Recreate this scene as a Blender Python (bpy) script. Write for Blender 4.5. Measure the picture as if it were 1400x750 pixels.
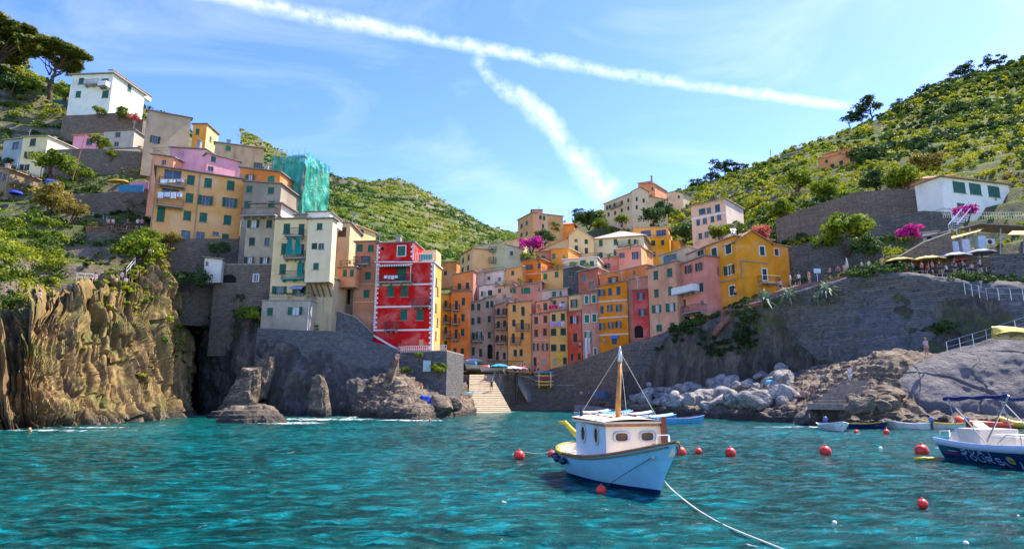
import bpy, math, random
import numpy as np
from mathutils import Vector, Matrix
random.seed(7); RNG = np.random.default_rng(7)
for o in list(bpy.data.objects): bpy.data.objects.remove(o)
SC = bpy.context.scene; COL = SC.collection
R = math.radians
# ---------------------------------------------------------------- camera
F = 850.0; HC = 2.5; PITCH = math.atan(165.0/F)
cam_d = bpy.data.cameras.new('camera'); cam = bpy.data.objects.new('camera', cam_d); COL.objects.link(cam)
cam_d.sensor_width = 36; cam_d.lens = 36*F/1400; cam_d.clip_end = 6000; cam_d.clip_start = .1
cam.location = (0, 0, HC); cam.rotation_euler = (math.pi/2+PITCH, 0, 0)
SC.camera = cam
SC.view_settings.view_transform = 'Standard'; SC.view_settings.look = 'None'
SC.view_settings.exposure = 1.62; SC.view_settings.gamma = 1; SC.view_settings.use_curve_mapping = False
# ---------------------------------------------------------------- pixel -> world maths
_cp, _sp = math.cos(PITCH), math.sin(PITCH)
def ray(px, py):
    a = (px-700)/F; b = (375-py)/F
    return np.array([a, _cp-b*_sp, _sp+b*_cp])
def P(px, py, Y):
    d = ray(px, py); return np.array([0, 0, HC])+d*(Y/d[1])
def Wt(px, Y, z=-1.2):                       # a point of column px at depth Y and height z (near the waterline)
    d = ray(px, 540+ (HC-z)*F/Y); return np.array([d[0]/d[1]*Y, Y, z])
def zat(py, Y): return P(700, py, Y)[2]
def proj(p):
    x, y, z = p[0], p[1], p[2]-HC
    f_ = y*_cp+z*_sp; u = -y*_sp+z*_cp
    return 700+F*x/f_, 375-F*u/f_
# ---------------------------------------------------------------- sun and sky
SUN_AZ = 60; SUN_EL = 54                      # azimuth from +Y towards +X
sd = Vector((math.sin(R(SUN_AZ))*math.cos(R(SUN_EL)), math.cos(R(SUN_AZ))*math.cos(R(SUN_EL)), math.sin(R(SUN_EL))))
sl = bpy.data.lights.new('sun', 'SUN'); sl.energy = 3.9; sl.angle = R(.5); sl.color = (1, .9, .74)
so = bpy.data.objects.new('sun', sl); COL.objects.link(so); so.rotation_euler = sd.to_track_quat('Z', 'Y').to_euler()
W = bpy.data.worlds.new('World'); SC.world = W; W.use_nodes = True
class NT:
    def __init__(s, nt): s.nt = nt; s.l = nt.links.new
    def n(s, t, **k):
        q = s.nt.nodes.new(t)
        for a, b in k.items(): setattr(q, a, b)
        return q
    def m(s, op, a, b=None, c=None, clamp=False):
        q = s.nt.nodes.new('ShaderNodeMath'); q.operation = op; q.use_clamp = clamp
        for i, v in enumerate((a, b, c)):
            if v is None: continue
            if isinstance(v, (int, float)): q.inputs[i].default_value = v
            else: s.l(v, q.inputs[i])
        return q.outputs[0]
    def dot(s, a, vec):
        q = s.nt.nodes.new('ShaderNodeVectorMath'); q.operation = 'DOT_PRODUCT'; s.l(a, q.inputs[0]); q.inputs[1].default_value = vec
        return q.outputs['Value']
    def noise(s, vec, scale, detail=4, rough=.55, dist=0):
        q = s.nt.nodes.new('ShaderNodeTexNoise'); q.inputs['Scale'].default_value = scale; q.inputs['Detail'].default_value = detail
        q.inputs['Roughness'].default_value = rough; q.inputs['Distortion'].default_value = dist
        if vec is not None: s.l(vec, q.inputs['Vector'])
        return q.outputs['Fac']
    def scale(s, vec, sc, rot=(0, 0, 0)):
        q = s.nt.nodes.new('ShaderNodeMapping'); q.inputs['Scale'].default_value = sc; q.inputs['Rotation'].default_value = rot; s.l(vec, q.inputs['Vector'])
        return q.outputs[0]
    def ramp(s, fac, stops):
        q = s.nt.nodes.new('ShaderNodeValToRGB'); s.l(fac, q.inputs[0]); e = q.color_ramp.elements
        while len(e) > 1: e.remove(e[-1])
        for i, (p, c) in enumerate(stops):
            k = e[0] if i == 0 else e.new(p)
            k.position = p; k.color = (*c, 1) if len(c) == 3 else c
        return q.outputs[0]
    def mix(s, f, a, b, mode='MIX'):
        q = s.nt.nodes.new('ShaderNodeMix'); q.data_type = 'RGBA'; q.blend_type = mode
        for i, v in ((0, f), (6, a), (7, b)):
            if isinstance(v, (int, float)): q.inputs[i].default_value = v
            elif isinstance(v, tuple): q.inputs[i].default_value = (*v, 1)
            else: s.l(v, q.inputs[i])
        return q.outputs[2]
w = NT(W.node_tree); W.node_tree.nodes.clear()
sky = w.n('ShaderNodeTexSky', sky_type='NISHITA'); sky.sun_disc = False
sky.sun_elevation = R(SUN_EL); sky.sun_rotation = R(SUN_AZ); sky.air_density = 1.0; sky.dust_density = .35; sky.ozone_density = 2.2; sky.altitude = 0
tc = w.n('ShaderNodeTexCoord'); D = tc.outputs['Generated']
def band(p1, p2, width, bow, s0, s1, nscale, ragged, gain, taper=0.0):
    a = Vector(ray(*p1)).normalized(); b = Vector(ray(*p2)).normalized()
    nrm = a.cross(b).normalized(); mid = (a+b).normalized(); tan = nrm.cross(mid).normalized()
    if tan.dot(b-a) < 0: tan = -tan
    half = abs((b-a).dot(tan))/2
    d = w.dot(D, tuple(nrm)); t = w.m('DIVIDE', w.dot(D, tuple(tan)), half)
    front = w.m('GREATER_THAN', w.dot(D, tuple(mid)), .2)
    d = w.m('ADD', d, w.m('MULTIPLY', w.m('MULTIPLY', t, t), bow))
    n1 = w.noise(D, nscale, 7, .62); n2 = w.noise(D, nscale*3.5, 5, .6)
    d = w.m('ADD', d, w.m('MULTIPLY', w.m('SUBTRACT', n1, .5), ragged))
    wd = w.m('MULTIPLY_ADD', t, -taper*width, width)
    g = w.m('SUBTRACT', 1, w.m('DIVIDE', w.m('ABSOLUTE', d), wd), clamp=True)
    g = w.m('POWER', g, 1.1)
    e0 = w.m('MULTIPLY', w.m('SUBTRACT', t, s0), 6, clamp=True); e1 = w.m('MULTIPLY', w.m('SUBTRACT', s1, t), 9, clamp=True)
    g = w.m('MULTIPLY', w.m('MULTIPLY', g, front), w.m('MULTIPLY', e0, e1))
    g = w.m('MULTIPLY', g, w.m('MULTIPLY', w.m('SUBTRACT', w.m('ADD', n1, n2), .60), 2.4))
    return w.m('MULTIPLY', g, gain, clamp=True)
b1 = band((300, 2), (1165, 157), .0125, .008, -1.4, 1.03, 18, .020, .38, .3)
b2 = band((655, 78), (832, 258), .023, -.004, -1.08, 1.12, 15, .060, .34, -.45)
# thin veils of high cloud
cz = w.noise(w.scale(D, (1.0, 2.2, 3.2), (0, .5, .35)), 2.6, 8, .6, .6)
veil = w.m('MULTIPLY', w.m('SUBTRACT', cz, .50), .55, clamp=True)
cov = w.m('ADD', w.m('ADD', b1, b2), veil, clamp=True)
hs = w.n('ShaderNodeHueSaturation'); hs.inputs['Hue'].default_value = .524; hs.inputs['Saturation'].default_value = 1.30; hs.inputs['Value'].default_value = 1.0; w.l(sky.outputs[0], hs.inputs['Color'])
skc = w.mix(cov, hs.outputs[0], (4.7, 4.8, 4.9))
bg = w.n('ShaderNodeBackground'); bg.inputs['Strength'].default_value = .138; w.l(skc, bg.inputs['Color'])
wo = w.n('ShaderNodeOutputWorld'); w.l(bg.outputs[0], wo.inputs['Surface'])

# ---------------------------------------------------------------- materials
MATS = {}
def newmat(name):
    m = bpy.data.materials.new(name); m.use_nodes = True; t = NT(m.node_tree)
    b = m.node_tree.nodes['Principled BSDF']; b.inputs['Specular IOR Level'].default_value = .3
    return m, t, b
def bump(t, b, h, dist, strength=.6):
    q = t.n('ShaderNodeBump'); q.inputs['Distance'].default_value = dist; q.inputs['Strength'].default_value = strength
    t.l(h, q.inputs['Height']); t.l(q.outputs[0], b.inputs['Normal'])
def mul(c, k): return tuple(min(1, v*k) for v in c)
def lerp(a, b, k): return tuple(x+(y-x)*k for x, y in zip(a, b))
def plaster(col, wear=.5, key=None):
    if col[0] > col[1]*1.5 and col[2] < col[1]*1.16 and col[2] > .1: col = (col[0], col[1]*1.10, col[2]*.80)
    if col[1] > col[0]*.54 and col[2] < col[0]*.34: col = (col[0]*1.04, col[1]*.87, col[2]*1.08)
    g_ = sum(col)/3; col = tuple(max(.005, min(.8, (g_+(c-g_)*1.14)*1.12*k_)) for c, k_ in zip(col, (1.04, .91, .95) if col[2] < col[0]*.4 else (1.05, .98, .84)))
    k = ('pl', tuple(round(c, 3) for c in col), wear)
    if k in MATS: return MATS[k]
    m, t, b = newmat('plaster'); g = t.n('ShaderNodeNewGeometry'); p = g.outputs['Position']
    n1 = t.noise(p, .28, 6, .65, .4); n2 = t.noise(t.scale(p, (1.3, 1.3, .22)), .9, 5, .65); n3 = t.noise(p, 3.2, 4, .7)
    base = t.ramp(n1, [(.3, mul(col, .74)), (.5, col), (.72, lerp(col, (.75, .68, .55), .28))])
    streak = t.m('MULTIPLY', t.m('SUBTRACT', n2, .52), 3.2*wear, clamp=True)
    grey = lerp(mul(col, .42), (.16, .14, .12), .45)
    c = t.mix(t.m('MULTIPLY', streak, .85), base, grey)
    pm_ = t.m('MULTIPLY', t.m('SUBTRACT', t.noise(p, .42, 7, .62, 1.0), .56), 14, clamp=True); c = t.mix(t.m('MULTIPLY', pm_, .16+.34*wear), c, lerp(mul(col, .8), (.42, .38, .33), .35))
    spot = t.m('MULTIPLY', t.m('SUBTRACT', n3, .62), 3*wear, clamp=True)
    c = t.mix(t.m('MULTIPLY', spot, .5), c, lerp(col, (.6, .55, .48), .6))
    t.l(c, b.inputs['Base Color']); b.inputs['Roughness'].default_value = .93
    bump(t, b, n3, .03, .5); MATS[k] = m; return m
def plain(name, col, rough=.6, var=.12, metal=0, scale=2.5, spec=.3):
    k = ('p', name, tuple(col), rough)
    if k in MATS: return MATS[k]
    m, t, b = newmat(name); g = t.n('ShaderNodeNewGeometry')
    n = t.noise(g.outputs['Position'], scale, 4, .6)
    t.l(t.ramp(n, [(.3, mul(col, 1-2*var)), (.7, mul(col, 1+var))]), b.inputs['Base Color'])
    b.inputs['Roughness'].default_value = rough; b.inputs['Metallic'].default_value = metal; b.inputs['Specular IOR Level'].default_value = spec
    MATS[k] = m; return m
def slatted(name, col):
    k = ('s', name, tuple(col))
    if k in MATS: return MATS[k]
    m, t, b = newmat(name); g = t.n('ShaderNodeTexCoord')
    s = t.n('ShaderNodeSeparateXYZ'); t.l(g.outputs['Object'], s.inputs[0])
    f = t.m('FRACT', t.m('MULTIPLY', s.outputs[2], 9)); n = t.noise(g.outputs['Object'], 1.3, 3)
    c = t.ramp(n, [(.3, mul(col, .7)), (.7, mul(col, 1.25))])
    t.l(c, b.inputs['Base Color']); b.inputs['Roughness'].default_value = .6
    bump(t, b, f, .03, .9); MATS[k] = m; return m
def tiles(col):
    k = ('t', tuple(col))
    if k in MATS: return MATS[k]
    m, t, b = newmat('roof_tiles'); g = t.n('ShaderNodeTexCoord'); p = g.outputs['Object']
    wv = t.n('ShaderNodeTexWave', wave_type='BANDS', bands_direction='X'); wv.inputs['Scale'].default_value = 1.1; wv.inputs['Distortion'].default_value = .5; t.l(p, wv.inputs['Vector'])
    n = t.noise(p, 2.2, 5, .7); n2 = t.noise(p, .5, 4, .6)
    c = t.ramp(n, [(.25, mul(col, .45)), (.5, col), (.75, lerp(col, (.6, .5, .38), .4))])
    c = t.mix(t.m('MULTIPLY', t.m('SUBTRACT', n2, .5), 2.5, clamp=True), c, (.2, .18, .15))
    t.l(c, b.inputs['Base Color']); b.inputs['Roughness'].default_value = .9; bump(t, b, wv.outputs['Fac'], .08, .8)
    MATS[k] = m; return m
def masonry(name, c1, c2, mortar, sc=1.0, green=.3, bw=.75, rh=.3):
    if name in MATS: return MATS[name]
    m, t, b = newmat(name); g = t.n('ShaderNodeNewGeometry'); p = g.outputs['Position']
    s = t.n('ShaderNodeSeparateXYZ'); t.l(p, s.inputs[0])
    n0 = t.noise(p, 1.1, 4, .6); cx = t.n('ShaderNodeCombineXYZ')
    t.l(t.m('ADD', t.m('ADD', s.outputs[0], t.m('MULTIPLY', s.outputs[1], .7)), t.m('MULTIPLY', n0, .5)), cx.inputs[0])
    t.l(t.m('ADD', s.outputs[2], t.m('MULTIPLY', n0, .35)), cx.inputs[1])
    br = t.n('ShaderNodeTexBrick'); t.l(cx.outputs[0], br.inputs['Vector']); br.inputs['Scale'].default_value = sc
    br.inputs['Brick Width'].default_value = bw; br.inputs['Row Height'].default_value = rh; br.inputs['Mortar Size'].default_value = .026; br.inputs['Mortar Smooth'].default_value = .4
    br.inputs['Color1'].default_value = (*c1, 1); br.inputs['Color2'].default_value = (*c2, 1); br.inputs['Mortar'].default_value = (*mortar, 1)
    n1 = t.noise(p, .35, 6, .65); n2 = t.noise(p, 2.5, 5, .7)
    c = t.mix(t.m('MULTIPLY', t.m('SUBTRACT', t.noise(p, 5.0, 4, .7), .35), 2.0, clamp=True), br.outputs[0], mul(c1, .5)); c = t.mix(t.m('MULTIPLY', t.m('SUBTRACT', n2, .5), 2.5, clamp=True), c, lerp(c2, (.3, .24, .17), .5))
    c = t.mix(t.m('MULTIPLY', t.m('SUBTRACT', n1, .5), 3.0*green, clamp=True), c, (.035, .06, .02))
    lt = t.m('MULTIPLY', t.m('SUBTRACT', t.noise(p, .8, 5, .7), .58), 4, clamp=True)
    c = t.mix(t.m('MULTIPLY', lt, .6), c, mul(lerp(c2, (.5, .47, .42), .5), 1.1))
    t.l(c, b.inputs['Base Color']); b.inputs['Roughness'].default_value = .95
    h = t.m('ADD', t.m('MULTIPLY', br.outputs['Fac'], -1.0), t.m('MULTIPLY', n2, 1.2)); bump(t, b, h, .12, .8)
    MATS[name] = m; return m
def rock(name, c_dark, c_mid, c_light, green=.0, strata=(1, 1, .25), sc=.55, stripe=.5, wet=True, bd=.35):
    if name in MATS: return MATS[name]
    m, t, b = newmat(name); g = t.n('ShaderNodeNewGeometry'); p = g.outputs['Position']
    sp = t.scale(p, strata); n1 = t.noise(sp, sc, 8, .68, .6); n2 = t.noise(p, 2.6, 6, .7, .3); n3 = t.noise(sp, sc*5, 5, .7)
    f = t.m('ADD', t.m('MULTIPLY', n1, 1-stripe*.6), t.m('MULTIPLY', n3, stripe*.6))
    c = t.ramp(f, [(.34, c_dark), (.5, c_mid), (.62, c_light), (.72, mul(c_light, 1.25))])
    c = t.mix(t.m('MULTIPLY', t.m('SUBTRACT', n2, .55), 2.2, clamp=True), c, mul(c_mid, .45))
    if green:
        s2 = t.n('ShaderNodeSeparateXYZ'); t.l(g.outputs['Normal'], s2.inputs[0])
        gm = t.m('MULTIPLY', t.m('SUBTRACT', t.m('MULTIPLY_ADD', s2.outputs[2], .22, t.noise(p, .22, 6, .7)), .60-green*.15), 6, clamp=True)
        c = t.mix(t.m('MULTIPLY', gm, .8), c, t.ramp(n2, [(.3, (.03, .055, .008)), (.7, (.11, .14, .02))]))
    if not wet:
        s4 = t.n('ShaderNodeSeparateXYZ'); t.l(g.outputs['Normal'], s4.inputs[0])
        st = t.m('MULTIPLY', t.m('SUBTRACT', t.m('MULTIPLY_ADD', n2, .35, .52), s4.outputs[2]), 6, clamp=True)
        c = t.mix(st, c, t.ramp(n3, [(.3, (.07, .055, .04)), (.55, (.20, .16, .115)), (.75, (.33, .28, .21))]))
    if wet:
        s3 = t.n('ShaderNodeSeparateXYZ'); t.l(p, s3.inputs[0])
        wm = t.m('SUBTRACT', 1, t.m('DIVIDE', t.m('SUBTRACT', s3.outputs[2], t.m('MULTIPLY', n2, .9)), .9), clamp=True)
        c = t.mix(t.m('MULTIPLY', wm, .8), c, mul(c_dark, .6))
        t.l(t.m('SUBTRACT', .9, t.m('MULTIPLY', wm, .5)), b.inputs['Roughness'])
    else: b.inputs['Roughness'].default_value = .92
    t.l(c, b.inputs['Base Color'])
    bump(t, b, t.m('ADD', t.m('MULTIPLY', n3, .25), t.m('MULTIPLY', n2, 1.2)), bd, .9)
    MATS[name] = m; return m
def leaf(name, stops, trans=.35):
    if name in MATS: return MATS[name]
    m, t, b = newmat(name); a = t.n('ShaderNodeAttribute', attribute_name='tint')
    g = t.n('ShaderNodeNewGeometry'); n = t.noise(g.outputs['Position'], .9, 3)
    f = t.m('ADD', t.m('MULTIPLY', a.outputs['Fac'], .75), t.m('MULTIPLY', n, .25))
    c = t.ramp(f, stops); t.l(c, b.inputs['Base Color']); b.inputs['Roughness'].default_value = .65; b.inputs['Specular IOR Level'].default_value = .15
    tr = t.n('ShaderNodeBsdfTranslucent'); t.l(t.mix(1.0, c, (1.0, 1.0, .5), 'MULTIPLY'), tr.inputs[0])
    mx = t.n('ShaderNodeMixShader'); mx.inputs[0].default_value = trans; t.l(b.outputs[0], mx.inputs[1]); t.l(tr.outputs[0], mx.inputs[2])
    t.l(mx.outputs[0], m.node_tree.nodes['Material Output'].inputs[0]); MATS[name] = m; return m

M_GREEN = slatted('shutter_green', (.02, .12, .085)); M_DKGREEN = slatted('shutter_dark_green', (.012, .06, .055)); M_BROWN = slatted('shutter_brown', (.09, .05, .03))
M_BLUE = slatted('shutter_blue', (.03, .10, .16)); M_VIVID = slatted('shutter_bright_green', (.01, .2, .1))
def glassmat():
    m, t, b = newmat('window_glass'); g = t.n('ShaderNodeNewGeometry'); n = t.noise(g.outputs['Position'], .6, 2)
    t.l(t.ramp(n, [(.4, (.012, .016, .022)), (.6, (.05, .07, .09))]), b.inputs['Base Color'])
    b.inputs['Roughness'].default_value = .08; b.inputs['Specular IOR Level'].default_value = .8; return m
M_GLASS = glassmat()
M_WHITE = plain('white_paint', (.72, .70, .66), .6, .06); M_CREAM = plain('cream_trim', (.62, .54, .42), .7, .08)
M_STONE = plain('stone_trim', (.32, .28, .24), .85, .15); M_IRON = plain('wrought_iron', (.035, .035, .04), .5, .05)
M_WOOD = plain('weathered_wood', (.16, .10, .06), .8, .2); M_CURT = plain('curtain', (.6, .62, .66), .9, .1)
M_CONC = plain('concrete', (.34, .31, .28), .9, .15, scale=.8); M_DARK = plain('dark_interior', (.012, .011, .012), .9, .2)
M_TERRA = tiles((.42, .2, .1)); M_SLATE = tiles((.23, .2, .19)); M_TERRAL = tiles((.55, .30, .16)); M_BEIGE = tiles((.46, .38, .3))
M_BARK = plain('bark', (.10, .065, .045), .95, .25, scale=4); M_METAL = plain('galvanised_metal', (.45, .46, .48), .35, .08, .7)

# ---------------------------------------------------------------- object helpers
def tag(o, label=None, cat=None, group=None, kind=None):
    if label: o['label'] = label
    if cat: o['category'] = cat
    if group: o['group'] = group
    if kind: o['kind'] = kind
    return o
def mobj(name, V, Fc, mats, parent=None, idx=None, smooth=False, loc=None):
    me = bpy.data.meshes.new(name)
    if isinstance(V, np.ndarray) and isinstance(Fc, np.ndarray):
        n = len(V); k = Fc.shape[1]; me.vertices.add(n); me.vertices.foreach_set('co', V.astype(np.float32).ravel())
        me.loops.add(len(Fc)*k); me.loops.foreach_set('vertex_index', Fc.astype(np.int32).ravel())
        me.polygons.add(len(Fc)); me.polygons.foreach_set('loop_start', np.arange(0, len(Fc)*k, k, dtype=np.int32))
        me.polygons.foreach_set('loop_total', np.full(len(Fc), k, dtype=np.int32)); me.update(calc_edges=True)
    else: me.from_pydata([tuple(map(float, v)) for v in V], [], Fc); me.update()
    for m in (mats if isinstance(mats, (list, tuple)) else [mats]): me.materials.append(m)
    if idx is not None: me.polygons.foreach_set('material_index', np.asarray(idx, dtype=np.int32))
    me.polygons.foreach_set('use_smooth', np.full(len(me.polygons), smooth))
    o = bpy.data.objects.new(name, me); COL.objects.link(o)
    if parent: o.parent = parent
    if loc is not None: o.location = loc
    return o
def empty(name, loc, rz=0, **k):
    o = bpy.data.objects.new(name, None); COL.objects.link(o); o.location = tuple(map(float, loc)); o.rotation_euler = (0, 0, rz); o.empty_display_size = .3
    return tag(o, **k)
def kids(o): return [c for c in list(COL.objects) if c.parent == o]
def copy_tree(o, parent=None):
    c = o.copy(); COL.objects.link(c)
    if parent: c.parent = parent
    for ch in list(o.children): copy_tree(ch, c)
    return c
class MB:
    def __init__(s): s.V = []; s.F = []; s.I = []
    def add(s, V, Fc, i=0):
        n = len(s.V); s.V += [tuple(v) for v in V]; s.F += [tuple(n+a for a in f) for f in Fc]; s.I += [i]*len(Fc); return s
    def box(s, x0, x1, y0, y1, z0, z1, i=0):
        return s.add([(x0, y0, z0), (x1, y0, z0), (x1, y1, z0), (x0, y1, z0), (x0, y0, z1), (x1, y0, z1), (x1, y1, z1), (x0, y1, z1)],
                     [(0, 3, 2, 1), (4, 5, 6, 7), (0, 1, 5, 4), (1, 2, 6, 5), (2, 3, 7, 6), (3, 0, 4, 7)], i)
    def tube(s, pts, rs, n=6, i=0, cap=True):
        pts = [Vector(tuple(p)) for p in pts]
        if not isinstance(rs, (list, tuple)): rs = [rs]*len(pts)
        V = []; up = None
        for k, p in enumerate(pts):
            d = (pts[min(k+1, len(pts)-1)]-pts[max(k-1, 0)]).normalized()
            if up is None: up = Vector((0, 0, 1)) if abs(d.z) < .9 else Vector((1, 0, 0))
            a = d.cross(up).normalized(); b = a.cross(d).normalized(); up = b
            for j in range(n):
                t = 2*math.pi*j/n; V.append(p+(a*math.cos(t)+b*math.sin(t))*rs[k])
        Fc = [(k*n+j, k*n+(j+1) % n, (k+1)*n+(j+1) % n, (k+1)*n+j) for k in range(len(pts)-1) for j in range(n)]
        if cap: Fc += [tuple(range(n))[::-1], tuple(range((len(pts)-1)*n, len(pts)*n))]
        return s.add(V, Fc, i)
    def lathe(s, prof, n=12, i=0, c=(0, 0, 0), axis='z', sq=(1, 1)):
        V = []
        for r, z in prof:
            for j in range(n):
                t = 2*math.pi*j/n; x, y = r*math.cos(t)*sq[0], r*math.sin(t)*sq[1]
                V.append((c[0]+x, c[1]+y, c[2]+z) if axis == 'z' else ((c[0]+x, c[1]+z, c[2]+y) if axis == 'y' else (c[0]+z, c[1]+x, c[2]+y)))
        m = len(prof); Fc = [(k*n+j, k*n+(j+1) % n, (k+1)*n+(j+1) % n, (k+1)*n+j) for k in range(m-1) for j in range(n)]
        Fc += [tuple(range(n))[::-1], tuple(range((m-1)*n, m*n))]
        return s.add(V, Fc, i)
    def poly_prism(s, pts, d0, d1, i=0):      # pts in (x,z), extruded along y from d0 to d1
        n = len(pts); V = [(x, d0, z) for x, z in pts]+[(x, d1, z) for x, z in pts]
        Fc = [tuple(range(n)), tuple(range(n, 2*n))[::-1]]+[(k, k+n, (k+1) % n+n, (k+1) % n) for k in range(n)]
        return s.add(V, Fc, i)
    def build(s, name, mats, parent=None, smooth=False, loc=None):
        return mobj(name, s.V, s.F, mats, parent, s.I, smooth, loc)
# ---------------------------------------------------------------- numpy noise
def _h(ix, iy, iz):
    n = (ix*374761393+iy*668265263+iz*2147483647+1013904223) & 0xffffffff
    n = ((n ^ (n >> 13))*1274126177) & 0xffffffff
    return ((n ^ (n >> 16)) & 0xffff)/65535.0
def vn(p):
    p = np.asarray(p, float); i = np.floor(p).astype(np.int64); f = p-i; f = f*f*f*(f*(f*6-15)+10); r = 0
    for a in (0, 1):
        for b in (0, 1):
            for c in (0, 1):
                wt = (f[..., 0] if a else 1-f[..., 0])*(f[..., 1] if b else 1-f[..., 1])*(f[..., 2] if c else 1-f[..., 2])
                r = r+wt*_h(i[..., 0]+a, i[..., 1]+b, i[..., 2]+c)
    return r*2-1
def fbm(p, o=5, g=.5, lac=2.05):
    r = 0; a = 1; p = np.asarray(p, float); t = 0
    for _ in range(o): r = r+a*vn(p); t += a; a *= g; p = p*lac+17.3
    return r/t
def ridged(p, o=4, g=.5):
    r = 0; a = 1; t = 0; p = np.asarray(p, float)
    for _ in range(o): r = r+a*(1-2*np.abs(vn(p))); t += a; a *= g; p = p*2.1+9.1
    return r/t
def _cr(C, n):
    m = len(C); t = np.linspace(0, m-1, n); i = np.minimum(t.astype(int), m-2); f = (t-i)[:, None, None]
    g = lambda k: C[np.clip(k, 0, m-1)]
    p0, p1, p2, p3 = g(i-1), g(i), g(i+1), g(i+2)
    return .5*((2*p1)+(-p0+p2)*f+(2*p0-5*p1+4*p2-p3)*f*f+(-p0+3*p1-3*p2+p3)*f**3)
def sheet_grid(rows, nu, nv):
    C = np.array(rows, float)                 # rows x cols x 3
    G = _cr(C, nv); G = _cr(G.transpose(1, 0, 2), nu).transpose(1, 0, 2); return G
def gnorm(G):
    du = np.gradient(G, axis=1); dv = np.gradient(G, axis=0); n = np.cross(du, dv); n /= np.linalg.norm(n, axis=2, keepdims=True)+1e-9
    return n
def sheet(name, rows, nu, nv, mats, disp=None, idx=None, smooth=True):
    G = sheet_grid(rows, nu, nv); N = gnorm(G)
    if disp is not None:
        U, Vv = np.meshgrid(np.linspace(0, 1, nu), np.linspace(0, 1, nv)); G = G+disp(G, N, U, Vv)
    a = (np.arange(nv-1)[:, None]*nu+np.arange(nu-1)[None, :]).ravel()
    Fc = np.stack([a, a+1, a+nu+1, a+nu], 1)
    o = mobj(name, G.reshape(-1, 3), Fc, mats, None, None, smooth)
    if idx is not None: o.data.polygons.foreach_set('material_index', idx(G).astype(np.int32).ravel())
    return o, G, gnorm(G)
# ---------------------------------------------------------------- foliage
def leaves(name, C, Rr, n, size, mat, parent=None, flat=.8, tint=None, shell=.55, elong=1.0, loc=None):
    """C: centres (k,3), Rr: radii (k,), n leaf faces per clump, one mesh"""
    C = np.asarray(C, float); Rr = np.asarray(Rr, float); k = len(C)
    d = RNG.normal(size=(k, n, 3)); d /= np.linalg.norm(d, axis=2, keepdims=True); d[..., 2] = np.where(d[..., 2] < -.35, -d[..., 2], d[..., 2])
    rr = shell+(1-shell)*RNG.random((k, n, 1))
    lump = 1+.28*vn(d*2.3+C[:, None, :]*1.7)[..., None]
    pos = C[:, None, :]+d*rr*lump*Rr[:, None, None]*np.array([1, 1, flat])
    nn = d+RNG.normal(size=d.shape)*.55; nn /= np.linalg.norm(nn, axis=2, keepdims=True)
    q = RNG.normal(size=d.shape); a = np.cross(nn, q); a /= np.linalg.norm(a, axis=2, keepdims=True); b = np.cross(nn, a)
    s = (np.asarray(size)*(.6+.8*RNG.random((k, n))))[..., None] if np.ndim(size) == 0 else (np.asarray(size)[:, None]*(.6+.8*RNG.random((k, n))))[..., None]
    V = np.stack([pos-a*s*.5*elong, pos+b*s*.42, pos+a*s*.5*elong, pos-b*s*.42], 2).reshape(-1, 3)
    Fc = np.arange(k*n*4).reshape(-1, 4)
    if tint is None: tint = RNG.random(k)
    o = mobj(name, V, Fc, mat, parent, None, False, loc)
    tt = np.clip(np.repeat(tint, n)+RNG.normal(size=k*n)*.10, 0, 1).astype(np.float32)
    at = o.data.attributes.new('tint', 'FLOAT', 'POINT'); at.data.foreach_set('value', np.repeat(tt, 4))
    return o
L_HILL = leaf('scrub_leaves', [(.05, (.025, .05, .010)), (.3, (.06, .115, .014)), (.55, (.15, .22, .018)), (.8, (.30, .33, .022)), (1, (.42, .35, .045))])
L_DARK = leaf('dark_leaves', [(.1, (.022, .05, .018)), (.5, (.05, .10, .03)), (.9, (.11, .17, .04))], .3)
L_FAR = leaf('far_scrub_leaves', [(.1, (.03, .075, .02)), (.45, (.09, .17, .028)), (.7, (.19, .26, .035)), (.95, (.36, .36, .05))])
L_PINE = leaf('pine_needles', [(.1, (.05, .08, .015)), (.5, (.14, .17, .03)), (.9, (.30, .27, .05))], .35)
L_PINK = leaf('magenta_blossom', [(.1, (.25, .01, .16)), (.5, (.5, .02, .33)), (.9, (.65, .07, .45))])
L_ROSE = leaf('rose_blossom', [(.1, (.3, .05, .06)), (.5, (.6, .12, .14)), (.9, (.7, .3, .2))])
L_DRY = leaf('golden_grass', [(.1, (.07, .07, .02)), (.5, (.22, .18, .04)), (.9, (.42, .30, .09))])
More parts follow.
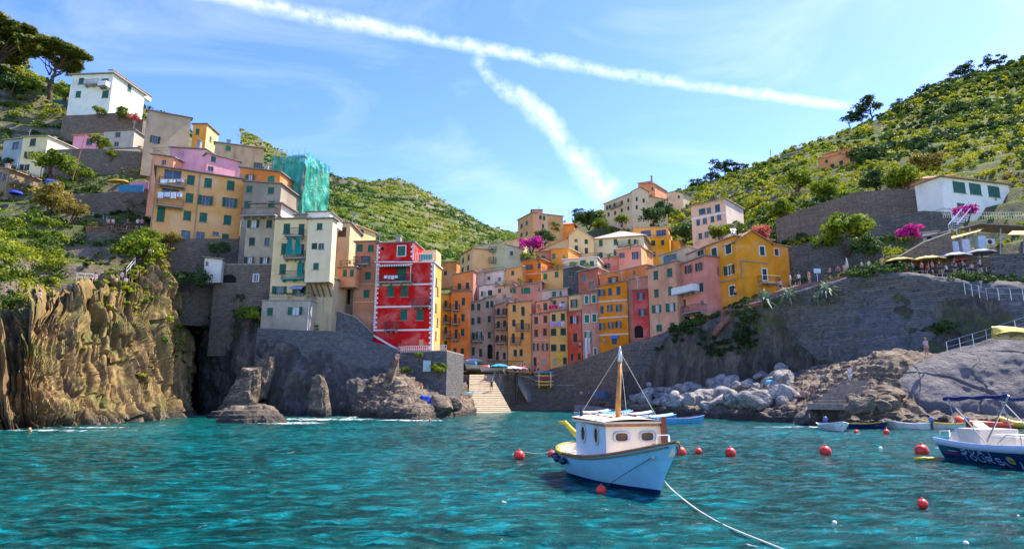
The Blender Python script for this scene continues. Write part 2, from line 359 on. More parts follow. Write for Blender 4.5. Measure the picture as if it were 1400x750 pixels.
# ================================================================ SETTING
# ---- sea: one sheet, fine near the camera, out to the horizon
def sea():     # swell, ripples and colour of the water
    ys = np.concatenate([np.linspace(-30, 3, 12)[:-1], 3*np.power(140/3, np.linspace(0, 1, 520)), np.linspace(150, 2500, 12)])
    xs = np.concatenate([[-2500, -700, -300], np.linspace(-1, 1, 420)*1.0, [300, 700, 2500]])
    Y = ys[:, None]*np.ones(len(xs)); X = np.where(np.abs(xs)[None, :] > 1.5, xs[None, :]*np.ones((len(ys), 1)), xs[None, :]*(np.maximum(ys, 4)*.95+4)[:, None])
    p = np.stack([X*.9, Y*1.5, X*0], 2)
    att = np.clip(70/np.maximum(Y, 5), 0, 1)*np.clip((Y+2)/5, 0, 1)*(np.abs(X) < 200)
    Z = (.09*fbm(p*.35, 3)+.065*fbm(p*1.1+5, 3)+.036*ridged(p*2.6, 3))*att
    V = np.stack([X, Y, Z], 2).reshape(-1, 3); nu = len(xs); nv = len(ys)
    a = (np.arange(nv-1)[:, None]*nu+np.arange(nu-1)[None, :]).ravel(); Fc = np.stack([a, a+1, a+nu+1, a+nu], 1)
    m, t, b = newmat('sea_water'); g = t.n('ShaderNodeNewGeometry'); p = g.outputs['Position']
    n1 = t.noise(t.scale(p, (.9, 1.0, 1)), .075, 4, .6, .8); n2 = t.noise(t.scale(p, (.7, 1.7, 1)), 1.5, 6, .66, .4); n3 = t.noise(t.scale(p, (.7, 1.7, 1)), 3.6, 5, .68)
    s = t.n('ShaderNodeSeparateXYZ'); t.l(p, s.inputs[0])
    # sea bed seen through the water: weed beds and patches; greener on the left and farther out
    far = t.m('MULTIPLY', t.m('SUBTRACT', s.outputs[1], 55), .018, clamp=True)
    deep = t.ramp(n1, [(.36, (.000, .020, .020)), (.47, (.000, .048, .045)), (.55, (.000, .088, .092)), (.66, (.000, .15, .19))])
    rip = t.ramp(n2, [(.41, (0.0, .009, .012)), (.49, (.0, .045, .044)), (.56, (.0, .13, .145)), (.67, (.0, .29, .37))])  # light and dark of the ripples painted into the colour
    c = t.mix(.58, deep, rip)
    c = t.mix(t.m('MULTIPLY', t.m('SUBTRACT', .3, t.m('MULTIPLY', s.outputs[0], .03)), .5, clamp=True), c, t.mix(1.0, c, (.6, 1.0, .78), 'MULTIPLY'))
    weed = t.m('MULTIPLY', t.m('SUBTRACT', t.noise(p, .16, 5, .65, .5), .60), 6, clamp=True)
    c = t.mix(t.m('MULTIPLY', weed, .45), c, (.05, .06, .03))
    c = t.mix(t.m('MULTIPLY', far, .55), c, (.012, .12, .10))
    # foam where the swell meets the rocks
    fo = None
    for (fx, fy, rx, ry) in FOAM:
        dx = t.m('DIVIDE', t.m('SUBTRACT', s.outputs[0], fx), rx); dy = t.m('DIVIDE', t.m('SUBTRACT', s.outputs[1], fy), ry)
        e = t.m('SUBTRACT', 1, t.m('ADD', t.m('MULTIPLY', dx, dx), t.m('MULTIPLY', dy, dy)), clamp=True)
        fo = e if fo is None else t.m('MAXIMUM', fo, e)
    fn = t.noise(t.scale(p, (.9, .9, 1)), 1.1, 8, .74, 1.2)
    fm = t.m('MULTIPLY', t.m('SUBTRACT', t.m('MULTIPLY_ADD', fo, .22, fn), .64), 6, clamp=True)
    c = t.mix(fm, c, (.78, .82, .84))
    t.l(c, b.inputs['Base Color']); t.l(t.m('MULTIPLY_ADD', fm, .6, .09), b.inputs['Roughness'])
    b.inputs['IOR'].default_value = 1.33; b.inputs['Specular IOR Level'].default_value = .12
    bump(t, b, t.m('ADD', t.m('MULTIPLY', n3, .5), t.m('MULTIPLY', n2, 1.3)), .34, .75)
    tag(mobj('sea', V, Fc, m, smooth=True), kind='structure')
def wxy(px, py): 
    d = ray(px, py); k = -HC/d[2]; return d[0]*k, d[1]*k
FOAM = []
for (px, py, rx, ry) in [(440, 573, 7.5, 5), (395, 578, 5, 3), (500, 570, 6, 3.5), (30, 588, 11, 1.6), (120, 584, 6, 1.0), (560, 574, 6, 2.5), (665, 563, 6, 2.5), (270, 568, 4, 3), (1120, 583, 8, 1.2)]:
    x, y = wxy(px, py); FOAM.append((x, y, rx, ry))
sea()
tag(mobj('sea_bed', [(-2500, -60, -6), (2500, -60, -6), (2500, 2500, -6), (-2500, 2500, -6)], [(0, 1, 2, 3)], plain('sea_bed', (.03, .08, .08), .9)), kind='structure')

ROCK_GOLD = rock('golden_cliff_rock', (.06, .042, .024), (.19, .12, .045), (.36, .24, .09), green=.12, strata=(1, 1, .12), sc=.9, stripe=.5, bd=.10)
ROCK_GREY = rock('grey_cliff_rock', (.03, .027, .026), (.085, .075, .066), (.18, .15, .12), green=.0, strata=(.8, 1, .35), sc=.5)
ROCK_CLIFF = rock('right_cliff_rock', (.02, .02, .018), (.085, .075, .062), (.19, .155, .12), green=.12, strata=(.8, 1, .35), sc=.6)
ROCK_BROWN = rock('brown_shore_rock', (.04, .032, .028), (.16, .12, .085), (.38, .29, .19), green=.0, strata=(.6, .8, 1.4), sc=.8)
ROCK_SLAB = rock('smooth_slab_rock', (.05, .05, .058), (.12, .115, .12), (.19, .175, .17), green=.0, strata=(.4, .4, .7), sc=.35, stripe=.25)
ROCK_PALE = rock('pale_boulder_rock', (.10, .095, .09), (.30, .275, .25), (.50, .46, .40), green=.0, strata=(1, 1, 1), sc=1.1, stripe=.3)
SOIL = rock('hill_soil', (.035, .05, .014), (.085, .10, .024), (.20, .17, .06), green=.6, strata=(1, 1, 2.5), sc=.25, wet=False)
SOILF = rock('far_hill_soil', (.04, .06, .018), (.085, .12, .03), (.20, .20, .06), green=.4, strata=(.7, .7, 5), sc=.04, stripe=.8, wet=False)
MAS_GREY = masonry('grey_masonry', (.12, .118, .125), (.21, .195, .185), (.08, .078, .08), 1.0, .35, .6, .24)
MAS_BROWN = masonry('brown_masonry', (.19, .145, .11), (.29, .225, .165), (.09, .07, .055), 1.0, .3, .55, .24)
MAS_DARK = masonry('dark_mossy_masonry', (.11, .11, .105), (.19, .175, .155), (.05, .05, .048), 1.0, .75, .7, .28)

def add_skirt(): pass
def n_amp(G, N, a): return N*a[..., None]
# ---- left headland cliff (lit golden ribs)
def d_gold(G, N, U, V):
    p = G; wv = fbm(p*np.array([.11, .11, .045]), 3)
    q = U*24+V*1.2+wv*1.0+.22*fbm(p*np.array([.3, .3, .10])+4, 2)
    bil = lambda k, zf, s_: 2*np.abs(vn(np.stack([q*k+s_, p[..., 2]*zf+s_, q*0+s_], 2)))-1
    rib = .75*bil(1.0, .05, .3)+.55*bil(2.3, .08, 5.7)
    cid = np.floor(q*2.3+.5*wv); zj = np.floor(p[..., 2]/1.5+3*_h(cid.astype(np.int64), 3, 1)+.25*q); jt = _h(cid.astype(np.int64), zj.astype(np.int64), 7)-.5
    rib2 = bil(4.6, .12, 2.2)+.6*bil(9.5, .2, 9.1)+1.5*jt
    blk = fbm(p*np.array([.35, .35, .5]), 4)
    edge = np.clip(V*12, 0, 1)
    a = (rib*1.5+rib2*.5-.10*ridged(p*.5, 2)+blk*.75+.10*fbm(p*2.2, 3))*edge
    # bedded blocks at the near foot
    near = np.clip((56-p[..., 1])/8, 0, 1)*np.clip((14-p[..., 2])/8, 0, 1)
    zz = p[..., 2]*.55+.12*p[..., 1]; a += near*1.1*(np.abs(((zz+.6*blk) % 1)-.5)*2-.5)
    return n_amp(G, N, a)
rows = [
 [Wt(-330, 36, -3), Wt(-120, 44, -3), Wt(0, 47.0, -3), Wt(70, 49, -3), Wt(140, 54.5, -3), Wt(205, 62, -3), Wt(252, 71, -3), Wt(280, 80, -3), Wt(262, 96, -3)],
 [Wt(-330, 37, .3), Wt(-120, 45, .3), Wt(0, 48, .3), Wt(70, 50, .3), Wt(140, 55.5, .3), Wt(205, 63, .3), Wt(250, 72, .3), Wt(274, 81, .3), Wt(262, 97, .3)],
 [P(-330, 540, 38), P(-120, 535, 46), P(0, 530, 50), P(60, 535, 51.5), P(130, 530, 57.5), P(198, 525, 64.5), P(244, 515, 73.5), P(268, 515, 82.5), P(262, 515, 98)],
 [P(-330, 470, 40), P(-120, 470, 48), P(0, 485, 52), P(50, 480, 53.5), P(122, 470, 60), P(192, 460, 66.5), P(238, 455, 75), P(260, 455, 83.5), P(256, 455, 99)],
 [P(-330, 420, 44), P(-120, 430, 51), P(0, 448, 55), P(45, 425, 57), P(115, 405, 64), P(188, 400, 70), P(230, 390, 77.5), P(250, 390, 85), P(248, 390, 100)],
 [P(-330, 400, 48), P(-120, 415, 56), P(0, 435, 61), P(50, 402, 63), P(118, 384, 69), P(182, 368, 74), P(218, 338, 81), P(243, 318, 87), P(246, 330, 101)],
 [P(-330, 395, 56), P(-120, 405, 62), P(0, 415, 66), P(60, 392, 70), P(125, 378, 74), P(190, 350, 79), P(222, 322, 85), P(244, 316, 91), P(250, 330, 104)],
]
o, G_cliffL, N_cliffL = sheet('headland_cliff', rows, 620, 460, ROCK_GOLD, d_gold, smooth=False); tag(o, kind='structure')
# ---- left hillside above it, terraced
def terr(step, amt, nz=1.2, big=2.0):
    def f(G, N, U, V):
        z = G[..., 2]+1.5*fbm(G*.05, 3); k = z/step; fr = k-np.floor(k); st = (np.clip(fr*2.6, 0, 1)-fr)*step*amt
        n = fbm(G*.12, 5)*nz+fbm(G*.03, 3)*big*.5
        out = N*n[..., None]; out[..., 2] += st
        return out
    return f
rows = [
 [P(-330, 470, 47), P(-120, 460, 56), P(0, 440, 63), P(60, 400, 72), P(130, 385, 76), P(190, 360, 81), P(225, 330, 88), P(262, 345, 97), P(350, 420, 104)],
 [P(-330, 330, 60), P(-120, 380, 66), P(0, 372, 71), P(60, 372, 76), P(130, 362, 80), P(190, 340, 85), P(225, 322, 92), P(262, 335, 99), P(350, 345, 108)],
 [P(-330, 260, 75), P(-120, 320, 78), P(0, 318, 82), P(60, 312, 84), P(130, 306, 87), P(190, 304, 91), P(240, 312, 96), P(290, 318, 102), P(380, 320, 112)],
 [P(-330, 180, 90), P(-120, 250, 90), P(0, 262, 92), P(60, 262, 94), P(130, 256, 97), P(190, 250, 101), P(250, 260, 106), P(310, 270, 112), P(400, 300, 122)],
 [P(-330, 90, 105), P(-120, 190, 103), P(0, 212, 104), P(60, 212, 106), P(130, 206, 109), P(190, 205, 113), P(250, 215, 118), P(310, 240, 124), P(410, 280, 135)],
 [P(-330, -40, 125), P(-120, 110, 122), P(0, 150, 121), P(60, 168, 122), P(130, 172, 124), P(190, 180, 128), P(250, 195, 134), P(320, 230, 140), P(420, 290, 150)],
 [P(-330, -160, 150), P(-120, 20, 142), P(0, 96, 138), P(60, 128, 138), P(110, 146, 139), P(190, 160, 142), P(250, 190, 149), P(320, 232, 156), P(430, 300, 170)],
 [P(-330, -160, 180), P(-120, 20, 165), P(0, 92, 160), P(60, 130, 158), P(110, 150, 158), P(190, 165, 162), P(250, 195, 168), P(320, 240, 176), P(440, 320, 190)],
 [P(-330, 100, 240), P(-120, 200, 230), P(0, 250, 225), P(60, 270, 220), P(110, 290, 215), P(190, 300, 215), P(250, 320, 220), P(320, 330, 230), P(440, 380, 240)],
]
SH_ = [0, 0, 1.5, 3, 3.5, 1.5, .5, 0, 0]
rows = [[q+np.array([0, SH_[i]*.8, -SH_[i]*.55-(6 if i == 0 else 0)]) for q in r] for i, r in enumerate(rows)]
o, G_hillL, N_hillL = sheet('left_hillside', rows, 300, 300, SOIL, terr(3.2, .55, .8)); tag(o, kind='structure')
# ---- shaded rock and cove between headland and red house
def d_grey(G, N, U, V):
    p = G; e = np.clip(V*8, 0, 1)
    a = 1.5*fbm(p*np.array([.16, .16, .12]), 5)+.55*ridged(p*np.array([.45, .45, .2]), 3)+.22*fbm(p*1.6, 3)
    return n_amp(G, N, a*e)
rows = [
 [Wt(225, 93, -3), Wt(272, 92, -3), Wt(290, 84, -3), Wt(330, 80, -3), Wt(380, 76.5, -3), Wt(430, 75.5, -3), Wt(490, 74.5, -3), Wt(545, 73, -3), Wt(600, 75, -3), Wt(640, 82, -3)],
 [Wt(225, 95, .5), Wt(272, 94, .5), Wt(290, 86, .5), Wt(330, 81.5, .5), Wt(380, 78, .5), Wt(430, 77.5, .5), Wt(490, 78, .5), Wt(545, 74, .5), Wt(600, 76, .5), Wt(636, 84, .5)],
 [P(235, 510, 98), P(268, 515, 96), P(290, 515, 87), P(330, 520, 82), P(380, 515, 79), P(430, 515, 79.5), P(490, 535, 79), P(530, 545, 77), P(590, 545, 78), P(628, 548, 88)],
 [P(240, 460, 100), P(262, 460, 97), P(286, 465, 88), P(330, 470, 83), P(375, 468, 80.5), P(425, 470, 81.5), P(490, 485, 82.5), P(535, 510, 82), P(590, 535, 82), P(620, 540, 92)],
 [P(245, 410, 102), P(262, 410, 98), P(284, 415, 89.5), P(325, 420, 85), P(365, 430, 83.5), P(420, 440, 84.5), P(490, 470, 85.5), P(540, 500, 86), P(590, 505, 88), P(620, 520, 96)],
 [P(250, 370, 106), P(265, 370, 102), P(285, 385, 94), P(325, 390, 89), P(360, 400, 88), P(420, 420, 87), P(490, 440, 88), P(545, 480, 92), P(590, 500, 98), P(620, 505, 104)],
 [P(250, 345, 112), P(270, 350, 108), P(290, 372, 102), P(330, 385, 98), P(360, 398, 96), P(420, 418, 96), P(490, 435, 98), P(550, 478, 104), P(595, 498, 108), P(625, 500, 112)],
]
o, G_cove, N_cove = sheet('cove_rock', rows, 340, 240, ROCK_GREY, d_grey); tag(o, kind='structure')
# ---- ground under the village, rising up the valley
rows = [
 [P(560, 515, 96), P(600, 512, 100), P(640, 508, 106), P(700, 508, 110), P(760, 510, 110), P(830, 490, 106), P(900, 470, 101), P(980, 432, 96), P(1080, 402, 92)],
 [P(545, 480, 108), P(600, 488, 112), P(640, 492, 116), P(700, 498, 118), P(760, 496, 117), P(830, 480, 112), P(900, 460, 107), P(980, 425, 101), P(1090, 392, 97)],
 [P(490, 400, 125), P(560, 420, 130), P(620, 430, 135), P(700, 430, 140), P(760, 430, 138), P(830, 425, 132), P(900, 415, 125), P(980, 395, 116), P(1100, 370, 108)],
 [P(450, 350, 150), P(530, 385, 155), P(620, 390, 162), P(700, 385, 168), P(760, 380, 166), P(830, 380, 158), P(900, 375, 148), P(980, 365, 138), P(1110, 350, 122)],
 [P(430, 360, 190), P(520, 375, 195), P(620, 372, 200), P(700, 352, 196), P(760, 340, 192), P(830, 330, 186), P(900, 335, 176), P(980, 335, 160), P(1120, 330, 140)],
 [P(420, 370, 230), P(520, 380, 235), P(620, 372, 232), P(700, 340, 215), P(760, 320, 214), P(830, 302, 212), P(900, 305, 202), P(990, 310, 185), P(1130, 310, 160)],
 [P(420, 400, 300), P(520, 400, 300), P(620, 395, 290), P(700, 350, 240), P(750, 325, 235), P(830, 298, 236), P(900, 290, 230), P(1000, 290, 215), P(1140, 290, 190)],
 [P(420, 440, 340), P(520, 440, 340), P(620, 420, 330), P(700, 400, 300), P(750, 380, 290), P(830, 340, 285), P(900, 300, 275), P(1000, 290, 250), P(1150, 290, 220)],
]
o, G_vil, N_vil = sheet('village_ground', rows, 200, 160, SOIL, lambda G, N, U, V: N*(.5*fbm(G*.2, 4))[..., None]); tag(o, kind='structure')
# ---- right hillside
rows = [
 [P(760, 352, 190), P(830, 345, 180), P(900, 352, 165), P(985, 372, 130), P(1080, 392, 100), P(1180, 392, 88), P(1280, 392, 80), P(1400, 395, 74), P(1600, 400, 66)],
 [P(765, 330, 212), P(830, 318, 204), P(900, 330, 186), P(985, 335, 158), P(1080, 340, 116), P(1180, 340, 102), P(1280, 340, 92), P(1400, 335, 84), P(1600, 330, 76)],
 [P(775, 318, 228), P(832, 302, 222), P(905, 303, 214), P(990, 290, 186), P(1080, 290, 142), P(1180, 290, 118), P(1280, 290, 104), P(1400, 285, 96), P(1600, 270, 88)],
 [P(785, 310, 240), P(835, 298, 236), P(912, 288, 232), P(1000, 265, 206), P(1080, 255, 170), P(1180, 250, 144), P(1280, 245, 124), P(1400, 235, 114), P(1600, 200, 106)],
 [P(790, 306, 256), P(838, 294, 254), P(918, 276, 252), P(1010, 250, 230), P(1085, 232, 200), P(1185, 215, 182), P(1290, 200, 170), P(1400, 185, 160), P(1600, 130, 150)],
 [P(795, 306, 268), P(842, 292, 268), P(922, 272, 268), P(1018, 240, 252), P(1092, 216, 236), P(1190, 186, 226), P(1290, 160, 220), P(1400, 140, 214), P(1600, 60, 205)],
 [P(800, 310, 285), P(846, 296, 285), P(926, 270, 285), P(1022, 238, 272), P(1098, 207, 262), P(1196, 170, 262), P(1290, 124, 275), P(1400, 88, 280), P(1600, -10, 280)],
 [P(800, 350, 330), P(846, 340, 330), P(930, 310, 330), P(1024, 270, 320), P(1100, 240, 320), P(1200, 200, 330), P(1300, 150, 340), P(1400, 110, 350), P(1600, 20, 360)],
]
o, G_hillR, N_hillR = sheet('right_hillside', rows, 320, 300, SOIL, terr(3.4, .75, 1.0)); tag(o, kind='structure')
# ---- far hill with vineyard terraces
rows = [
 [P(330, 420, 200), P(430, 400, 210), P(500, 390, 220), P(560, 395, 230), P(620, 400, 240), P(700, 400, 250), P(780, 400, 260)],
 [P(330, 340, 260), P(430, 335, 270), P(500, 345, 275), P(560, 355, 285), P(620, 365, 300), P(700, 370, 320), P(780, 370, 340)],
 [P(330, 290, 320), P(430, 296, 330), P(500, 312, 330), P(560, 325, 345), P(620, 340, 370), P(700, 350, 400), P(780, 350, 420)],
 [P(330, 240, 380), P(430, 268, 390), P(500, 284, 395), P(560, 295, 410), P(620, 312, 435), P(700, 336, 470), P(780, 340, 500)],
 [P(330, 195, 440), P(430, 244, 440), P(500, 262, 460), P(555, 262, 480), P(612, 289, 500), P(690, 322, 540), P(780, 330, 580)],
 [P(330, 190, 480), P(430, 244, 480), P(500, 258, 500), P(548, 256, 520), P(605, 285, 540), P(685, 321, 580), P(780, 330, 640)],
 [P(330, 300, 620), P(430, 320, 620), P(500, 330, 640), P(550, 330, 660), P(610, 340, 680), P(690, 360, 720), P(780, 380, 760)],
]
o, G_far, N_far = sheet('far_hill', rows, 320, 260, SOILF, terr(7.0, .5, 2.2, 4)); tag(o, kind='structure')
# ---- right cliff: rock below, masonry above
def d_right(G, N, U, V):
    p = G; e = np.clip(V*8, 0, 1)
    a = (1.6*fbm(p*.12, 5)-.7*ridged(p*np.array([.3, .3, .12]), 3))*np.clip(1.5-V*2.2, .16, 1)+.3*fbm(p*1.1, 4)
    return n_amp(G, N, (a-.35*np.abs(ridged(p*np.array([.5, .5, .15]), 2)))*np.clip(1.9-V*2, .55, 1)*e*np.clip((p[..., 0]-22)/14, .05, 1))
rows = [
 [Wt(845, 101, -3), Wt(880, 97, -3), Wt(930, 90, -3), Wt(985, 84, -3), Wt(1060, 78, -3), Wt(1140, 72, -3), Wt(1230, 68, -3), Wt(1330, 65, -3), Wt(1600, 56, -3)],
 [P(845, 545, 102), P(880, 542, 98), P(930, 538, 91.5), P(985, 535, 86), P(1060, 525, 81), P(1140, 515, 76), P(1230, 500, 70), P(1330, 500, 66), P(1600, 500, 56.5)],
 [P(848, 510, 102.5), P(880, 505, 98.5), P(930, 500, 91.5), P(985, 490, 86.6), P(1060, 470, 82), P(1140, 460, 77.2), P(1230, 450, 72.5), P(1330, 460, 67.5), P(1600, 460, 57.5)],
 [P(850, 485, 103), P(880, 480, 99), P(930, 463, 92.5), P(985, 445, 87.2), P(1060, 425, 82.7), P(1140, 410, 78.4), P(1230, 400, 74.5), P(1330, 420, 69), P(1600, 425, 58.7)],
 [P(852, 476, 103.5), P(880, 468, 99.5), P(930, 450, 93.5), P(985, 432, 88), P(1050, 406, 83.5), P(1120, 388, 79.5), P(1210, 371, 75.5), P(1330, 384, 70), P(1600, 400, 60)],
 [P(854, 478, 106), P(882, 470, 102), P(932, 448, 97), P(988, 430, 92), P(1052, 402, 88), P(1122, 386, 84), P(1212, 370, 79), P(1332, 382, 74), P(1602, 400, 64)],
 [P(856, 478, 112), P(885, 466, 108), P(935, 445, 103), P(992, 420, 99), P(1060, 392, 94), P(1130, 378, 90), P(1220, 362, 85), P(1340, 372, 80), P(1610, 390, 70)],
]
def ridx(G):
    c = (G[:-1, :-1]+G[1:, 1:])/2; n = fbm(c*.09, 3)
    v = np.linspace(0, 1, c.shape[0])[:, None]
    return ((v+fbm(c*.12+9, 4)*.8) > .46).astype(int)
o, G_cr, N_cr = sheet('right_cliff', rows, 420, 260, [ROCK_CLIFF, MAS_DARK], d_right, ridx); tag(o, kind='structure')
# ---- smooth slab of rock at the right edge
rows = [
 [Wt(1205, 55, -3), Wt(1240, 53.5, -3), Wt(1290, 52, -3), Wt(1350, 51, -3), Wt(1420, 49, -3), Wt(1620, 44, -3)],
 [P(1212, 560, 55.5), P(1245, 565, 54.5), P(1290, 565, 53), P(1350, 560, 52), P(1420, 555, 50), P(1620, 550, 45)],
 [P(1225, 520, 57), P(1246, 520, 56), P(1290, 520, 55), P(1350, 510, 54), P(1420, 500, 52), P(1620, 480, 47)],
 [P(1238, 495, 58.5), P(1252, 496, 58), P(1290, 490, 57.5), P(1350, 478, 56), P(1420, 460, 54.5), P(1620, 430, 49)],
 [P(1238, 490, 61), P(1254, 489, 61), P(1292, 482, 61), P(1352, 466, 59.5), P(1420, 446, 58), P(1620, 400, 53)],
 [P(1236, 486, 66), P(1256, 486, 66), P(1296, 480, 66), P(1356, 464, 64), P(1420, 444, 63), P(1620, 400, 59)],
 [P(1236, 484, 74), P(1258, 484, 74), P(1300, 478, 74), P(1360, 460, 72), P(1420, 440, 72), P(1620, 400, 70)],
]
def d_slab(G, N, U, V):
    p = G; e = np.clip(V*8, 0, 1)
    cr = np.abs(((p[..., 0]*.13+p[..., 2]*.16+.5*fbm(p*.15, 2)) % 1)-.5)*2; crack = -np.clip(.05-cr, 0, .1)*5
    cr2 = np.abs(((p[..., 0]*.22-p[..., 2]*.10+.5*fbm(p*.2+3, 2)) % 1)-.5)*2; crack += -np.clip(.03-cr2, 0, .1)*5
    return n_amp(G, N, (.7*fbm(p*.2, 4)+.10*fbm(p*1.5, 4)+crack)*e)
o, *_ = sheet('slab_rock', rows, 260, 200, ROCK_SLAB, d_slab); tag(o, kind='structure')
# ---- low rocky shore with steps to the right of the quay
rows = [
 [Wt(800, 106, -2), Wt(870, 84, -2), Wt(950, 71, -2), Wt(1020, 64.5, -2), Wt(1090, 56, -2), Wt(1170, 51, -2), Wt(1250, 49.5, -2), Wt(1330, 49, -2), Wt(1420, 48, -2), Wt(1600, 44, -2)],
 [Wt(800, 107, .3), Wt(870, 85, .4), Wt(950, 72, .5), Wt(1020, 65.5, .5), Wt(1090, 57, .5), Wt(1170, 52, .5), Wt(1250, 50.5, .3), Wt(1330, 50, .3), Wt(1420, 49, .3), Wt(1600, 45, .3)],
 [P(805, 554, 108), P(875, 556, 87), P(955, 556, 75), P(1025, 554, 68), P(1095, 552, 61), P(1170, 564, 54), P(1250, 570, 52.5), P(1330, 573, 52), P(1420, 574, 51), P(1600, 576, 47)],
 [P(810, 553, 109), P(880, 552, 90), P(960, 550, 79), P(1030, 545, 73), P(1100, 535, 65), P(1165, 534, 58), P(1220, 535, 56), P(1300, 550, 56), P(1420, 560, 55), P(1600, 565, 51)],
 [P(815, 551, 112), P(885, 546, 95), P(962, 541, 84), P(1032, 536, 78), P(1105, 518, 71), P(1165, 506, 64), P(1220, 494, 59), P(1300, 500, 60), P(1420, 520, 58), P(1600, 530, 54)],
 [P(820, 542, 116), P(890, 532, 101), P(966, 522, 92), P(1036, 518, 86), P(1108, 508, 78), P(1168, 494, 72), P(1225, 484, 68), P(1300, 490, 68), P(1420, 510, 66), P(1600, 520, 62)],
]
def d_shore(G, N, U, V):
    p = G; k = p[..., 2]/.55+.5*fbm(p*.4, 2); fr = k-np.floor(k); st = (np.clip(fr*3, 0, 1)-fr)*.5
    out = N*(.45*ridged(p*np.array([.28, .28, .5]), 3)+.30*fbm(p*.9, 4)+.14*fbm(p*2.6, 2))[..., None]*np.clip(V*9, .2, 1)[..., None]
    out[..., 2] += st; return out
o, G_sh, N_sh = sheet('rocky_shore', rows, 420, 130, ROCK_BROWN, d_shore, smooth=False); tag(o, kind='structure')
# ---- low rocks below the red house
rows = [
 [Wt(478, 76, -2), Wt(500, 71, -2), Wt(530, 68, -2), Wt(565, 66, -2), Wt(600, 68.5, -2), Wt(632, 76, -2), Wt(652, 86, -2)],
 [Wt(480, 77, .3), Wt(502, 72, .3), Wt(532, 69, .3), Wt(567, 67, .3), Wt(602, 70, .3), Wt(634, 78, .3), Wt(651, 88, .3)],
 [P(490, 552, 77.5), P(510, 552, 73.5), P(535, 550, 71), P(567, 556, 69.5), P(600, 558, 72), P(628, 556, 81), P(648, 555, 91)],
 [P(498, 543, 78.5), P(520, 538, 76), P(545, 533, 74), P(570, 540, 73), P(600, 548, 76), P(622, 548, 86), P(645, 548, 95)],
 [P(508, 528, 80), P(528, 522, 78.5), P(548, 520, 77), P(575, 534, 77), P(600, 542, 80), P(620, 540, 91), P(642, 540, 99)],
 [P(518, 518, 83), P(536, 506, 82), P(555, 512, 81), P(580, 530, 82), P(604, 540, 86), P(620, 530, 97), P(640, 525, 104)],
]
o, G_rk, N_rk = sheet('harbour_mouth_rocks', rows, 240, 130, ROCK_BROWN, d_shore, smooth=False); tag(o, kind='structure')
# ---- piazza, quay and slipway
def pzm(): return masonry('paving', (.26, .22, .18), (.34, .29, .24), (.14, .12, .10), .8, .05)
pz = [P(605, 508, 104), P(672, 513, 104), P(700, 508, 107), P(760, 506, 111), P(800, 500, 113), P(800, 490, 126), P(600, 490, 126)]
V = [(p[0], p[1], zat(512, 105)) for p in pz]; n = len(V)
zq = V[0][2]
pq = MB(); pq.add(V+[(x, y, -3) for x, y, z in V], [tuple(range(n))]+[(k, k+n, (k+1) % n+n, (k+1) % n) for k in range(n)])
tag(pq.build('piazza', pzm()), kind='structure')
# slipway: broad shallow stone steps running down to the water
s = MB(); NS = 22
La, Lb = Wt(640, 93, -.1), np.array([*P(642, 512, 104)[:2], zq+.01]); Ra, Rb = Wt(700, 95, -.1), np.array([*P(671, 512, 104)[:2], zq+.01])
for k in range(NS):
    a, b_ = k/NS, (k+1)/NS; l0 = La+(Lb-La)*a; l1 = La+(Lb-La)*b_; r0 = Ra+(Rb-Ra)*a; r1 = Ra+(Rb-Ra)*b_; z = l1[2]
    zf_ = l0[2]+(z-l0[2])*.22
    s.add([(l0[0], l0[1], zf_), (r0[0], r0[1], zf_), (r1[0], r1[1]+.03, z), (l1[0], l1[1]+.03, z), (l0[0], l0[1], -3), (r0[0], r0[1], -3), (r1[0], r1[1]+.03, -3), (l1[0], l1[1]+.03, -3)],
          [(0, 1, 2, 3), (0, 4, 5, 1), (1, 5, 6, 2), (3, 7, 4, 0)])
tag(s.build('slipway', masonry('pale_paving', (.46, .37, .25), (.54, .44, .30), (.34, .27, .18), .7, .0)), kind='structure')
# kerb rail of slipway left and right edges
def strip(name, pts, wdt, h0, mat):
    m = MB()
    for a, b_ in zip(pts[:-1], pts[1:]):
        a = Vector(a); b_ = Vector(b_); d = (b_-a); t = Vector((-d.y, d.x, 0)).normalized()*wdt/2
        V = [a-t, a+t, b_+t, b_-t]; m.add([tuple(v) for v in V]+[(v.x, v.y, v.z-h0) for v in V], [(0, 1, 2, 3)[::-1], (4, 5, 6, 7), (0, 1, 5, 4), (1, 2, 6, 5), (2, 3, 7, 6), (3, 0, 4, 7)])
    return m.build(name, mat)
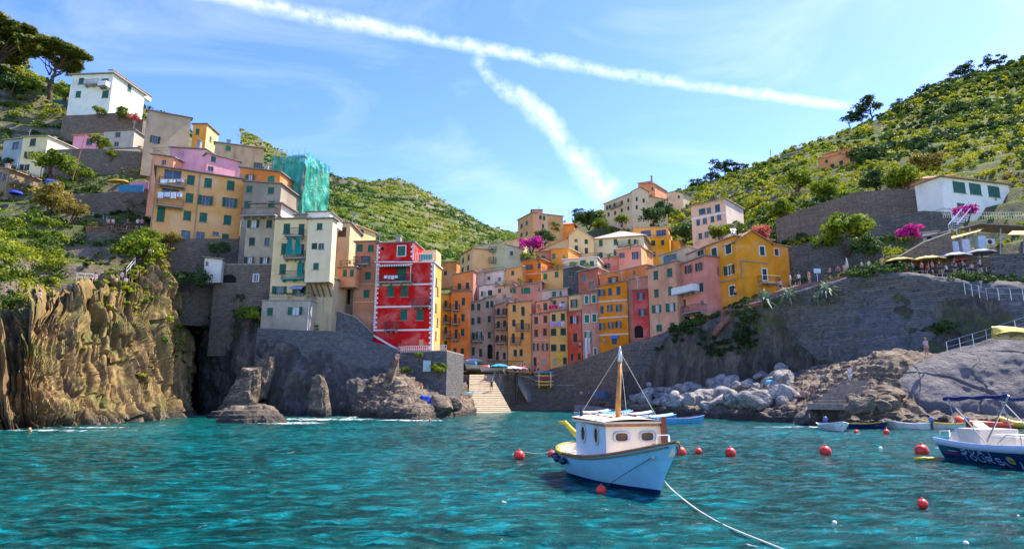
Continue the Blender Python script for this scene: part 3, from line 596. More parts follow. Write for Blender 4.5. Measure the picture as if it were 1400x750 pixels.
# walls: thick masonry slabs through a line of top points (px,py,Y) down to z0
def stone_wall(label, tops, z0, thick, mat, name='stone_wall', cat='stone wall', cap=None, batter=0.0):
    tp = [P(*t) for t in tops]; me = MB(); n = len(tp); V = []
    zz = z0 if isinstance(z0, (list, tuple)) else [z0]*n
    for i, p in enumerate(tp):
        d = tp[min(i+1, n-1)]-tp[max(i-1, 0)]; t = np.array([-d[1], d[0], 0]); t /= np.linalg.norm(t)
        f = p-t*batter*(p[2]-zz[i]); b_ = p+t*thick
        V += [tuple(p), (b_[0], b_[1], p[2]), (b_[0], b_[1], zz[i]), (f[0], f[1], zz[i])]
    Fc = []
    for i in range(n-1):
        a = 4*i; b_ = a+4; Fc += [(a, b_, b_+1, a+1), (a+1, b_+1, b_+2, a+2), (a+3, b_+3, b_, a)]
    Fc += [(0, 1, 2, 3), (4*n-4, 4*n-1, 4*n-2, 4*n-3)]
    root = me.add(V, Fc).build(name, mat); tag(root, label, cat)
    if cap:
        c = MB()
        for i in range(n-1):
            a, b_ = tp[i], tp[i+1]; d = b_-a; t = np.array([-d[1], d[0], 0]); t /= np.linalg.norm(t); o_ = -t*.12; q_ = t*(thick+.1)
            up = np.array([0, 0, .16]); lo = np.array([0, 0, .003])
            vs = [a+o_+lo, b_+o_+lo, b_+q_+lo, a+q_+lo]; c.add([tuple(v) for v in vs]+[tuple(v+up) for v in vs], [(0, 3, 2, 1), (4, 5, 6, 7), (0, 1, 5, 4), (1, 2, 6, 5), (2, 3, 7, 6), (3, 0, 4, 7)])
        c.build('coping', cap, root)
    return root
stone_wall('long grey sea wall of coursed stone between the cove and the red house', [(352, 448, 80.5), (424, 452, 80), (452, 452, 80.3), (480, 455, 80.7), (508, 466, 81.4), (548, 478, 82)], 1.0, 4, MAS_GREY, batter=.04)
stone_wall('sloping stone terrace wall below the brick pink house, right of the balcony house', [(424, 411, 84), (455, 424, 84), (486, 434, 84.5), (510, 456, 85)], [8, 8, 8, 8], 3, MAS_GREY, cap=M_STONE)
stone_wall('square grey stone bastion with a pale plaque under the red house', [(548, 482, 81.5), (580, 481, 81), (611, 480, 80.5)], 1.5, 9, MAS_GREY, cap=M_STONE)
rw = MB(); 
stone_wall('brown masonry quay wall with a dark arch, at the right of the slipway', [(674, 512, 105), (702, 512, 106.5), (722, 516, 107), (748, 527, 108), (790, 527, 108)], -2, 5, MAS_BROWN, name='quay_wall', cat='quay wall', cap=M_STONE)
stone_wall('tall brown stone wall under the stepped lane, behind the small boat mast', [(752, 504, 110.4), (785, 496, 108), (816, 484, 105.8), (842, 475, 103.4), (862, 468, 101), (900, 458, 97.2)], -1, 5, MAS_BROWN, batter=.05)
stone_wall('low rough wall below the lane, behind the stacked kayaks', [(730, 512, 110.5), (752, 505, 110.4)], 2, 2, MAS_BROWN)
ap = MB(); q0 = [Wt(785, 104, -.5), Wt(835, 92, -.5), Wt(880, 90, -.5), Wt(862, 98, -.5), Wt(790, 108, -.5)]
Vq = [(p[0], p[1], .5+.03*(p[1]-92)) for p in q0]; ap.add(Vq+[(x, y, -2) for x, y, z in Vq], [tuple(range(5))]+[(k, k+5, (k+1) % 5+5, (k+1) % 5) for k in range(5)])
tag(ap.build('boat_ramp', M_CONC), kind='structure')
# left hill walls
stone_wall('shaded grey retaining wall below the ochre loggia house, above the cliff path', [(118, 312, 84.5), (150, 310, 85), (203, 316, 86.5)], 16, 2, MAS_BROWN)
stone_wall('large rough retaining wall left of the pink house, above the walkway', [(100, 268, 91.5), (150, 262, 92.5), (205, 262, 95)], 22, 2, MAS_BROWN)
stone_wall('grey garden wall under the low white hut', [(60, 205, 103), (120, 203, 105), (205, 208, 108)], 34, 2, MAS_BROWN)
stone_wall('sunlit pale parapet of the road across the left hill', [(-40, 171, 121), (0, 172, 121), (60, 175, 122), (130, 178, 123), (196, 180, 124)], 44, .8, plain('pale_stone', (.5, .46, .38), .9, .15), name='parapet', cat='parapet')
stone_wall('shaded earth-coloured wall under the umbrella pines', [(-60, 140, 132), (0, 132, 133), (48, 134, 134)], 50, 2, MAS_BROWN)
stone_wall('blue-green netted wall between the umbrella pines and the white villa', [(47, 137, 133), (85, 136, 132.5), (124, 137, 132)], 50, 2, plain('green_net', (.04, .16, .15), .8, .3, scale=.7))
stone_wall('brown wall under the white villa garden', [(86, 158, 118), (118, 157, 117.5), (160, 154, 117.5), (196, 164, 118)], 40, 2, MAS_BROWN)
stone_wall('brown stone wall with an arch below the grey plastered house', [(250, 386, 90), (290, 372, 89.5), (331, 376, 89)], 14, 3, MAS_BROWN)
stone_wall('small grey wall under the white hut beside the cove', [(243, 330, 93), (290, 334, 92.5), (330, 322, 92)], 17, 2, MAS_GREY)
stone_wall('dark rough wall directly under the large ochre house', [(204, 322, 84), (262, 326, 85.5), (331, 326, 89)], 12, 2, MAS_BROWN)
# right hill walls
stone_wall('long terrace wall left of the white house with green shutters', [(1060, 300, 118), (1110, 282, 113), (1170, 262, 108), (1256, 258, 103)], [28, 28, 28, 28], 2, MAS_BROWN)
stone_wall('lower terrace wall above the umbrella restaurant', [(1120, 318, 104), (1180, 300, 100), (1262, 288, 96), (1300, 290, 94)], 22, 2, MAS_DARK)
stone_wall('dark wall behind the walkers at the right of the orange gable house', [(1066, 340, 94), (1110, 333, 92), (1165, 322, 90), (1205, 330, 88)], 15, 2, MAS_DARK)
stone_wall('sloping stair wall with pale coping rising to the restaurant roof', [(1228, 352, 80), (1262, 332, 78.5), (1300, 318, 77)], 16, 1.5, MAS_BROWN, cap=M_CREAM)
stone_wall('brick red parapet along the walk on top of the right cliff', [(985, 424, 87.2), (1012, 414, 86), (1050, 402, 84), (1100, 388, 81), (1150, 378, 78.5), (1206, 369, 76), (1240, 374, 75), (1262, 384, 74)], [12, 13, 14, 15, 16, 16.3, 15, 14], .5, plain('brick_red', (.24, .10, .08), .9, .2), name='parapet', cat='parapet')
stone_wall('grey parapet at the foot of the leaning pink houses, left of the orange gable house', [(862, 470, 100.5), (900, 457, 98), (935, 444, 94), (972, 432, 90)], [8, 9, 10, 11], .8, MAS_GREY, name='parapet', cat='parapet')
stone_wall('dark rock wall right of the restaurant terrace', [(1352, 348, 73), (1400, 346, 71), (1480, 346, 69)], 12, 3, MAS_DARK)
# ================================================================ HOUSES
HSEED = [0]
def openings_wall(mb, Wd, zb, h0, h1, wins, fn, peak=None, rec=.16):
    """wall face in a local frame; fn(u, z, d) -> xyz with d = outward distance; recessed openings"""
    hm = min(h0, h1)
    us = [0, Wd]; zs = [zb, hm]; ok = []
    for (a, b, c, d) in wins:
        if a > .02 and b < Wd-.02 and d < hm-.02 and c > zb: ok.append((a, b, c, d)); us += [a, b]; zs += [c, d]
    us = sorted(set(round(x, 4) for x in us)); zs = sorted(set(round(x, 4) for x in zs))
    V = []; Fc = []
    def q(pts): n = len(V); V.extend(fn(*p) for p in pts); Fc.append(tuple(range(n, n+len(pts))))
    for i in range(len(us)-1):
        for j in range(len(zs)-1):
            cu, cz = (us[i]+us[i+1])/2, (zs[j]+zs[j+1])/2
            if any(a < cu < b and c < cz < d for a, b, c, d in ok): continue
            q([(us[i], zs[j], 0), (us[i+1], zs[j], 0), (us[i+1], zs[j+1], 0), (us[i], zs[j+1], 0)])
    for a, b, c, d in ok:
        q([(a, c, 0), (a, c, -rec), (a, d, -rec), (a, d, 0)]); q([(b, c, 0), (b, d, 0), (b, d, -rec), (b, c, -rec)])
        q([(a, c, 0), (b, c, 0), (b, c, -rec), (a, c, -rec)]); q([(a, d, 0), (a, d, -rec), (b, d, -rec), (b, d, 0)])
    if peak is not None: q([(0, hm, 0), (Wd, hm, 0), (Wd, h1, 0), (Wd*peak[0], peak[1], 0), (0, h0, 0)])
    elif abs(h0-h1) > .01: q([(0, hm, 0), (Wd, hm, 0), (Wd, h1, 0), (0, h0, 0)] if h0 > hm and h1 > hm else ([(0, hm, 0), (Wd, hm, 0), (0, h0, 0)] if h0 > hm else [(0, hm, 0), (Wd, hm, 0), (Wd, h1, 0)]))
    mb.add(V, Fc)
    return ok
def box_in(fn, mb, u0, u1, z0, z1, d0, d1, i=0):
    V = [fn(u0, z0, d0), fn(u1, z0, d0), fn(u1, z0, d1), fn(u0, z0, d1), fn(u0, z1, d0), fn(u1, z1, d0), fn(u1, z1, d1), fn(u0, z1, d1)]
    mb.add(V, [(0, 3, 2, 1), (4, 5, 6, 7), (0, 1, 5, 4), (1, 2, 6, 5), (2, 3, 7, 6), (3, 0, 4, 7)], i)
SH = {'g': lambda: M_GREEN, 'd': lambda: M_DKGREEN, 'b': lambda: M_BROWN, 'u': lambda: M_BLUE, 'v': lambda: M_VIVID}
def make_window(root, fn, a, b, c, d, kind, shut, trim, rec=.16):
    """kind: c closed shutters, o open shutters (opening in the middle), p plain pane, D door, t tilted shutters, a arch/dark"""
    w_, h_ = b-a, d-c; col = SH[shut]()
    fr = MB()
    if trim:
        tw = .13
        box_in(fn, fr, a-tw, a, c, d, .003, .035); box_in(fn, fr, b, b+tw, c, d, .003, .035); box_in(fn, fr, a-tw, b+tw, d, d+tw, .003, .045)
    box_in(fn, fr, a-.12, b+.12, c-.09, c-.003, -.02, .10)
    if kind not in 'DA': box_in(fn, fr, a-.002, a+.06, c, d, -rec, -rec+.05); box_in(fn, fr, b-.06, b+.002, c, d, -rec, -rec+.05); box_in(fn, fr, (a+b)/2-.035, (a+b)/2+.035, c, d, -rec+.002, -rec+.052)
    name = 'door' if kind in 'DA' else 'window'
    fo = fr.build(name, M_WHITE if trim else M_STONE, root)
    if kind in 'DA':
        m = MB()
        if kind == 'D': box_in(fn, m, a+.02, b-.02, c, d, -rec, -rec+.07)
        else: box_in(fn, m, a, b, c, d, -rec-.05, -rec)  # open arch: dark panel painted as the shaded inside, no door
        m.build('door_leaf_or_dark_panel', col if kind == 'D' else M_DARK, fo)
        if kind == 'A':
            m = MB(); cx = (a+b)/2; rr = w_/2; zc = d-min(rr, h_*.6); ry = d-zc; n = 8
            for sg in (-1, 1):
                pts = [fn(cx+sg*rr*math.cos(math.pi/2*k/n), zc+ry*math.sin(math.pi/2*k/n), -.01) for k in range(n+1)]; m.add(pts+[fn(cx+sg*rr, d, -.01)], [tuple(range(n+2))])
            m.build('arch', [c for c in root.children if c.name.startswith('wall')][0].data.materials[0], fo)
        return fo
    if kind != 'c':
        m = MB(); box_in(fn, m, a, b, c, d, -rec-.06, -rec+.001)
        m.build('pane', M_GLASS if kind != 'w' else M_CURT, fo)
        if kind == 'w':
            pass
    if kind in 'cC':
        for s0, s1 in ((a+.01, (a+b)/2-.01), ((a+b)/2+.01, b-.01)):
            m = MB(); box_in(fn, m, s0, s1, c+.01, d-.01, -.07, -.02); m.build('shutter', col, fo)
    elif kind in 'ow':
        for s0, s1, hg in ((a-w_/2, a-.02, 1), (b+.02, b+w_/2, 0)):
            m = MB(); aj = (abs(math.sin(a*37+s0*91)))**2.5*.42; q = [(s0, aj if hg else 0), (s1, 0 if hg else aj)]
            V = [fn(u, z, .012+o_+t_) for z in (c+.01, d-.01) for (u, o_), t_ in ((q[0], 0), (q[1], 0), (q[1], .045), (q[0], .045))]; m.add(V, [(0, 3, 2, 1), (4, 5, 6, 7), (0, 1, 5, 4), (1, 2, 6, 5), (2, 3, 7, 6), (3, 0, 4, 7)]); m.build('shutter', col, fo)
    return fo
class House:
    def __init__(s, name, label, x0, D0, x1, D1, yt, yb, sx=None, dep=8.0, yt1=None, col=(.5, .35, .2), roof='flat', fnd=5.0, group=None, wear=.5,
                 sh='g', trim=False, ww=6.2, wh=10, rcol=None, peak=None, cat='house', ym=None, side_col=None, mat=None, parapet=0, over=.3, rise=2.2, build=True, chim=True):
        HSEED[0] += 1; s.rng = random.Random(HSEED[0])
        pm = ym if ym else (yt+yb)/2
        A = P(x0, pm, D0); B = P(x1, pm, D1); zb = zat(yb, min(D0, D1))
        A[2] = B[2] = zb; s.W = float(np.linalg.norm((B-A)[:2])); u = (B-A)/s.W; n = np.array([-u[1], u[0], 0])
        s.A, s.u, s.n, s.zb = A, u, n, zb; s.fnd = fnd
        s.h0 = zat(yt, D0)-zb; s.h1 = (zat(yt1 if yt1 else yt, D1)-zb) if yt1 else s.h0
        if sx is not None:
            # depth so that the back corner of the visible side lands on column sx
            base = B if sx > x1 else A; best = None
            lo, hi = 1.0, 40.0
            pz = np.array([0, 0, s.h0/2])
            f = lambda t: proj(base+pz+n*t)[0]-sx
            for t in np.linspace(1, 30, 59):
                if best is None or abs(f(t)) < abs(f(best)): best = t
            dep = float(best)
        s.dep = dep; s.rz = math.atan2(u[1], u[0]); s.dir = dict(ww=ww, wh=wh, sh=sh, trim=trim)
        s.root = empty(name, A, s.rz, label=label, cat=cat, group=group)
        s.ff = lambda a, z, d: (a, -d, z)                       # front
        s.fr = lambda a, z, d: (s.W+d, a, z)                    # right side, a from the front
        s.fl = lambda a, z, d: (-d, s.dep-a, z)                 # left side, a from the back
        s.wins = {'f': [], 'r': [], 'l': []}; s.col = col; s.mat = mat or plaster(col, wear); s.side = plaster(side_col, wear) if side_col else None
        s.roof = roof; s.rcol = rcol; s.peak = peak; s.over = over; s.par = parapet; s.rise = rise; s.chim = chim
    def hit(s, px, py, face='f'):
        r = ray(px, py); o = np.array([0, 0, HC])
        if face == 'f': nn = s.n; q = s.A
        else: nn = s.u; q = s.A+(s.u*s.W if face == 'r' else 0)
        t = np.dot(q-o, nn)/np.dot(r, nn); p = o+r*t-s.A
        if face == 'f': return float(np.dot(p, s.u)), float(p[2])
        v = float(np.dot(p, s.n)); return (v if face == 'r' else s.dep-v), float(p[2])
    def w(s, px, py, kind='c', ww=None, wh=None, face='f', sh=None, trim=None, m=None):
        ww = ww or s.dir['ww']; wh = wh or s.dir['wh']
        u, z = s.hit(px, py, face)
        if face == 'f': a, _ = s.hit(px-ww/2, py); b, _ = s.hit(px+ww/2, py); wm = b-a
        else: wm = m or 1.0
        _, z1 = s.hit(px, py-wh/2, face); _, z0 = s.hit(px, py+wh/2, face)
        s.wins[face].append((u-wm/2, u+wm/2, z0, z1, kind, sh or s.dir['sh'], s.dir['trim'] if trim is None else trim)); return s
    def ws(s, lst, kind='c', **k):
        for t in lst:
            if len(t) == 2: s.w(t[0], t[1], kind, **k)
            else: s.w(t[0], t[1], t[2], *(t[3:5] if len(t) > 3 else ()), **k)
        return s
    def finish(s):
        m = MB(); H0, H1 = s.h0, s.h1; zb = -s.fnd
        pk = None
        if s.roof == 'gable_front': pk = (s.peak[0], s.peak[1]) if s.peak else (.5, s.h0+s.rise)
        def clean(L, Wd, hm):
            out = []
            for t in L:
                sh_ = max(0, .08-t[0])-max(0, t[1]-Wd+.08); t = (t[0]+sh_, t[1]+sh_, t[2]-max(0, t[3]-hm+.08), min(t[3], hm-.08))+t[4:]
                if t[0] > .05 and t[1] < Wd-.05 and t[3]-t[2] > .3 and not any(t[0] < o[1]+.05 and t[1] > o[0]-.05 and t[2] < o[3]+.05 and t[3] > o[2]-.05 for o in out): out.append(t)
            return out
        wf = clean(s.wins['f'], s.W, min(H0, H1)); wr = clean(s.wins['r'], s.dep, H1); wl = clean(s.wins['l'], s.dep, H0)
        openings_wall(m, s.W, zb, H0, H1, [t[:4] for t in wf], s.ff, pk)
        fi = len(m.F)
        if s.roof == 'shed_back':      # roof falls towards the back
            pass
        openings_wall(m, s.dep, zb, H1, H1, [t[:4] for t in wr], s.fr)
        openings_wall(m, s.dep, zb, H0, H0, [t[:4] for t in wl], s.fl)
        # back
        if pk: m.add([(0, s.dep, zb), (s.W, s.dep, zb), (s.W, s.dep, H1), (s.W*pk[0], s.dep, pk[1]), (0, s.dep, H0)], [(0, 1, 2, 3, 4)])
        else: m.add([(0, s.dep, zb), (s.W, s.dep, zb), (s.W, s.dep, H1), (0, s.dep, H0)], [(0, 1, 2, 3)])
        if s.side:
            idx = [0]*fi+[1]*(len(m.F)-fi); m.I = idx; wall = m.build('wall', [s.mat, s.side], s.root)
        else: wall = m.build('wall', s.mat, s.root)
        for L, fn in ((wf, s.ff), (wr, s.fr), (wl, s.fl)):
            for t in L: make_window(s.root, fn, *t[:4], t[4], t[5], t[6])
        # dropped windows on slopes
        ov = s.over; W_, Dp = s.W, s.dep; r = MB(); th = .16
        def slab(P4):      # 4 points, thickness th up
            V = [tuple(p) for p in P4]+[(p[0], p[1], p[2]+th) for p in P4]
            r.add(V, [(0, 3, 2, 1), (4, 5, 6, 7), (0, 1, 5, 4), (1, 2, 6, 5), (2, 3, 7, 6), (3, 0, 4, 7)])
        e = .004; rc = s.rcol or M_TERRA
        if s.roof == 'flat':
            slab([(-ov, -ov, H0+e), (W_+ov, -ov, H1+e), (W_+ov, Dp+ov, H1+e), (-ov, Dp+ov, H0+e)])
        elif s.roof == 'gable_front':
            x = W_*pk[0]; k0 = (pk[1]-H0)/x; k1 = (pk[1]-H1)/(W_-x)
            slab([(-ov, -ov, H0-ov*k0+e), (x, -ov, pk[1]+e), (x, Dp+ov, pk[1]+e), (-ov, Dp+ov, H0-ov*k0+e)])
            slab([(x, -ov, pk[1]+e), (W_+ov, -ov, H1-ov*k1+e), (W_+ov, Dp+ov, H1-ov*k1+e), (x, Dp+ov, pk[1]+e)])
        elif s.roof == 'gable':
            x = Dp/2; k = s.rise/x
            slab([(-ov, -ov, H0-ov*k+e), (W_+ov, -ov, H1-ov*k+e), (W_+ov, x, H1+s.rise+e), (-ov, x, H0+s.rise+e)])
            slab([(-ov, x, H0+s.rise+e), (W_+ov, x, H1+s.rise+e), (W_+ov, Dp+ov, H1-ov*k+e), (-ov, Dp+ov, H0-ov*k+e)])
            g = MB(); g.add([(0, 0, H0), (0, Dp, H0), (0, x, H0+s.rise)], [(0, 1, 2)]); g.add([(W_, 0, H1), (W_, x, H1+s.rise), (W_, Dp, H1)], [(0, 1, 2)]); g.build('gable', s.side or s.mat, s.root)
        elif s.roof == 'hip':
            x = Dp/2; k = s.rise; i = min(x, W_*.45); zb_ = H0+e; zc = H1+e
            r.add([(-ov, -ov, zb_), (W_+ov, -ov, zc), (W_+ov, Dp+ov, zc), (-ov, Dp+ov, zb_), (i, x, H0+k), (W_-i, x, H1+k)],
                  [(0, 1, 5, 4), (1, 2, 5), (2, 3, 4, 5), (3, 0, 4), (0, 3, 2, 1)])
            V = [(-ov, -ov, zb_-.14), (W_+ov, -ov, zc-.14), (W_+ov, Dp+ov, zc-.14), (-ov, Dp+ov, zb_-.14)]
            r.add(V+[(a, b, c+.138) for a, b, c in V], [(0, 3, 2, 1), (0, 1, 5, 4), (1, 2, 6, 5), (2, 3, 7, 6), (3, 0, 4, 7)])
        elif s.roof == 'shed':          # rises towards the back
            slab([(-ov, -ov, H0-.1+e), (W_+ov, -ov, H1-.1+e), (W_+ov, Dp, H1+s.rise), (-ov, Dp, H0+s.rise)])
            g = MB(); g.add([(0, 0, H0), (0, Dp, H0), (0, Dp, H0+s.rise)], [(0, 1, 2)]); g.add([(W_, 0, H1), (W_, Dp, H1+s.rise), (W_, Dp, H1)], [(0, 1, 2)]); g.build('gable', s.side or s.mat, s.root)
        elif s.roof == 'terrace':
            slab([(-.12, -.12, H0-.2), (W_+.12, -.12, H1-.2), (W_+.12, Dp+.1, H1-.2), (-.12, Dp+.1, H0-.2)])
        ro = r.build('roof', rc if s.roof != 'flat' else (s.rcol or M_SLATE), s.root); s.roofo = ro
        if s.par:
            p = MB(); t = .2; z0 = min(H0, H1)+th+.01; z1 = z0+s.par
            p.box(0, W_, 0, t, z0, z1); p.box(0, t, t+.003, Dp, z0, z1); p.box(W_-t, W_, t+.003, Dp, z0, z1); p.build('parapet', s.mat, s.root)
        if s.chim and s.rng.random() < .75:
            c = MB(); cx = W_*s.rng.uniform(.2, .8); cy = Dp*s.rng.uniform(.35, .7); zt = max(H0, H1)+(s.rise*.9 if s.roof in ('gable', 'hip', 'shed', 'gable_front') else 0)
            hh = s.rng.uniform(.8, 1.4); c.box(cx-.3, cx+.3, cy-.25, cy+.25, zt-1, zt+hh); c.box(cx-.38, cx+.38, cy-.33, cy+.33, zt+hh+.003, zt+hh+.1); c.build('chimney', M_CONC, ro)
        if s.chim and s.rng.random() < .6:
            c = MB(); cx = W_*s.rng.uniform(.2, .8); cy = Dp*s.rng.uniform(.2, .6); zt = max(H0, H1); c.tube([(cx, cy, zt), (cx, cy, zt+2.6)], .03, 5)
            for k in range(4): c.tube([(cx-.5+k*.06, cy, zt+2.5-k*.16), (cx+.5-k*.06, cy, zt+2.5-k*.16)], .02, 4)
            c.build('antenna', M_METAL, ro)
        if s.chim and s.W > 3 and s.rng.random() < .7:
            c = MB(); x = s.rng.choice([.12, W_-.12]); c.tube([(x, -.09, -1), (x, -.09, min(H0, H1)-.1)], .055, 5); c.build('drainpipe', M_STONE, s.root)
        return s
    def balcony(s, xa, xb, py, rail=7, out=1.0, face='f', solid=None, slab=None):
        a, z = s.hit(xa, py, face); b, _ = s.hit(xb, py, face)
        if face != 'f': a, b = min(a, b), max(a, b)
        fn = {'f': s.ff, 'r': s.fr, 'l': s.fl}[face]
        m = MB(); box_in(fn, m, a, b, z-.16, z, .003, out); 
        k = max(2, int((b-a)/1.2))
        for i in range(k+1):
            u = a+.15+(b-a-.3)*i/k; box_in(fn, m, u-.06, u+.06, z-.42, z-.163, .003, out*.6)
        bo = m.build('balcony', slab or M_CONC, s.root); r = MB(); h = 1.0
        if solid: box_in(fn, r, a, b, z+.003, z+h, out-.1, out-.005); box_in(fn, r, a, a+.1, z+.003, z+h, .01, out-.103); box_in(fn, r, b-.1, b, z+.003, z+h, .01, out-.103); r.build('railing', solid, bo); return s
        for (u0, d0, u1, d1) in ((a, out-.05, b, out-.05), (a+.02, .02, a+.02, out-.05), (b-.02, .02, b-.02, out-.05)):
            L = math.hypot(u1-u0, d1-d0); nb = max(2, int(L/.14))
            r.tube([fn(u0, z+h, d0), fn(u1, z+h, d1)], .035, 5); r.tube([fn(u0, z+.1, d0), fn(u1, z+.1, d1)], .025, 4)
            for i in range(nb+1):
                t = i/nb; uu, dd = u0+(u1-u0)*t, d0+(d1-d0)*t; r.tube([fn(uu, z, dd), fn(uu, z+h, dd)], .014, 3, cap=False)
        r.build('railing', M_IRON, bo); return s
    def belt(s, pys, mat=None, face='f', th=.22, name='moulding'):
        for py in pys:
            px = proj(s.A+s.u*s.W/2)[0]; _, z = s.hit(px if face == 'f' else px, py, face if face == 'f' else 'f')
            m = MB(); fn = {'f': s.ff, 'r': s.fr}[face]; L = s.W if face == 'f' else s.dep
            box_in(fn, m, -.03, L+.03, z-th/2, z+th/2, .003, .09); m.build(name, mat or M_CREAM, s.root)
        return s
    def rooftop_box(s, xa, xb, yt, yb, d0=1.0, dep=4, mat=None, name='roof_cabin', cap=None):
        a, z0 = s.hit(xa, yb); b, _ = s.hit(xb, yb); _, z1 = s.hit(xa, yt)
        m = MB(); m.box(a, b, d0, d0+dep, z0, z1); o = m.build(name, mat or s.mat, s.root)
        c = MB(); c.box(a-.2, b+.2, d0-.2, d0+dep+.2, z1+.003, z1+.14); c.build('roof', cap or M_SLATE, o); return s
    def awning(s, xa, xb, py, mat, out=1.3, drop=.45):
        a, z = s.hit(xa, py); b, _ = s.hit(xb, py); m = MB()
        m.add([(a, -.02, z), (b, -.02, z), (b, -out, z-drop), (a, -out, z-drop), (a, -.02, z+.05), (b, -.02, z+.05), (b, -out, z-drop+.05), (a, -out, z-drop+.05)], [(0, 3, 2, 1), (4, 5, 6, 7), (0, 1, 5, 4), (1, 2, 6, 5), (2, 3, 7, 6), (3, 0, 4, 7)])
        m.box(a, b, -out-.02, -out, z-drop-.22, z-drop+.04); m.build('awning', mat, s.root); return s
    def terrace_rail(s, h=1.0, z=None):
        r = MB(); z = (s.h0+.05) if z is None else z; W_ = s.W
        for (p, q) in (((0, 0), (W_, 0)), ((0, 0), (0, s.dep*.6)), ((W_, 0), (W_, s.dep*.6))):
            L = math.hypot(q[0]-p[0], q[1]-p[1]); nb = int(L/.22)
            r.tube([(p[0], p[1], z+h), (q[0], q[1], z+h)], .03, 4); r.tube([(p[0], p[1], z+h*.5), (q[0], q[1], z+h*.5)], .02, 4)
            for i in range(nb+1): t = i/max(nb, 1); x, y = p[0]+(q[0]-p[0])*t, p[1]+(q[1]-p[1])*t; r.tube([(x, y, z-.1), (x, y, z+h)], .016, 3, cap=False)
        r.build('railing', M_IRON, s.root); return s
def world_on(h, px, py, off=0.3):
    u, z = h.hit(px, py); p = h.A+h.u*u-h.n*off; return np.array([p[0], p[1], h.zb+z])
def laundry(h, xa, xb, py, cols, label, off=1.15, hang=.8):
    a = world_on(h, xa, py, off); b = world_on(h, xb, py, off); root = empty('laundry_line', a, 0, label=label, cat='laundry')
    m = MB(); L = Vector(tuple(b-a)); m.tube([(0, 0, 0), tuple(L)], .012, 4); m.build('line', M_WHITE, root); k = len(cols); rr = random.Random(int(xa*7))
    for i, c in enumerate(cols):
        t0 = (i+.06)/k; t1 = (i+.94)/k; hh = hang*rr.uniform(.6, 1.2); m = MB(); n = 6; V = []
        nrm = Vector((-L.y, L.x, 0)).normalized()
        for j in range(n+1):
            p = L*(t0+(t1-t0)*j/n); w0 = nrm*(.07*math.sin(j*1.9+i))
            for q in (0, 1): V += [tuple(p+nrm*.01*q), tuple(p+w0*.6+nrm*.01*q-Vector((0, 0, hh*.5))), tuple(p+w0+nrm*.01*q-Vector((0, 0, hh)))]
        Fc = []
        for j in range(n):
            A = j*6; B_ = A+6
            for q in (0, 3):
                for r_ in (0, 1): Fc.append((A+q+r_, B_+q+r_, B_+q+r_+1, A+q+r_+1))
        m.add(V, Fc); m.build('cloth', plain('cloth', c, .9, .08), root)
    return root
C_OCH = (.58, .36, .15); C_BEI = (.42, .33, .24); C_GRE = (.25, .22, .20); C_CRM = (.66, .53, .34); C_PNK = (.56, .26, .26); C_RED = (.46, .016, .014)
C_ORA = (.58, .22, .07); C_YEL = (.62, .38, .08); C_SAL = (.58, .24, .16); C_WHT = (.68, .66, .64); C_LIL = (.52, .30, .38); C_PGR = (.46, .46, .29)
# ---------------- left hill, top
h = House('house', 'white villa on the hilltop right of the umbrella pines', 95, 121, 152, 120, 103, 152, sx=194, yt1=101, col=(.74, .72, .70), wear=.12, ww=7, wh=9, rise=1, over=.5, rcol=M_BEIGE, cat='villa')
h.ws([(111, 111), (107, 129), (143, 113, 'c', 10, 11), (144, 129, 'c', 9, 10)]).w(178, 112, 'c', face='r', m=1.2, wh=9)
h.finish().balcony(119, 138, 118).balcony(140, 151, 121, out=1.4, solid=M_WHITE)
h.rooftop_box(146, 151.5, 95, 102, .5, 12)
h = House('house', 'beige house with a yellow sunlit side and red curtain, below the white villa', 199, 106, 260, 110, 151, 203, sx=284, yt1=162, col=C_BEI, side_col=(.66, .52, .13), wear=.25, ww=7, wh=10, rise=0)
h.w(212, 191, 'o', 7, 10, sh='d').w(268, 180, 'o', face='r', m=1.1, wh=8).w(276, 190, 'c', face='r', m=.9, wh=9).finish()
h = House('house', 'narrow yellow house behind the beige house, against the sky', 262, 118, 281, 118, 170, 215, sx=297, col=C_YEL, side_col=(.66, .55, .25), ww=5, wh=8)
h.w(270, 180).w(288, 190, face='r', m=.9, wh=8).finish()
h = House('house', 'weathered ochre house with a stained wall, behind the pink house', 292, 102, 360, 105, 195, 240, sx=374, yt1=204, col=(.40, .31, .20), wear=1.3, ww=7, wh=8, rise=.3)
h.w(312, 202.5, 'c', 7, 7, sh='v').w(353, 226.5, 'o', 6, 8).finish()
h = House('house', 'pink house with a white-edged end wall, rising behind the ochre loggia house', 232, 94, 280, 93, 202, 240, sx=290, yt1=205, col=(.66, .34, .44), wear=.3, ww=6, wh=8); h.finish()
h = House('house', 'low pink house with a small green window, behind the ochre loggia house', 282, 92, 328, 95.5, 210, 250, yt1=222, dep=7, col=(.64, .33, .42), wear=.3, ww=6.5, wh=8, roof='flat', rcol=M_SLATE)
h.w(292, 216).w(288, 231, 'p', 8, 7).finish().rooftop_box(301, 327, 221, 226, .3, 4, plaster((.66, .36, .44), .2))
h = House('house', 'salmon terrace house with a low parapet on the far left of the pink house', 206, 92, 236, 91.5, 211, 255, yt1=216, dep=8, col=(.62, .28, .22), wear=.4, ww=6, wh=8)
h.w(224, 222, 'p', 6, 6).finish().terrace_rail()
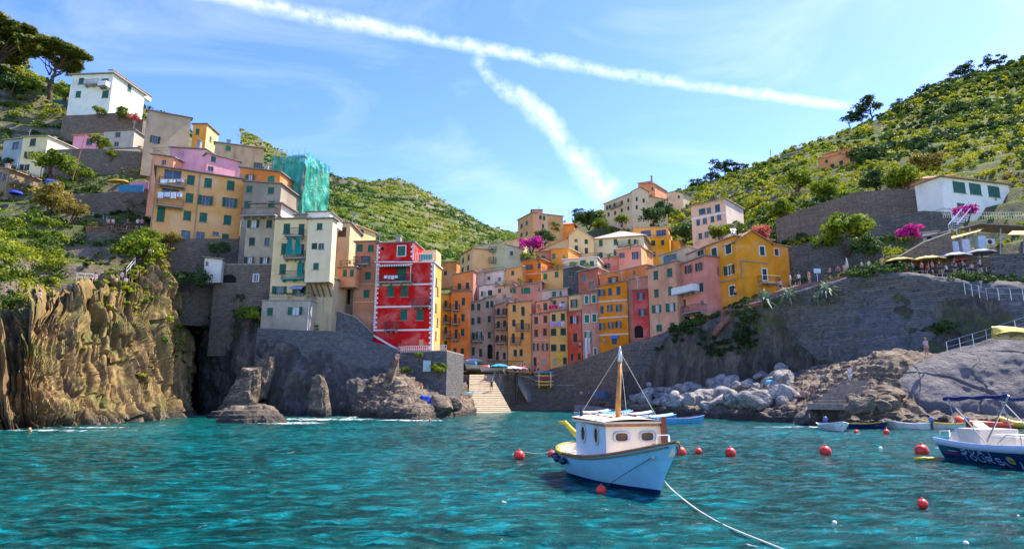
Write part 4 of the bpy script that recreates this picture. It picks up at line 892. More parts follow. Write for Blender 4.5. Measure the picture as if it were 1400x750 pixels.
# ---------------- ochre loggia house
h = House('house', 'large ochre house with stacked loggias and white washing, on the left cliff', 209, 84.6, 331, 90, 228, 325, sx=None, dep=9, yt1=246, col=C_OCH, wear=.18, ww=10.5, wh=13, fnd=2, rise=.5, over=.4, side_col=(.56, .36, .2))
h.ws([(261, 246), (284.5, 250), (315.5, 253.5), (259, 270.5), (256, 294.5), (278, 297), (311, 300.5)]).ws([(281, 274), (314, 277)], 'o', ww=10)
h.ws([(220, 293, 'c', 11, 20), (254, 320, 'p', 13, 10), (274, 322, 'p', 12, 10), (295, 319.5, 'p', 9, 5)]).w(308, 326, 'D', 9, 13)
h.ws([(236, 241, 'p', 24, 17), (233, 263, 'p', 24, 10)])
h.finish().balcony(217, 254, 253, out=1.1).balcony(214, 251, 281, out=1.1)
m = MB(); x, z = h.hit(273, 245); m.tube([(x, -.1, z-9), (x, -.1, z+1)], .06, 5); m.build('drainpipe', M_STONE, h.root)
laundry(h, 216, 250, 266, [(.7, .7, .72), (.6, .62, .74), (.72, .7, .7), (.55, .5, .6)], 'white washing hung along the lower loggia of the large ochre house', off=1.2, hang=.95)
laundry(h, 219, 252, 248.5, [(.7, .7, .72), (.7, .66, .5), (.5, .45, .55)], 'pale washing over the upper loggia rail of the large ochre house', off=1.2, hang=.5)
# ---------------- grey plastered tower and neighbours
h = House('house', 'orange penthouse with white window above the grey plastered house', 328, 90, 383, 89.5, 229, 252, yt1=236, dep=7, col=C_ORA, wear=.4, ww=6, wh=9, rise=.2)
h.w(342, 243, 'w', 6, 9).w(370.5, 246.5, 'c', 9, 12, sh='v').finish()
h = House('house', 'grey plastered house with small green shutters beside the ochre loggia house', 331, 88, 382, 87.5, 248, 330, yt1=252, dep=7, col=(.24, .21, .185), wear=.8, ww=8.5, wh=9.5, rise=.1, fnd=9)
h.ws([(341, 257), (370.5, 260.5), (338, 279.5), (371, 279.5)]).finish()
h = House('house', 'grey and brown plastered house with a brick terrace on its roof', 335, 84.5, 380, 84, 297, 362, yt1=297, sx=None, dep=8, col=(.33, .28, .22), wear=1.0, ww=8, wh=11, sh='d', fnd=1.0, chim=False)
h.ws([(346.5, 306, 'w', 8, 11), (368, 306), (344.5, 330, 'c', 8, 11), (365, 330.5, 'p', 7, 11), (341.5, 355.5, 'w', 6.5, 9), (362, 356, 'w', 6.5, 9)]).finish().balcony(335, 381, 297, out=1.2)
h = House('house', 'reddish rooftop terrace room with a white end wall, right of the grey plastered house', 345, 88, 384, 87.5, 279, 300, sx=402, yt1=279, col=(.40, .14, .09), side_col=(.66, .62, .6), wear=.4, ww=7, wh=11, rcol=M_SLATE, over=.5, rise=.1, chim=False)
h.ws([(353, 288, 'p', 9, 10), (373, 288, 'p', 9, 10)]).finish()
h = House('house', 'rough stone lower storey with one small white window under the grey and brown house', 292, 85, 377, 83.8, 362, 425, yt1=362, dep=7, col=C_GRE, mat=MAS_BROWN, ww=6, wh=9, rcol=M_STONE, over=.05, fnd=6, chim=False)
h.w(350, 380, 'p', 6.5, 9, trim=True).w(312, 381, 'A', 22, 12).finish()
# ---------------- scaffolded building
def netmat():
    m, t, b = newmat('scaffold_netting'); g = t.n('ShaderNodeNewGeometry'); p = g.outputs['Position']
    n = t.noise(t.scale(p, (1, 1, .5)), .9, 5, .6, 1.2); s = t.n('ShaderNodeSeparateXYZ'); t.l(p, s.inputs[0])
    t.l(t.ramp(n, [(.3, (.004, .16, .12)), (.5, (.01, .32, .22)), (.7, (.06, .52, .38))]), b.inputs['Base Color']); b.inputs['Roughness'].default_value = .5
    tr = t.n('ShaderNodeBsdfTransparent'); mx = t.n('ShaderNodeMixShader'); mx.inputs[0].default_value = .22; t.l(b.outputs[0], mx.inputs[1]); t.l(tr.outputs[0], mx.inputs[2]); t.l(mx.outputs[0], m.node_tree.nodes['Material Output'].inputs[0])
    bump(t, b, n, .5, .8); return m
h = House('house', 'building wrapped in green scaffold netting above the cream balcony house', 386, 96, 411, 95, 226, 300, sx=433, yt1=224, col=(.4, .36, .3), wear=.6, ww=7, wh=10, chim=False, over=.2, fnd=10)
h.ws([(398, 240), (397, 262), (396, 280)]).finish()
sc = empty('scaffold', h.A, h.rz, label='green netted scaffold around the building left of the far hill', cat='scaffold')
f_ = MB(); z1 = h.h0+1.2
for zz in np.arange(0, z1, 2.0): f_.box(-1.2, h.W+1.2, -1.15, -.5, zz, zz+.08); f_.box(h.W+.5, h.W+1.15, -.5, h.dep, zz, zz+.08)
f_.build('deck', M_METAL, sc)
f_ = MB()
for u in np.linspace(-1.1, h.W+1.1, 6): f_.tube([(u, -1.1, -6), (u, -1.1, z1+.9)], .05, 4)
for v in np.linspace(0, h.dep, 5): f_.tube([(h.W+1.1, v, -6), (h.W+1.1, v, z1+.4)], .05, 4)
f_.build('frame', M_METAL, sc)
def netpanel(p0, p1, za, zb_, out):
    nu, nv = 40, 60; U, Vv = np.meshgrid(np.linspace(0, 1, nu), np.linspace(0, 1, nv)); p0 = np.array(p0); p1 = np.array(p1)
    G = np.zeros((nv, nu, 3)); G[..., :2] = p0+(p1-p0)*U[..., None]; G[..., 2] = za+(zb_-za)*Vv
    k = np.array([U*7, Vv*9, U*0+out[0]*3]).transpose(1, 2, 0); amp = .35*fbm(k, 3)+.22*ridged(np.stack([U*3+Vv*2.5, Vv*2-U*2, U*0], 2), 2)
    G[..., 0] += out[0]*amp; G[..., 1] += out[1]*amp
    a = (np.arange(nv-1)[:, None]*nu+np.arange(nu-1)[None, :]).ravel(); return G.reshape(-1, 3), np.stack([a, a+1, a+nu+1, a+nu], 1)
NET = netmat()
G, Fq = netpanel((-1.2, -1.45), (h.W+1.3, -1.45), -6, z1-.4, (0, -1)); mobj('net', G, Fq, NET, sc, smooth=True)
G, Fq = netpanel((h.W+1.45, -1.3), (h.W+1.45, h.dep+1), -5, z1, (1, 0)); mobj('net', G, Fq, NET, sc, smooth=True)
# ---------------- cream balcony house
TEAL = plain('teal_awning', (.02, .3, .27), .7, .12); GREYB = plain('grey_blue_awning', (.25, .28, .42), .7, .1)
h = House('house', 'tall cream house with balconies and hanging teal curtains', 372, 82.6, 421, 82.2, 300, 411, dep=8, col=C_CRM, wear=.35, ww=9, wh=14, rcol=M_SLATE, fnd=.3, chim=False)
h.ws([(392, 312.5, 'c', 9, 14), (412, 314, 'c', 8, 16), (390, 340, 'c', 11, 15), (411, 341, 'p', 9, 14), (386.5, 367.5), (411, 366, 'c', 9, 15), (383, 396.5, 'o', 9, 11), (410, 397, 'o', 10, 13)])
h.finish().balcony(393, 416, 324).balcony(391, 418, 354).balcony(388, 419, 382, slab=TEAL).awning(402, 420, 391, GREYB, out=1.6)
for (x0, x1, y0, y1) in ((396, 406, 327, 351), (407, 417, 326, 350), (412, 419, 357, 380)):
    a, z1_ = h.hit(x0, y0); b, _ = h.hit(x1, y0); _, z0_ = h.hit(x0, y1); m = MB(); n = 14
    V = []
    for j in range(n+1):
        for q in (0, 1): u = a+(b-a)*j/n; d = -1.06-.09*math.sin(j*1.7)-.02*q; V += [(a+(b-a)*(.5+(j/n-.5)*.5), d, z1_), (u, d, z0_)]
    m.add(V, [(4*j+q, 4*j+4+q, 4*j+5+q, 4*j+1+q) for j in range(n) for q in (0, 2)]); m.build('curtain', TEAL, h.root)
h.rooftop_box(398, 414, 291, 300, 1, 4, plaster(C_GRE, .5)).rooftop_box(414, 446, 287, 300, 1.2, 5, plaster(C_WHT, .2))
h = House('house', 'projecting cream block with small shutters and a sunlit edge, left of the pale yellow house', 419, 81.0, 453, 80.6, 300, 382, sx=460, col=(.66, .55, .40), wear=.25, ww=7.5, wh=9, rcol=M_SLATE, fnd=.3, chim=False)
h.ws([(437, 309.5), (439, 336.5, 'p', 8, 8), (432, 363.7)])
m_ = h.finish(); m = MB(); a, z = h.hit(430, 336.5); m.box(a-.36, a+.36, -.06, -.01, z-.42, z+.42); m.build('shutter', M_DKGREEN, h.root)
m = MB()
for px in (423, 430, 437, 446): 
    a, z = h.hit(px, 382); m.tube([(a, .2, z-.3), (a+.15, 1.6, z-2.0)], .12, 5); 
m.build('bracket', M_WOOD, h.root)
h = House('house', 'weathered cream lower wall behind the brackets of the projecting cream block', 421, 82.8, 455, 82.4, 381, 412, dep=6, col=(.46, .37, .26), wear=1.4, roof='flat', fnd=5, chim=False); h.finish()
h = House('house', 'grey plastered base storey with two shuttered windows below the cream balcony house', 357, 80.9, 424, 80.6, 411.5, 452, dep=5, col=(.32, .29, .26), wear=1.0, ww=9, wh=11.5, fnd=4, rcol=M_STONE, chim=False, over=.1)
h.ws([(369, 426, 'c', 8, 11), (404, 425, 'w', 10, 11)]).finish().terrace_rail()
m = MB(); u, z = h.hit(422, 430); m.tube([(u, -.12, z-2), (u, -.12, z+1.7)], .05, 5); m.build('drainpipe', M_WHITE, h.root)
# ---------------- pale yellow house + narrow neighbours
h = House('house', 'narrow brown-plastered house with a reddish door box, between cream block and pale yellow house', 459, 90, 476, 90, 305, 420, yt1=305, dep=8, col=(.5, .38, .26), wear=.9, ww=7, wh=11, roof='flat', sh='b')
h.w(466.5, 317, 'c', 11, 13, sh='b').finish()
h = House('house', 'pale yellow house with white curtained window behind the brick pink house', 474, 94, 513, 100, 304, 365, yt1=319, dep=9, col=(.62, .49, .27), wear=.3, ww=6, wh=10, rise=.4, rcol=M_TERRAL)
h.w(490, 317, 'w', 6.5, 10).finish()
h = House('house', 'brick pink house with dark green shutters, joined to the left of the red house', 484, 86.5, 514, 86.2, 331, 430, dep=8, col=(.42, .19, .15), wear=.45, ww=7.5, wh=9.5, rcol=M_SLATE, fnd=6)
h.ws([(492, 339, 'c', 8, 10), (507, 339.6, 'c', 8, 10), (500, 355, 'p', 13, 9), (503, 377, 'c', 8, 11), (501, 401.5, 'c', 8, 11)]).belt([388, 413], plaster((.55, .3, .24), .3), th=.15).finish().balcony(486, 506, 362)
h = House('house', 'small brick pink bay with a cluttered balcony on top, left of the brick pink house', 463, 84.3, 486, 84, 366, 389, sx=492, col=(.46, .19, .13), wear=.4, ww=5.5, wh=9.5, fnd=.3, chim=False)
h.ws([(471.5, 373, 'c', 5.5, 9.5, ), (481, 373, 'c', 5.5, 9.5)]).finish().terrace_rail()
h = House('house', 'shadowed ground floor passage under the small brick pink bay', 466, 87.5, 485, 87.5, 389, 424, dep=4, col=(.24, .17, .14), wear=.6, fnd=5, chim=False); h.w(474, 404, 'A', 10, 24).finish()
# ---------------- RED HOUSE
RED = plaster(C_RED, .0)
h = House('red_house', 'tall crimson house with white quoins and bands above the harbour', 512, 85.6, 592, 84.6, 359, 482, sx=603, yt1=359, col=C_RED, side_col=(.66, .42, .10), wear=.0, roof='flat', rcol=M_WHITE, over=.18, ww=9, wh=13, fnd=2, chim=False)
h.ws([(534, 398, 'c', 9.5, 15), (553, 398, 'c', 9.5, 15), (552, 430, 'c', 9.5, 15), (574, 430, 'c', 9.5, 15), (549, 374, 'D', 13, 19), (544, 374, 'p', 1, 1)])
for (px, py) in ((596.5, 385), (598.5, 398), (596, 420), (598, 440), (596, 458)): h.w(px, py, 'c', face='r', m=.9, wh=11)
h.finish(); h.belt([389, 419, 451], M_WHITE, th=.22)
# quoins
def quoins(h, u0, sgn, z0, z1, mat=M_WHITE):
    m = MB(); z = z0; k = 0
    while z < z1-.2:
        L = .46 if k % 2 else .24; a, b = (u0, u0+L) if sgn > 0 else (u0-L, u0); m.box(a-.02 if sgn > 0 else a, b if sgn > 0 else b+.02, -.045, -.003, z, z+.28); z += .34; k += 1
    m.build('quoin', mat, h.root)
quoins(h, 0, 1, h.hit(512, 452)[1], h.h0-.2); quoins(h, h.W, -1, .2, h.h0-.2)
m = MB(); m.box(h.W+.003, h.W+.04, 0, .55, .2, h.h0-.2); m.build('corner_strip', M_WHITE, h.root)
# upper block
u1_, _ = h.hit(566, 345); zt_ = zat(331.5, 85); m = MB(); zt_ -= h.zb
def up_face(u, z, d): return (u, -d, z)
uw = h.hit(549, 343); m.box(0, u1_, 0, 7, h.h0+.17, zt_); m.build('wall', RED, h.root)
fo = make_window(h.root, h.ff, uw[0]-.55, uw[0]+.55, uw[1]-.72, uw[1]+.72, 'q', 'g', True, rec=-.02)
for s0, s1 in ((-.54, -.01), (.01, .54)):
    mm = MB(); mm.box(uw[0]+s0, uw[0]+s1, -.09, -.04, uw[1]-.7, uw[1]+.7); mm.build('shutter', M_GREEN, fo)
for (u0, sg) in ((0, 1), (u1_, -1)): quoins(h, u0, sg, h.h0+.3, zt_-.1)
m = MB(); m.box(-.2, u1_+.2, -.2, 7.2, zt_+.003, zt_+.15); ro = m.build('roof', M_SLATE, h.root)
m = MB(); cx, _ = h.hit(541, 330); m.box(cx-.35, cx+.35, 1, 1.8, zt_, zt_+1.3); m.box(cx-.45, cx+.45, .9, 1.9, zt_+1.303, zt_+1.42); m.build('chimney', M_CONC, ro)
m = MB(); a, z = h.hit(523, 340); m.lathe([(.001, -.05), (.22, -.05), (.22, .0), (.14, .0), (.14, -.02), (.001, -.02)], 12, 0, (a, -.03, z), 'y'); m.build('vent', M_DARK, h.root)
# terrace under the striped awning, real recess-like balcony
def stripemat():
    m, t, b = newmat('striped_awning'); g = t.n('ShaderNodeTexCoord'); s = t.n('ShaderNodeSeparateXYZ'); t.l(g.outputs['Object'], s.inputs[0])
    f = t.m('GREATER_THAN', t.m('FRACT', t.m('MULTIPLY', s.outputs[0], 3.0)), .5); t.l(t.mix(f, (.62, .62, .58), (.16, .26, .28)), b.inputs['Base Color']); b.inputs['Roughness'].default_value = .8; return m
h.balcony(520, 565, 387, out=1.3).awning(520.5, 565, 362, stripemat(), out=1.5, drop=.35)
h.balcony(565, 589, 419, out=1.0).balcony(528, 544, 451, out=1.0)
m = MB()
for px in (521, 564.5): a, z = h.hit(px, 387); m.tube([(a, -1.25, z), (a, -1.25, z+2.3)], .04, 5)
m.build('post', M_WHITE, h.root)
laundry(h, 529, 548, 379, [(.7, .7, .7), (.35, .5, .6), (.7, .68, .66), (.5, .6, .66)], 'small white washing on the awning terrace of the red house', off=1.35, hang=.6)
m = MB(); a, z = h.hit(576, 468); m.box(a-.3, a+.3, -.04, -.003, z-.4, z+.4); m.build('notice', plain('notice', (.62, .3, .12), .8), h.root)
m = MB(); a, z0 = h.hit(568, 358); b, _ = h.hit(589, 358); z0 = h.h0+.16; m.box(a+.1, b, 3, 6, z0, z0+2.2); m.build('roof_cabin', plaster((.66, .42, .33), .3), h.root)
m = MB(); m.tube([(a, -.05, z0+1), (b+.4, -.05, z0+1), (b+.4, 5, z0+1)], .04, 5)
for k in range(12): t = k/11; m.tube([(a+(b-a+.4)*t, -.05, z0), (a+(b-a+.4)*t, -.05, z0+1)], .025, 4)
m.build('railing', M_WHITE, h.root)
m = MB(); m.box(a+.6, b+.2, -.02, .0, z0+.05, z0+.85); m.build('railing_screen', TEAL, h.root)
# stair rake along the lower left: white raking band
m = MB(); a, z = h.hit(508, 455); b, zb2 = h.hit(547, 478); m.add([(a, -.10, z), (a, -.10, z-.3), (b, -.10, zb2-.3), (b, -.10, zb2), (a, -.003, z), (a, -.003, z-.3), (b, -.003, zb2-.3), (b, -.003, zb2)], [(0, 1, 2, 3), (4, 7, 6, 5), (0, 3, 7, 4), (1, 5, 6, 2)]); m.build('raking_band', M_WHITE, h.root)
pl = MB(); b0 = P(584, 500, 80.75); pl.box(b0[0]-.5, b0[0]+.5, b0[1]-.22, b0[1]-.12, b0[2]-.7, b0[2]+.7); pq = pl.build('plaque', plain('plaque', (.42, .55, .52), .6, .1)); tag(pq, 'pale green rectangular plaque on the stone bastion under the red house', 'plaque')
# ---------------- houses behind the red house, bottom of the valley
G3 = None
def CH(label, x0, D0, x1, D1, yt, yb, **k):
    k.setdefault('dep', 9); k.setdefault('ww', 5.2); k.setdefault('wh', 9.6); k.setdefault('sh', 'd'); k.setdefault('wear', .5); k.setdefault('rcol', M_SLATE); k.setdefault('over', .25)
    return House('house', label, x0, D0, x1, D1, yt, yb, **k)
h = CH('small peach house with one window beyond the red house roof', 600, 158, 624, 156, 360, 392, col=(.56, .24, .12), ww=4, wh=6, dep=10).w(609, 373).finish()
h = CH('bright yellow narrow house squeezed right of the red house', 603, 114, 617.5, 115, 402, 492, col=(.66, .36, .04), ww=4, wh=9, dep=12); h.ws([(609.5, 415), (609.5, 434), (609.5, 451), (609.5, 470)], 'D').finish().balcony(605, 615, 441).balcony(605, 615, 460).balcony(605, 615, 422)
h = CH('vivid orange house with three iron balconies, right of the yellow narrow house', 616.5, 113.5, 643, 114, 400, 500, yt1=398, col=(.62, .21, .06), side_col=(.55, .25, .15), wear=.25, ww=4.6, wh=10, dep=12, chim=False)
h.ws([(633.5, 412), (633, 434), (632.5, 454), (624, 417, 'D', 4, 12), (622.5, 435, 'D', 4, 12), (623.5, 456, 'D', 4, 12), (632, 481, 'D', 4.5, 10), (622, 480, 'D', 4, 9)]).finish().balcony(618, 628, 424).balcony(618, 628, 443).balcony(617, 628, 464)
h = CH('orange top storey with terrace rail above the vivid orange house', 620, 126, 647, 124.5, 376, 400, yt1=370, col=(.60, .24, .08), side_col=(.5, .26, .2), ww=4.5, wh=8, sx=None, dep=9); h.ws([(628, 391), (639, 390)]).finish().balcony(619, 642, 400, out=1.5)
h = CH('two-storey taupe house with small dark shutters, left of the arched door', 643, 115, 662, 115.5, 414, 502, yt1=409, col=(.30, .235, .185), wear=.7, dep=11, ww=4.4, wh=9)
h.ws([(646.5, 419.5), (654.5, 418), (646.5, 439), (655, 437.5), (647, 459), (655, 458, 'o', 4, 10), (647, 480, 'D', 4, 11), (657, 482, 'D', 4, 11)]).finish().balcony(645, 660, 466)
h = CH('grey-brown house with an arched doorway at the head of the slipway', 662, 115.5, 677, 116, 408, 502, yt1=404, col=(.32, .25, .20), wear=.6, dep=11, ww=4.2, wh=9)
h.ws([(666.5, 416), (672.5, 415.5), (669, 436), (669, 458), (670, 480, 'A', 7, 20)]).finish()
h = CH('pale attic storey with shutters above the taupe houses', 655, 124, 678, 122, 391, 412, yt1=388, col=(.60, .56, .52), wear=.4, ww=5, wh=6.5, rise=.6, roof='shed'); h.ws([(660, 401), (670, 400, 'c', 6, 7)]).finish()
h = CH('narrow faded pink house with crowded balconies beside the yellow house', 677, 115, 695, 114, 418, 503, yt1=412, col=(.42, .29, .23), wear=1.0, dep=9, ww=4, wh=8.5)
h.ws([(681.5, 425.5), (690.5, 426, 'o', 3.2, 9), (681.5, 443), (690, 442), (680, 462), (689, 461.5, 'o', 3, 8), (680, 486, 'D', 4, 12), (689.5, 486)]).finish().balcony(679, 695, 432).balcony(679, 694, 450).balcony(679, 694, 469)
h = CH('golden yellow house with a faded lower wall, at the centre of the harbour front', 695, 112, 726.5, 112.5, 415, 505, yt1=411, col=(.66, .40, .10), wear=.35, dep=10, ww=4.4, wh=9)
h.ws([(703, 421), (715, 425, 'D', 4.6, 12), (702.5, 441), (714, 444, 'D', 4.6, 15), (702, 462, 'D', 4, 13), (714, 459), (704.5, 482), (712.5, 481.5)]).finish().balcony(705, 723, 450.5, out=.7).balcony(698, 712, 469, out=.7)
h = CH('salmon pink house with brown shutters right of the golden yellow house', 727, 112, 752, 112, 430, 502, yt1=427, col=(.60, .25, .19), wear=.3, dep=9, ww=5, wh=9.5, sh='b')
h.ws([(733, 437.5), (745.5, 436, 'c', 5, 9.5), (733, 455), (745, 453.5), (732.5, 474, 'o', 3.4, 10), (745, 474, 'o', 3.6, 10), (731.5, 494, 'D', 4, 12), (743.5, 495, 'p', 5, 6)]).belt([464.5], th=.12).finish()
h = CH('peach upper storey with green shutters above the salmon pink house', 733, 116, 753, 115.5, 413, 430, yt1=410, col=(.64, .33, .19), wear=.4, dep=8, ww=5.4, wh=9.5, sh='g', chim=False); h.ws([(745.5, 418.5), (736.5, 418.5, 'p', 4, 5)]).finish()
h = CH('yellow house with washing lines between the salmon and red houses', 752, 111.5, 776, 111, 427, 498, yt1=424, col=(.64, .42, .15), wear=.3, dep=9, ww=5.4, wh=9.5)
h.ws([(757, 434), (769.5, 433), (756.8, 453.6, 'c', 7.5, 9.5), (770, 453, 'c', 7.5, 9.5), (757, 475, 'c', 7.5, 9), (769.5, 475, 'c', 7.5, 9), (772.4, 493, 'D', 5, 9), (759, 494, 'p', 5, 7)]).finish()
laundry(h, 752, 772, 440, [(.45, .35, .6), (.6, .3, .45), (.3, .35, .55), (.6, .5, .6)], 'lilac and pink washing on the yellow house, second line from the top', off=.8, hang=1.1)
laundry(h, 762, 770, 484, [(.75, .6, .03), (.7, .55, .03)], 'bright yellow washing low on the yellow washing-line house', off=.6, hang=.8)
h2 = CH('pink-peach storey above the yellow washing-line house', 752.5, 116, 776, 115.5, 408, 427, yt1=405, col=(.60, .34, .26), wear=.5, dep=8, ww=5, wh=8, sh='g', chim=False); h2.ws([(758, 414.5), (769.5, 416)]).finish()
laundry(h2, 752, 764, 419, [(.6, .01, .08), (.65, .02, .1), (.55, .01, .1)], 'crimson washing hanging above the yellow washing-line house', off=2.6, hang=.9)
laundry(h2, 766, 774, 417, [(.7, .7, .72), (.4, .5, .7)], 'white and blue washing beside the crimson washing', off=2.6, hang=1.0)
h = CH('deep red house with a yellow top floor, left of the mauve house', 776.5, 110.5, 795.5, 109.5, 427, 493, yt1=424, col=(.48, .09, .05), wear=.35, dep=8, ww=5.4, wh=10)
h.ws([(785.5, 437, 'w', 5, 11), (786.5, 461.5, 'c', 5.5, 12, ), (782, 488, 'D', 3.5, 9), (792, 487, 'D', 3.5, 9)]).finish()
h = CH('pale yellow top floor with lilac shutters over the deep red house', 777.5, 111.5, 795.5, 110.5, 405, 427, yt1=402, col=(.62, .46, .25), wear=.3, dep=8, ww=5, wh=11, sh='b', chim=False); h.ws([(785, 414.5, 'o', 4.5, 11)]).finish()
h = CH('mauve house with white-framed bright green shutters', 796, 109, 819, 108, 401, 488, yt1=397, col=(.44, .20, .22), wear=.3, dep=9, ww=5, wh=10.5, sh='v', trim=True)
h.ws([(802, 409.5), (812, 408.3), (802.3, 435.5, 'c', 6, 10.5), (812.6, 434.5, 'c', 5.6, 10.5), (804, 461, 'o', 4.5, 16), (814, 480, 'D', 3.5, 9)]).finish()
laundry(h, 800, 808, 462, [(.7, .66, .66), (.66, .5, .5)], 'long white sheet hanging from the mauve house', off=.5, hang=3.2)
h = CH('rich orange house with three rows of blue-green windows above the brown stone wall', 818, 107, 858.5, 104.5, 392, 474, yt1=384, col=(.60, .23, .035), side_col=(.48, .2, .17), wear=.2, dep=9, ww=5, wh=10, sh='u', sx=None, fnd=1.2)
h.ws([(823, 400, 'o', 4, 9), (834, 398.6, 'c', 5, 10), (845.5, 397, 'c', 5.5, 11), (823, 423, 'c', 4.5, 10), (833.7, 421.3, 'o', 3.6, 9.5), (846, 421, 'o', 3.6, 10), (823.5, 446, 'o', 3.5, 9), (835, 444.6, 'o', 3.5, 9.5), (846, 443.5, 'o', 3.5, 10), (840, 466, 'D', 7, 9)], trim=None)
h.belt([411, 433.5, 457], th=.26).finish().awning(836, 846, 459, plain('blue_awning', (.04, .2, .62), .6), out=.6, drop=.3)
h = CH('set-back orange terrace storey under a pale sloping roof, above the rich orange house', 820, 114, 886, 106, 376, 396, yt1=362, col=(.56, .22, .08), side_col=(.5, .22, .18), wear=.4, dep=8, ww=7, wh=9, rcol=M_BEIGE, rise=.6, chim=False)
h.ws([(838, 383, 'p', 14, 9), (848, 380, 'D', 6, 9), (867, 373, 'p', 4, 5)]).finish()
h = CH('blank mauve-pink house wall between the orange and ochre-beige houses', 859, 105, 887, 104, 383, 440, yt1=378, col=(.46, .22, .19), wear=.5, dep=6, chim=False); h.finish()
h = CH('small crimson house with a vaulted red passage, left of the ochre-beige house', 866, 101.5, 887, 100.5, 397, 466, yt1=395, col=(.46, .08, .07), side_col=(.4, .3, .27), wear=.5, dep=6, ww=4.8, wh=9, sh='u')
h.ws([(876, 404.5, 'o', 4.4, 10), (878, 426.5, 'o', 4.4, 9), (873, 453, 'A', 12, 17)]).finish()
h = CH('ochre-beige house with green shutters and pink blinds beside the pale pink balcony house', 887, 99.5, 928, 94.5, 368, 454, yt1=357, col=(.50, .34, .16), wear=.9, dep=8, ww=5.8, wh=10.5, sh='g')
h.ws([(896.5, 376, 'c', 6.5, 12), (915.5, 372.5, 'c', 7, 12), (897.5, 400.5, 'c', 6, 11), (916.5, 397.5, 'c', 6, 12), (898.5, 422, 'w', 5.4, 11), (918, 420, 'w', 5.4, 12), (901, 448, 'D', 8, 9), (919, 444.5, 'D', 6, 8)]).finish()
h = CH('beige top storey with a dark glazed veranda above the ochre-beige house', 903, 103, 942, 99, 350, 370, yt1=337, col=(.44, .36, .27), wear=.8, dep=7, ww=7, wh=9, rcol=M_TERRAL, rise=.4, chim=False)
h.ws([(915.5, 354, 'p', 19, 12)]).finish()
h = CH('pale pink house with white balcony and garage, left of the orange gable house', 928, 96, 966, 90, 364, 437, yt1=350, col=(.58, .24, .24), wear=.5, dep=8, ww=6, wh=11, sh='d')
h.ws([(941.5, 368, 'o', 5, 11), (956, 364.5, 'o', 5, 11), (938, 392, 'p', 4.5, 6), (947, 391, 'p', 4.5, 6), (958.5, 392.5, 'c', 6, 12), (934, 414, 'p', 7, 9), (960, 413.5, 'p', 4, 5), (936, 434, 'A', 13, 9)]).finish().balcony(927, 957, 404, out=1.3, solid=M_WHITE).balcony(943, 967, 429, out=1.6)
h = CH('mauve attic under a low grey roof above the pale pink balcony house', 940, 99, 967, 94, 348, 364, yt1=338, col=(.46, .3, .32), wear=.5, dep=7, rcol=M_SLATE, chim=False); h.w(957, 345, 'p', 10, 7).finish()
# ---------------- orange gable house
G_O = (.58, .27, .045)
h = House('house', 'bright orange-ochre gabled house with dark shutters on the right cliff walk', 1008, 87.5, 1057, 89, 330, 402, yt1=333, dep=11, col=G_O, wear=.35, roof='gable_front', peak=(.45, zat(315.5, 88)-zat(402, 87.5)), ww=7.5, wh=12, sh='d', trim=True, rcol=M_TERRA, over=.35, fnd=5)
h.ws([(1042, 343, 'c', 6.5, 12), (1045.5, 375, 'D', 6, 15)]).finish().balcony(1036, 1061, 387, out=1.1)
m = MB(); a, z = h.hit(1013, 356); b, z2 = h.hit(1050, 360); m.tube([(a, -.1, h.hit(1013, 380)[1]), (a, -.1, z), (b, -.1, z2)], .09, 5); m.build('drainpipe', M_STONE, h.root)
h = House('house', 'orange-ochre wing with six windows, joined left of the gabled orange house', 966, 93.8, 1008.3, 87.6, 338, 418, yt1=323, dep=7, col=G_O, wear=.35, ww=7.5, wh=12.5, sh='d', trim=True, rcol=M_TERRAL, rise=.8, over=.35, fnd=5)
h.ws([(976.5, 345), (996, 340, 'c', 8, 14), (978.5, 372, 'o', 6.5, 13), (998, 369, 'o', 6.5, 13), (981, 400.5, 'c', 7, 13), (1001, 397, 'c', 7, 13)]).finish()
m = MB(); a, z = h.hit(972, 387); b, z2 = h.hit(1006, 382); m.tube([(a, -.1, z), (b, -.1, z2)], .09, 5); m.build('drainpipe', M_STONE, h.root)
h = House('house', 'low orange annexe with one shuttered window at the right end of the gabled orange house', 1056, 91, 1078, 92, 334, 362, yt1=338, dep=6, col=G_O, wear=.3, ww=6, wh=9, sh='b', trim=True, rcol=M_TERRAL, chim=False)
h.w(1061.5, 344.7, 'c', 5.5, 9).finish()
# ---------------- upper village
h = House('house', 'pink and white apartment house with ribbon windows below the green hill', 946, 128, 994, 123, 283, 336, yt1=272, sx=1018, col=(.64, .40, .42), side_col=(.72, .58, .54), wear=.2, ww=6, wh=8, rcol=M_BEIGE, rise=.2, fnd=8)
for (px, py, w_, hh) in ((960, 289, 9, 8), (969, 287.5, 6, 8), (981, 284.5, 7, 10), (954.5, 304, 5, 8), (963.5, 302, 6, 8), (974, 299.5, 5, 8), (983, 297, 6, 8), (957.5, 322.5, 5, 8), (966, 320.5, 6, 8), (975, 318.5, 5, 8), (985, 316, 6, 8)): h.w(px, py, 'p' if w_ == 6 else 'c', w_, hh, sh='u')
h.finish().belt([294.5], M_WHITE, th=.4)
h = House('house', 'golden yellow house with a glazed terrace floor under the hill', 868, 146, 916, 143, 325, 360, yt1=325, dep=10, col=(.66, .40, .03), wear=.2, ww=5, wh=6.5, sh='d', rcol=M_TERRAL, chim=False, over=.1, fnd=8)
h.ws([(893, 332, 'c', 5.5, 7), (906, 331.5, 'c', 4.5, 7), (893, 347.5, 'p', 7, 6)]).finish()
h = House('house', 'set-back glazed top floor of the golden yellow house', 866, 150, 914, 147, 311, 325, yt1=311, dep=8, col=(.6, .38, .12), wear=.3, ww=13, wh=9, rcol=M_BEIGE, chim=False)
h.ws([(883, 319, 'p', 14, 8), (904, 318, 'p', 14, 8)]).finish().terrace_rail(z=0)
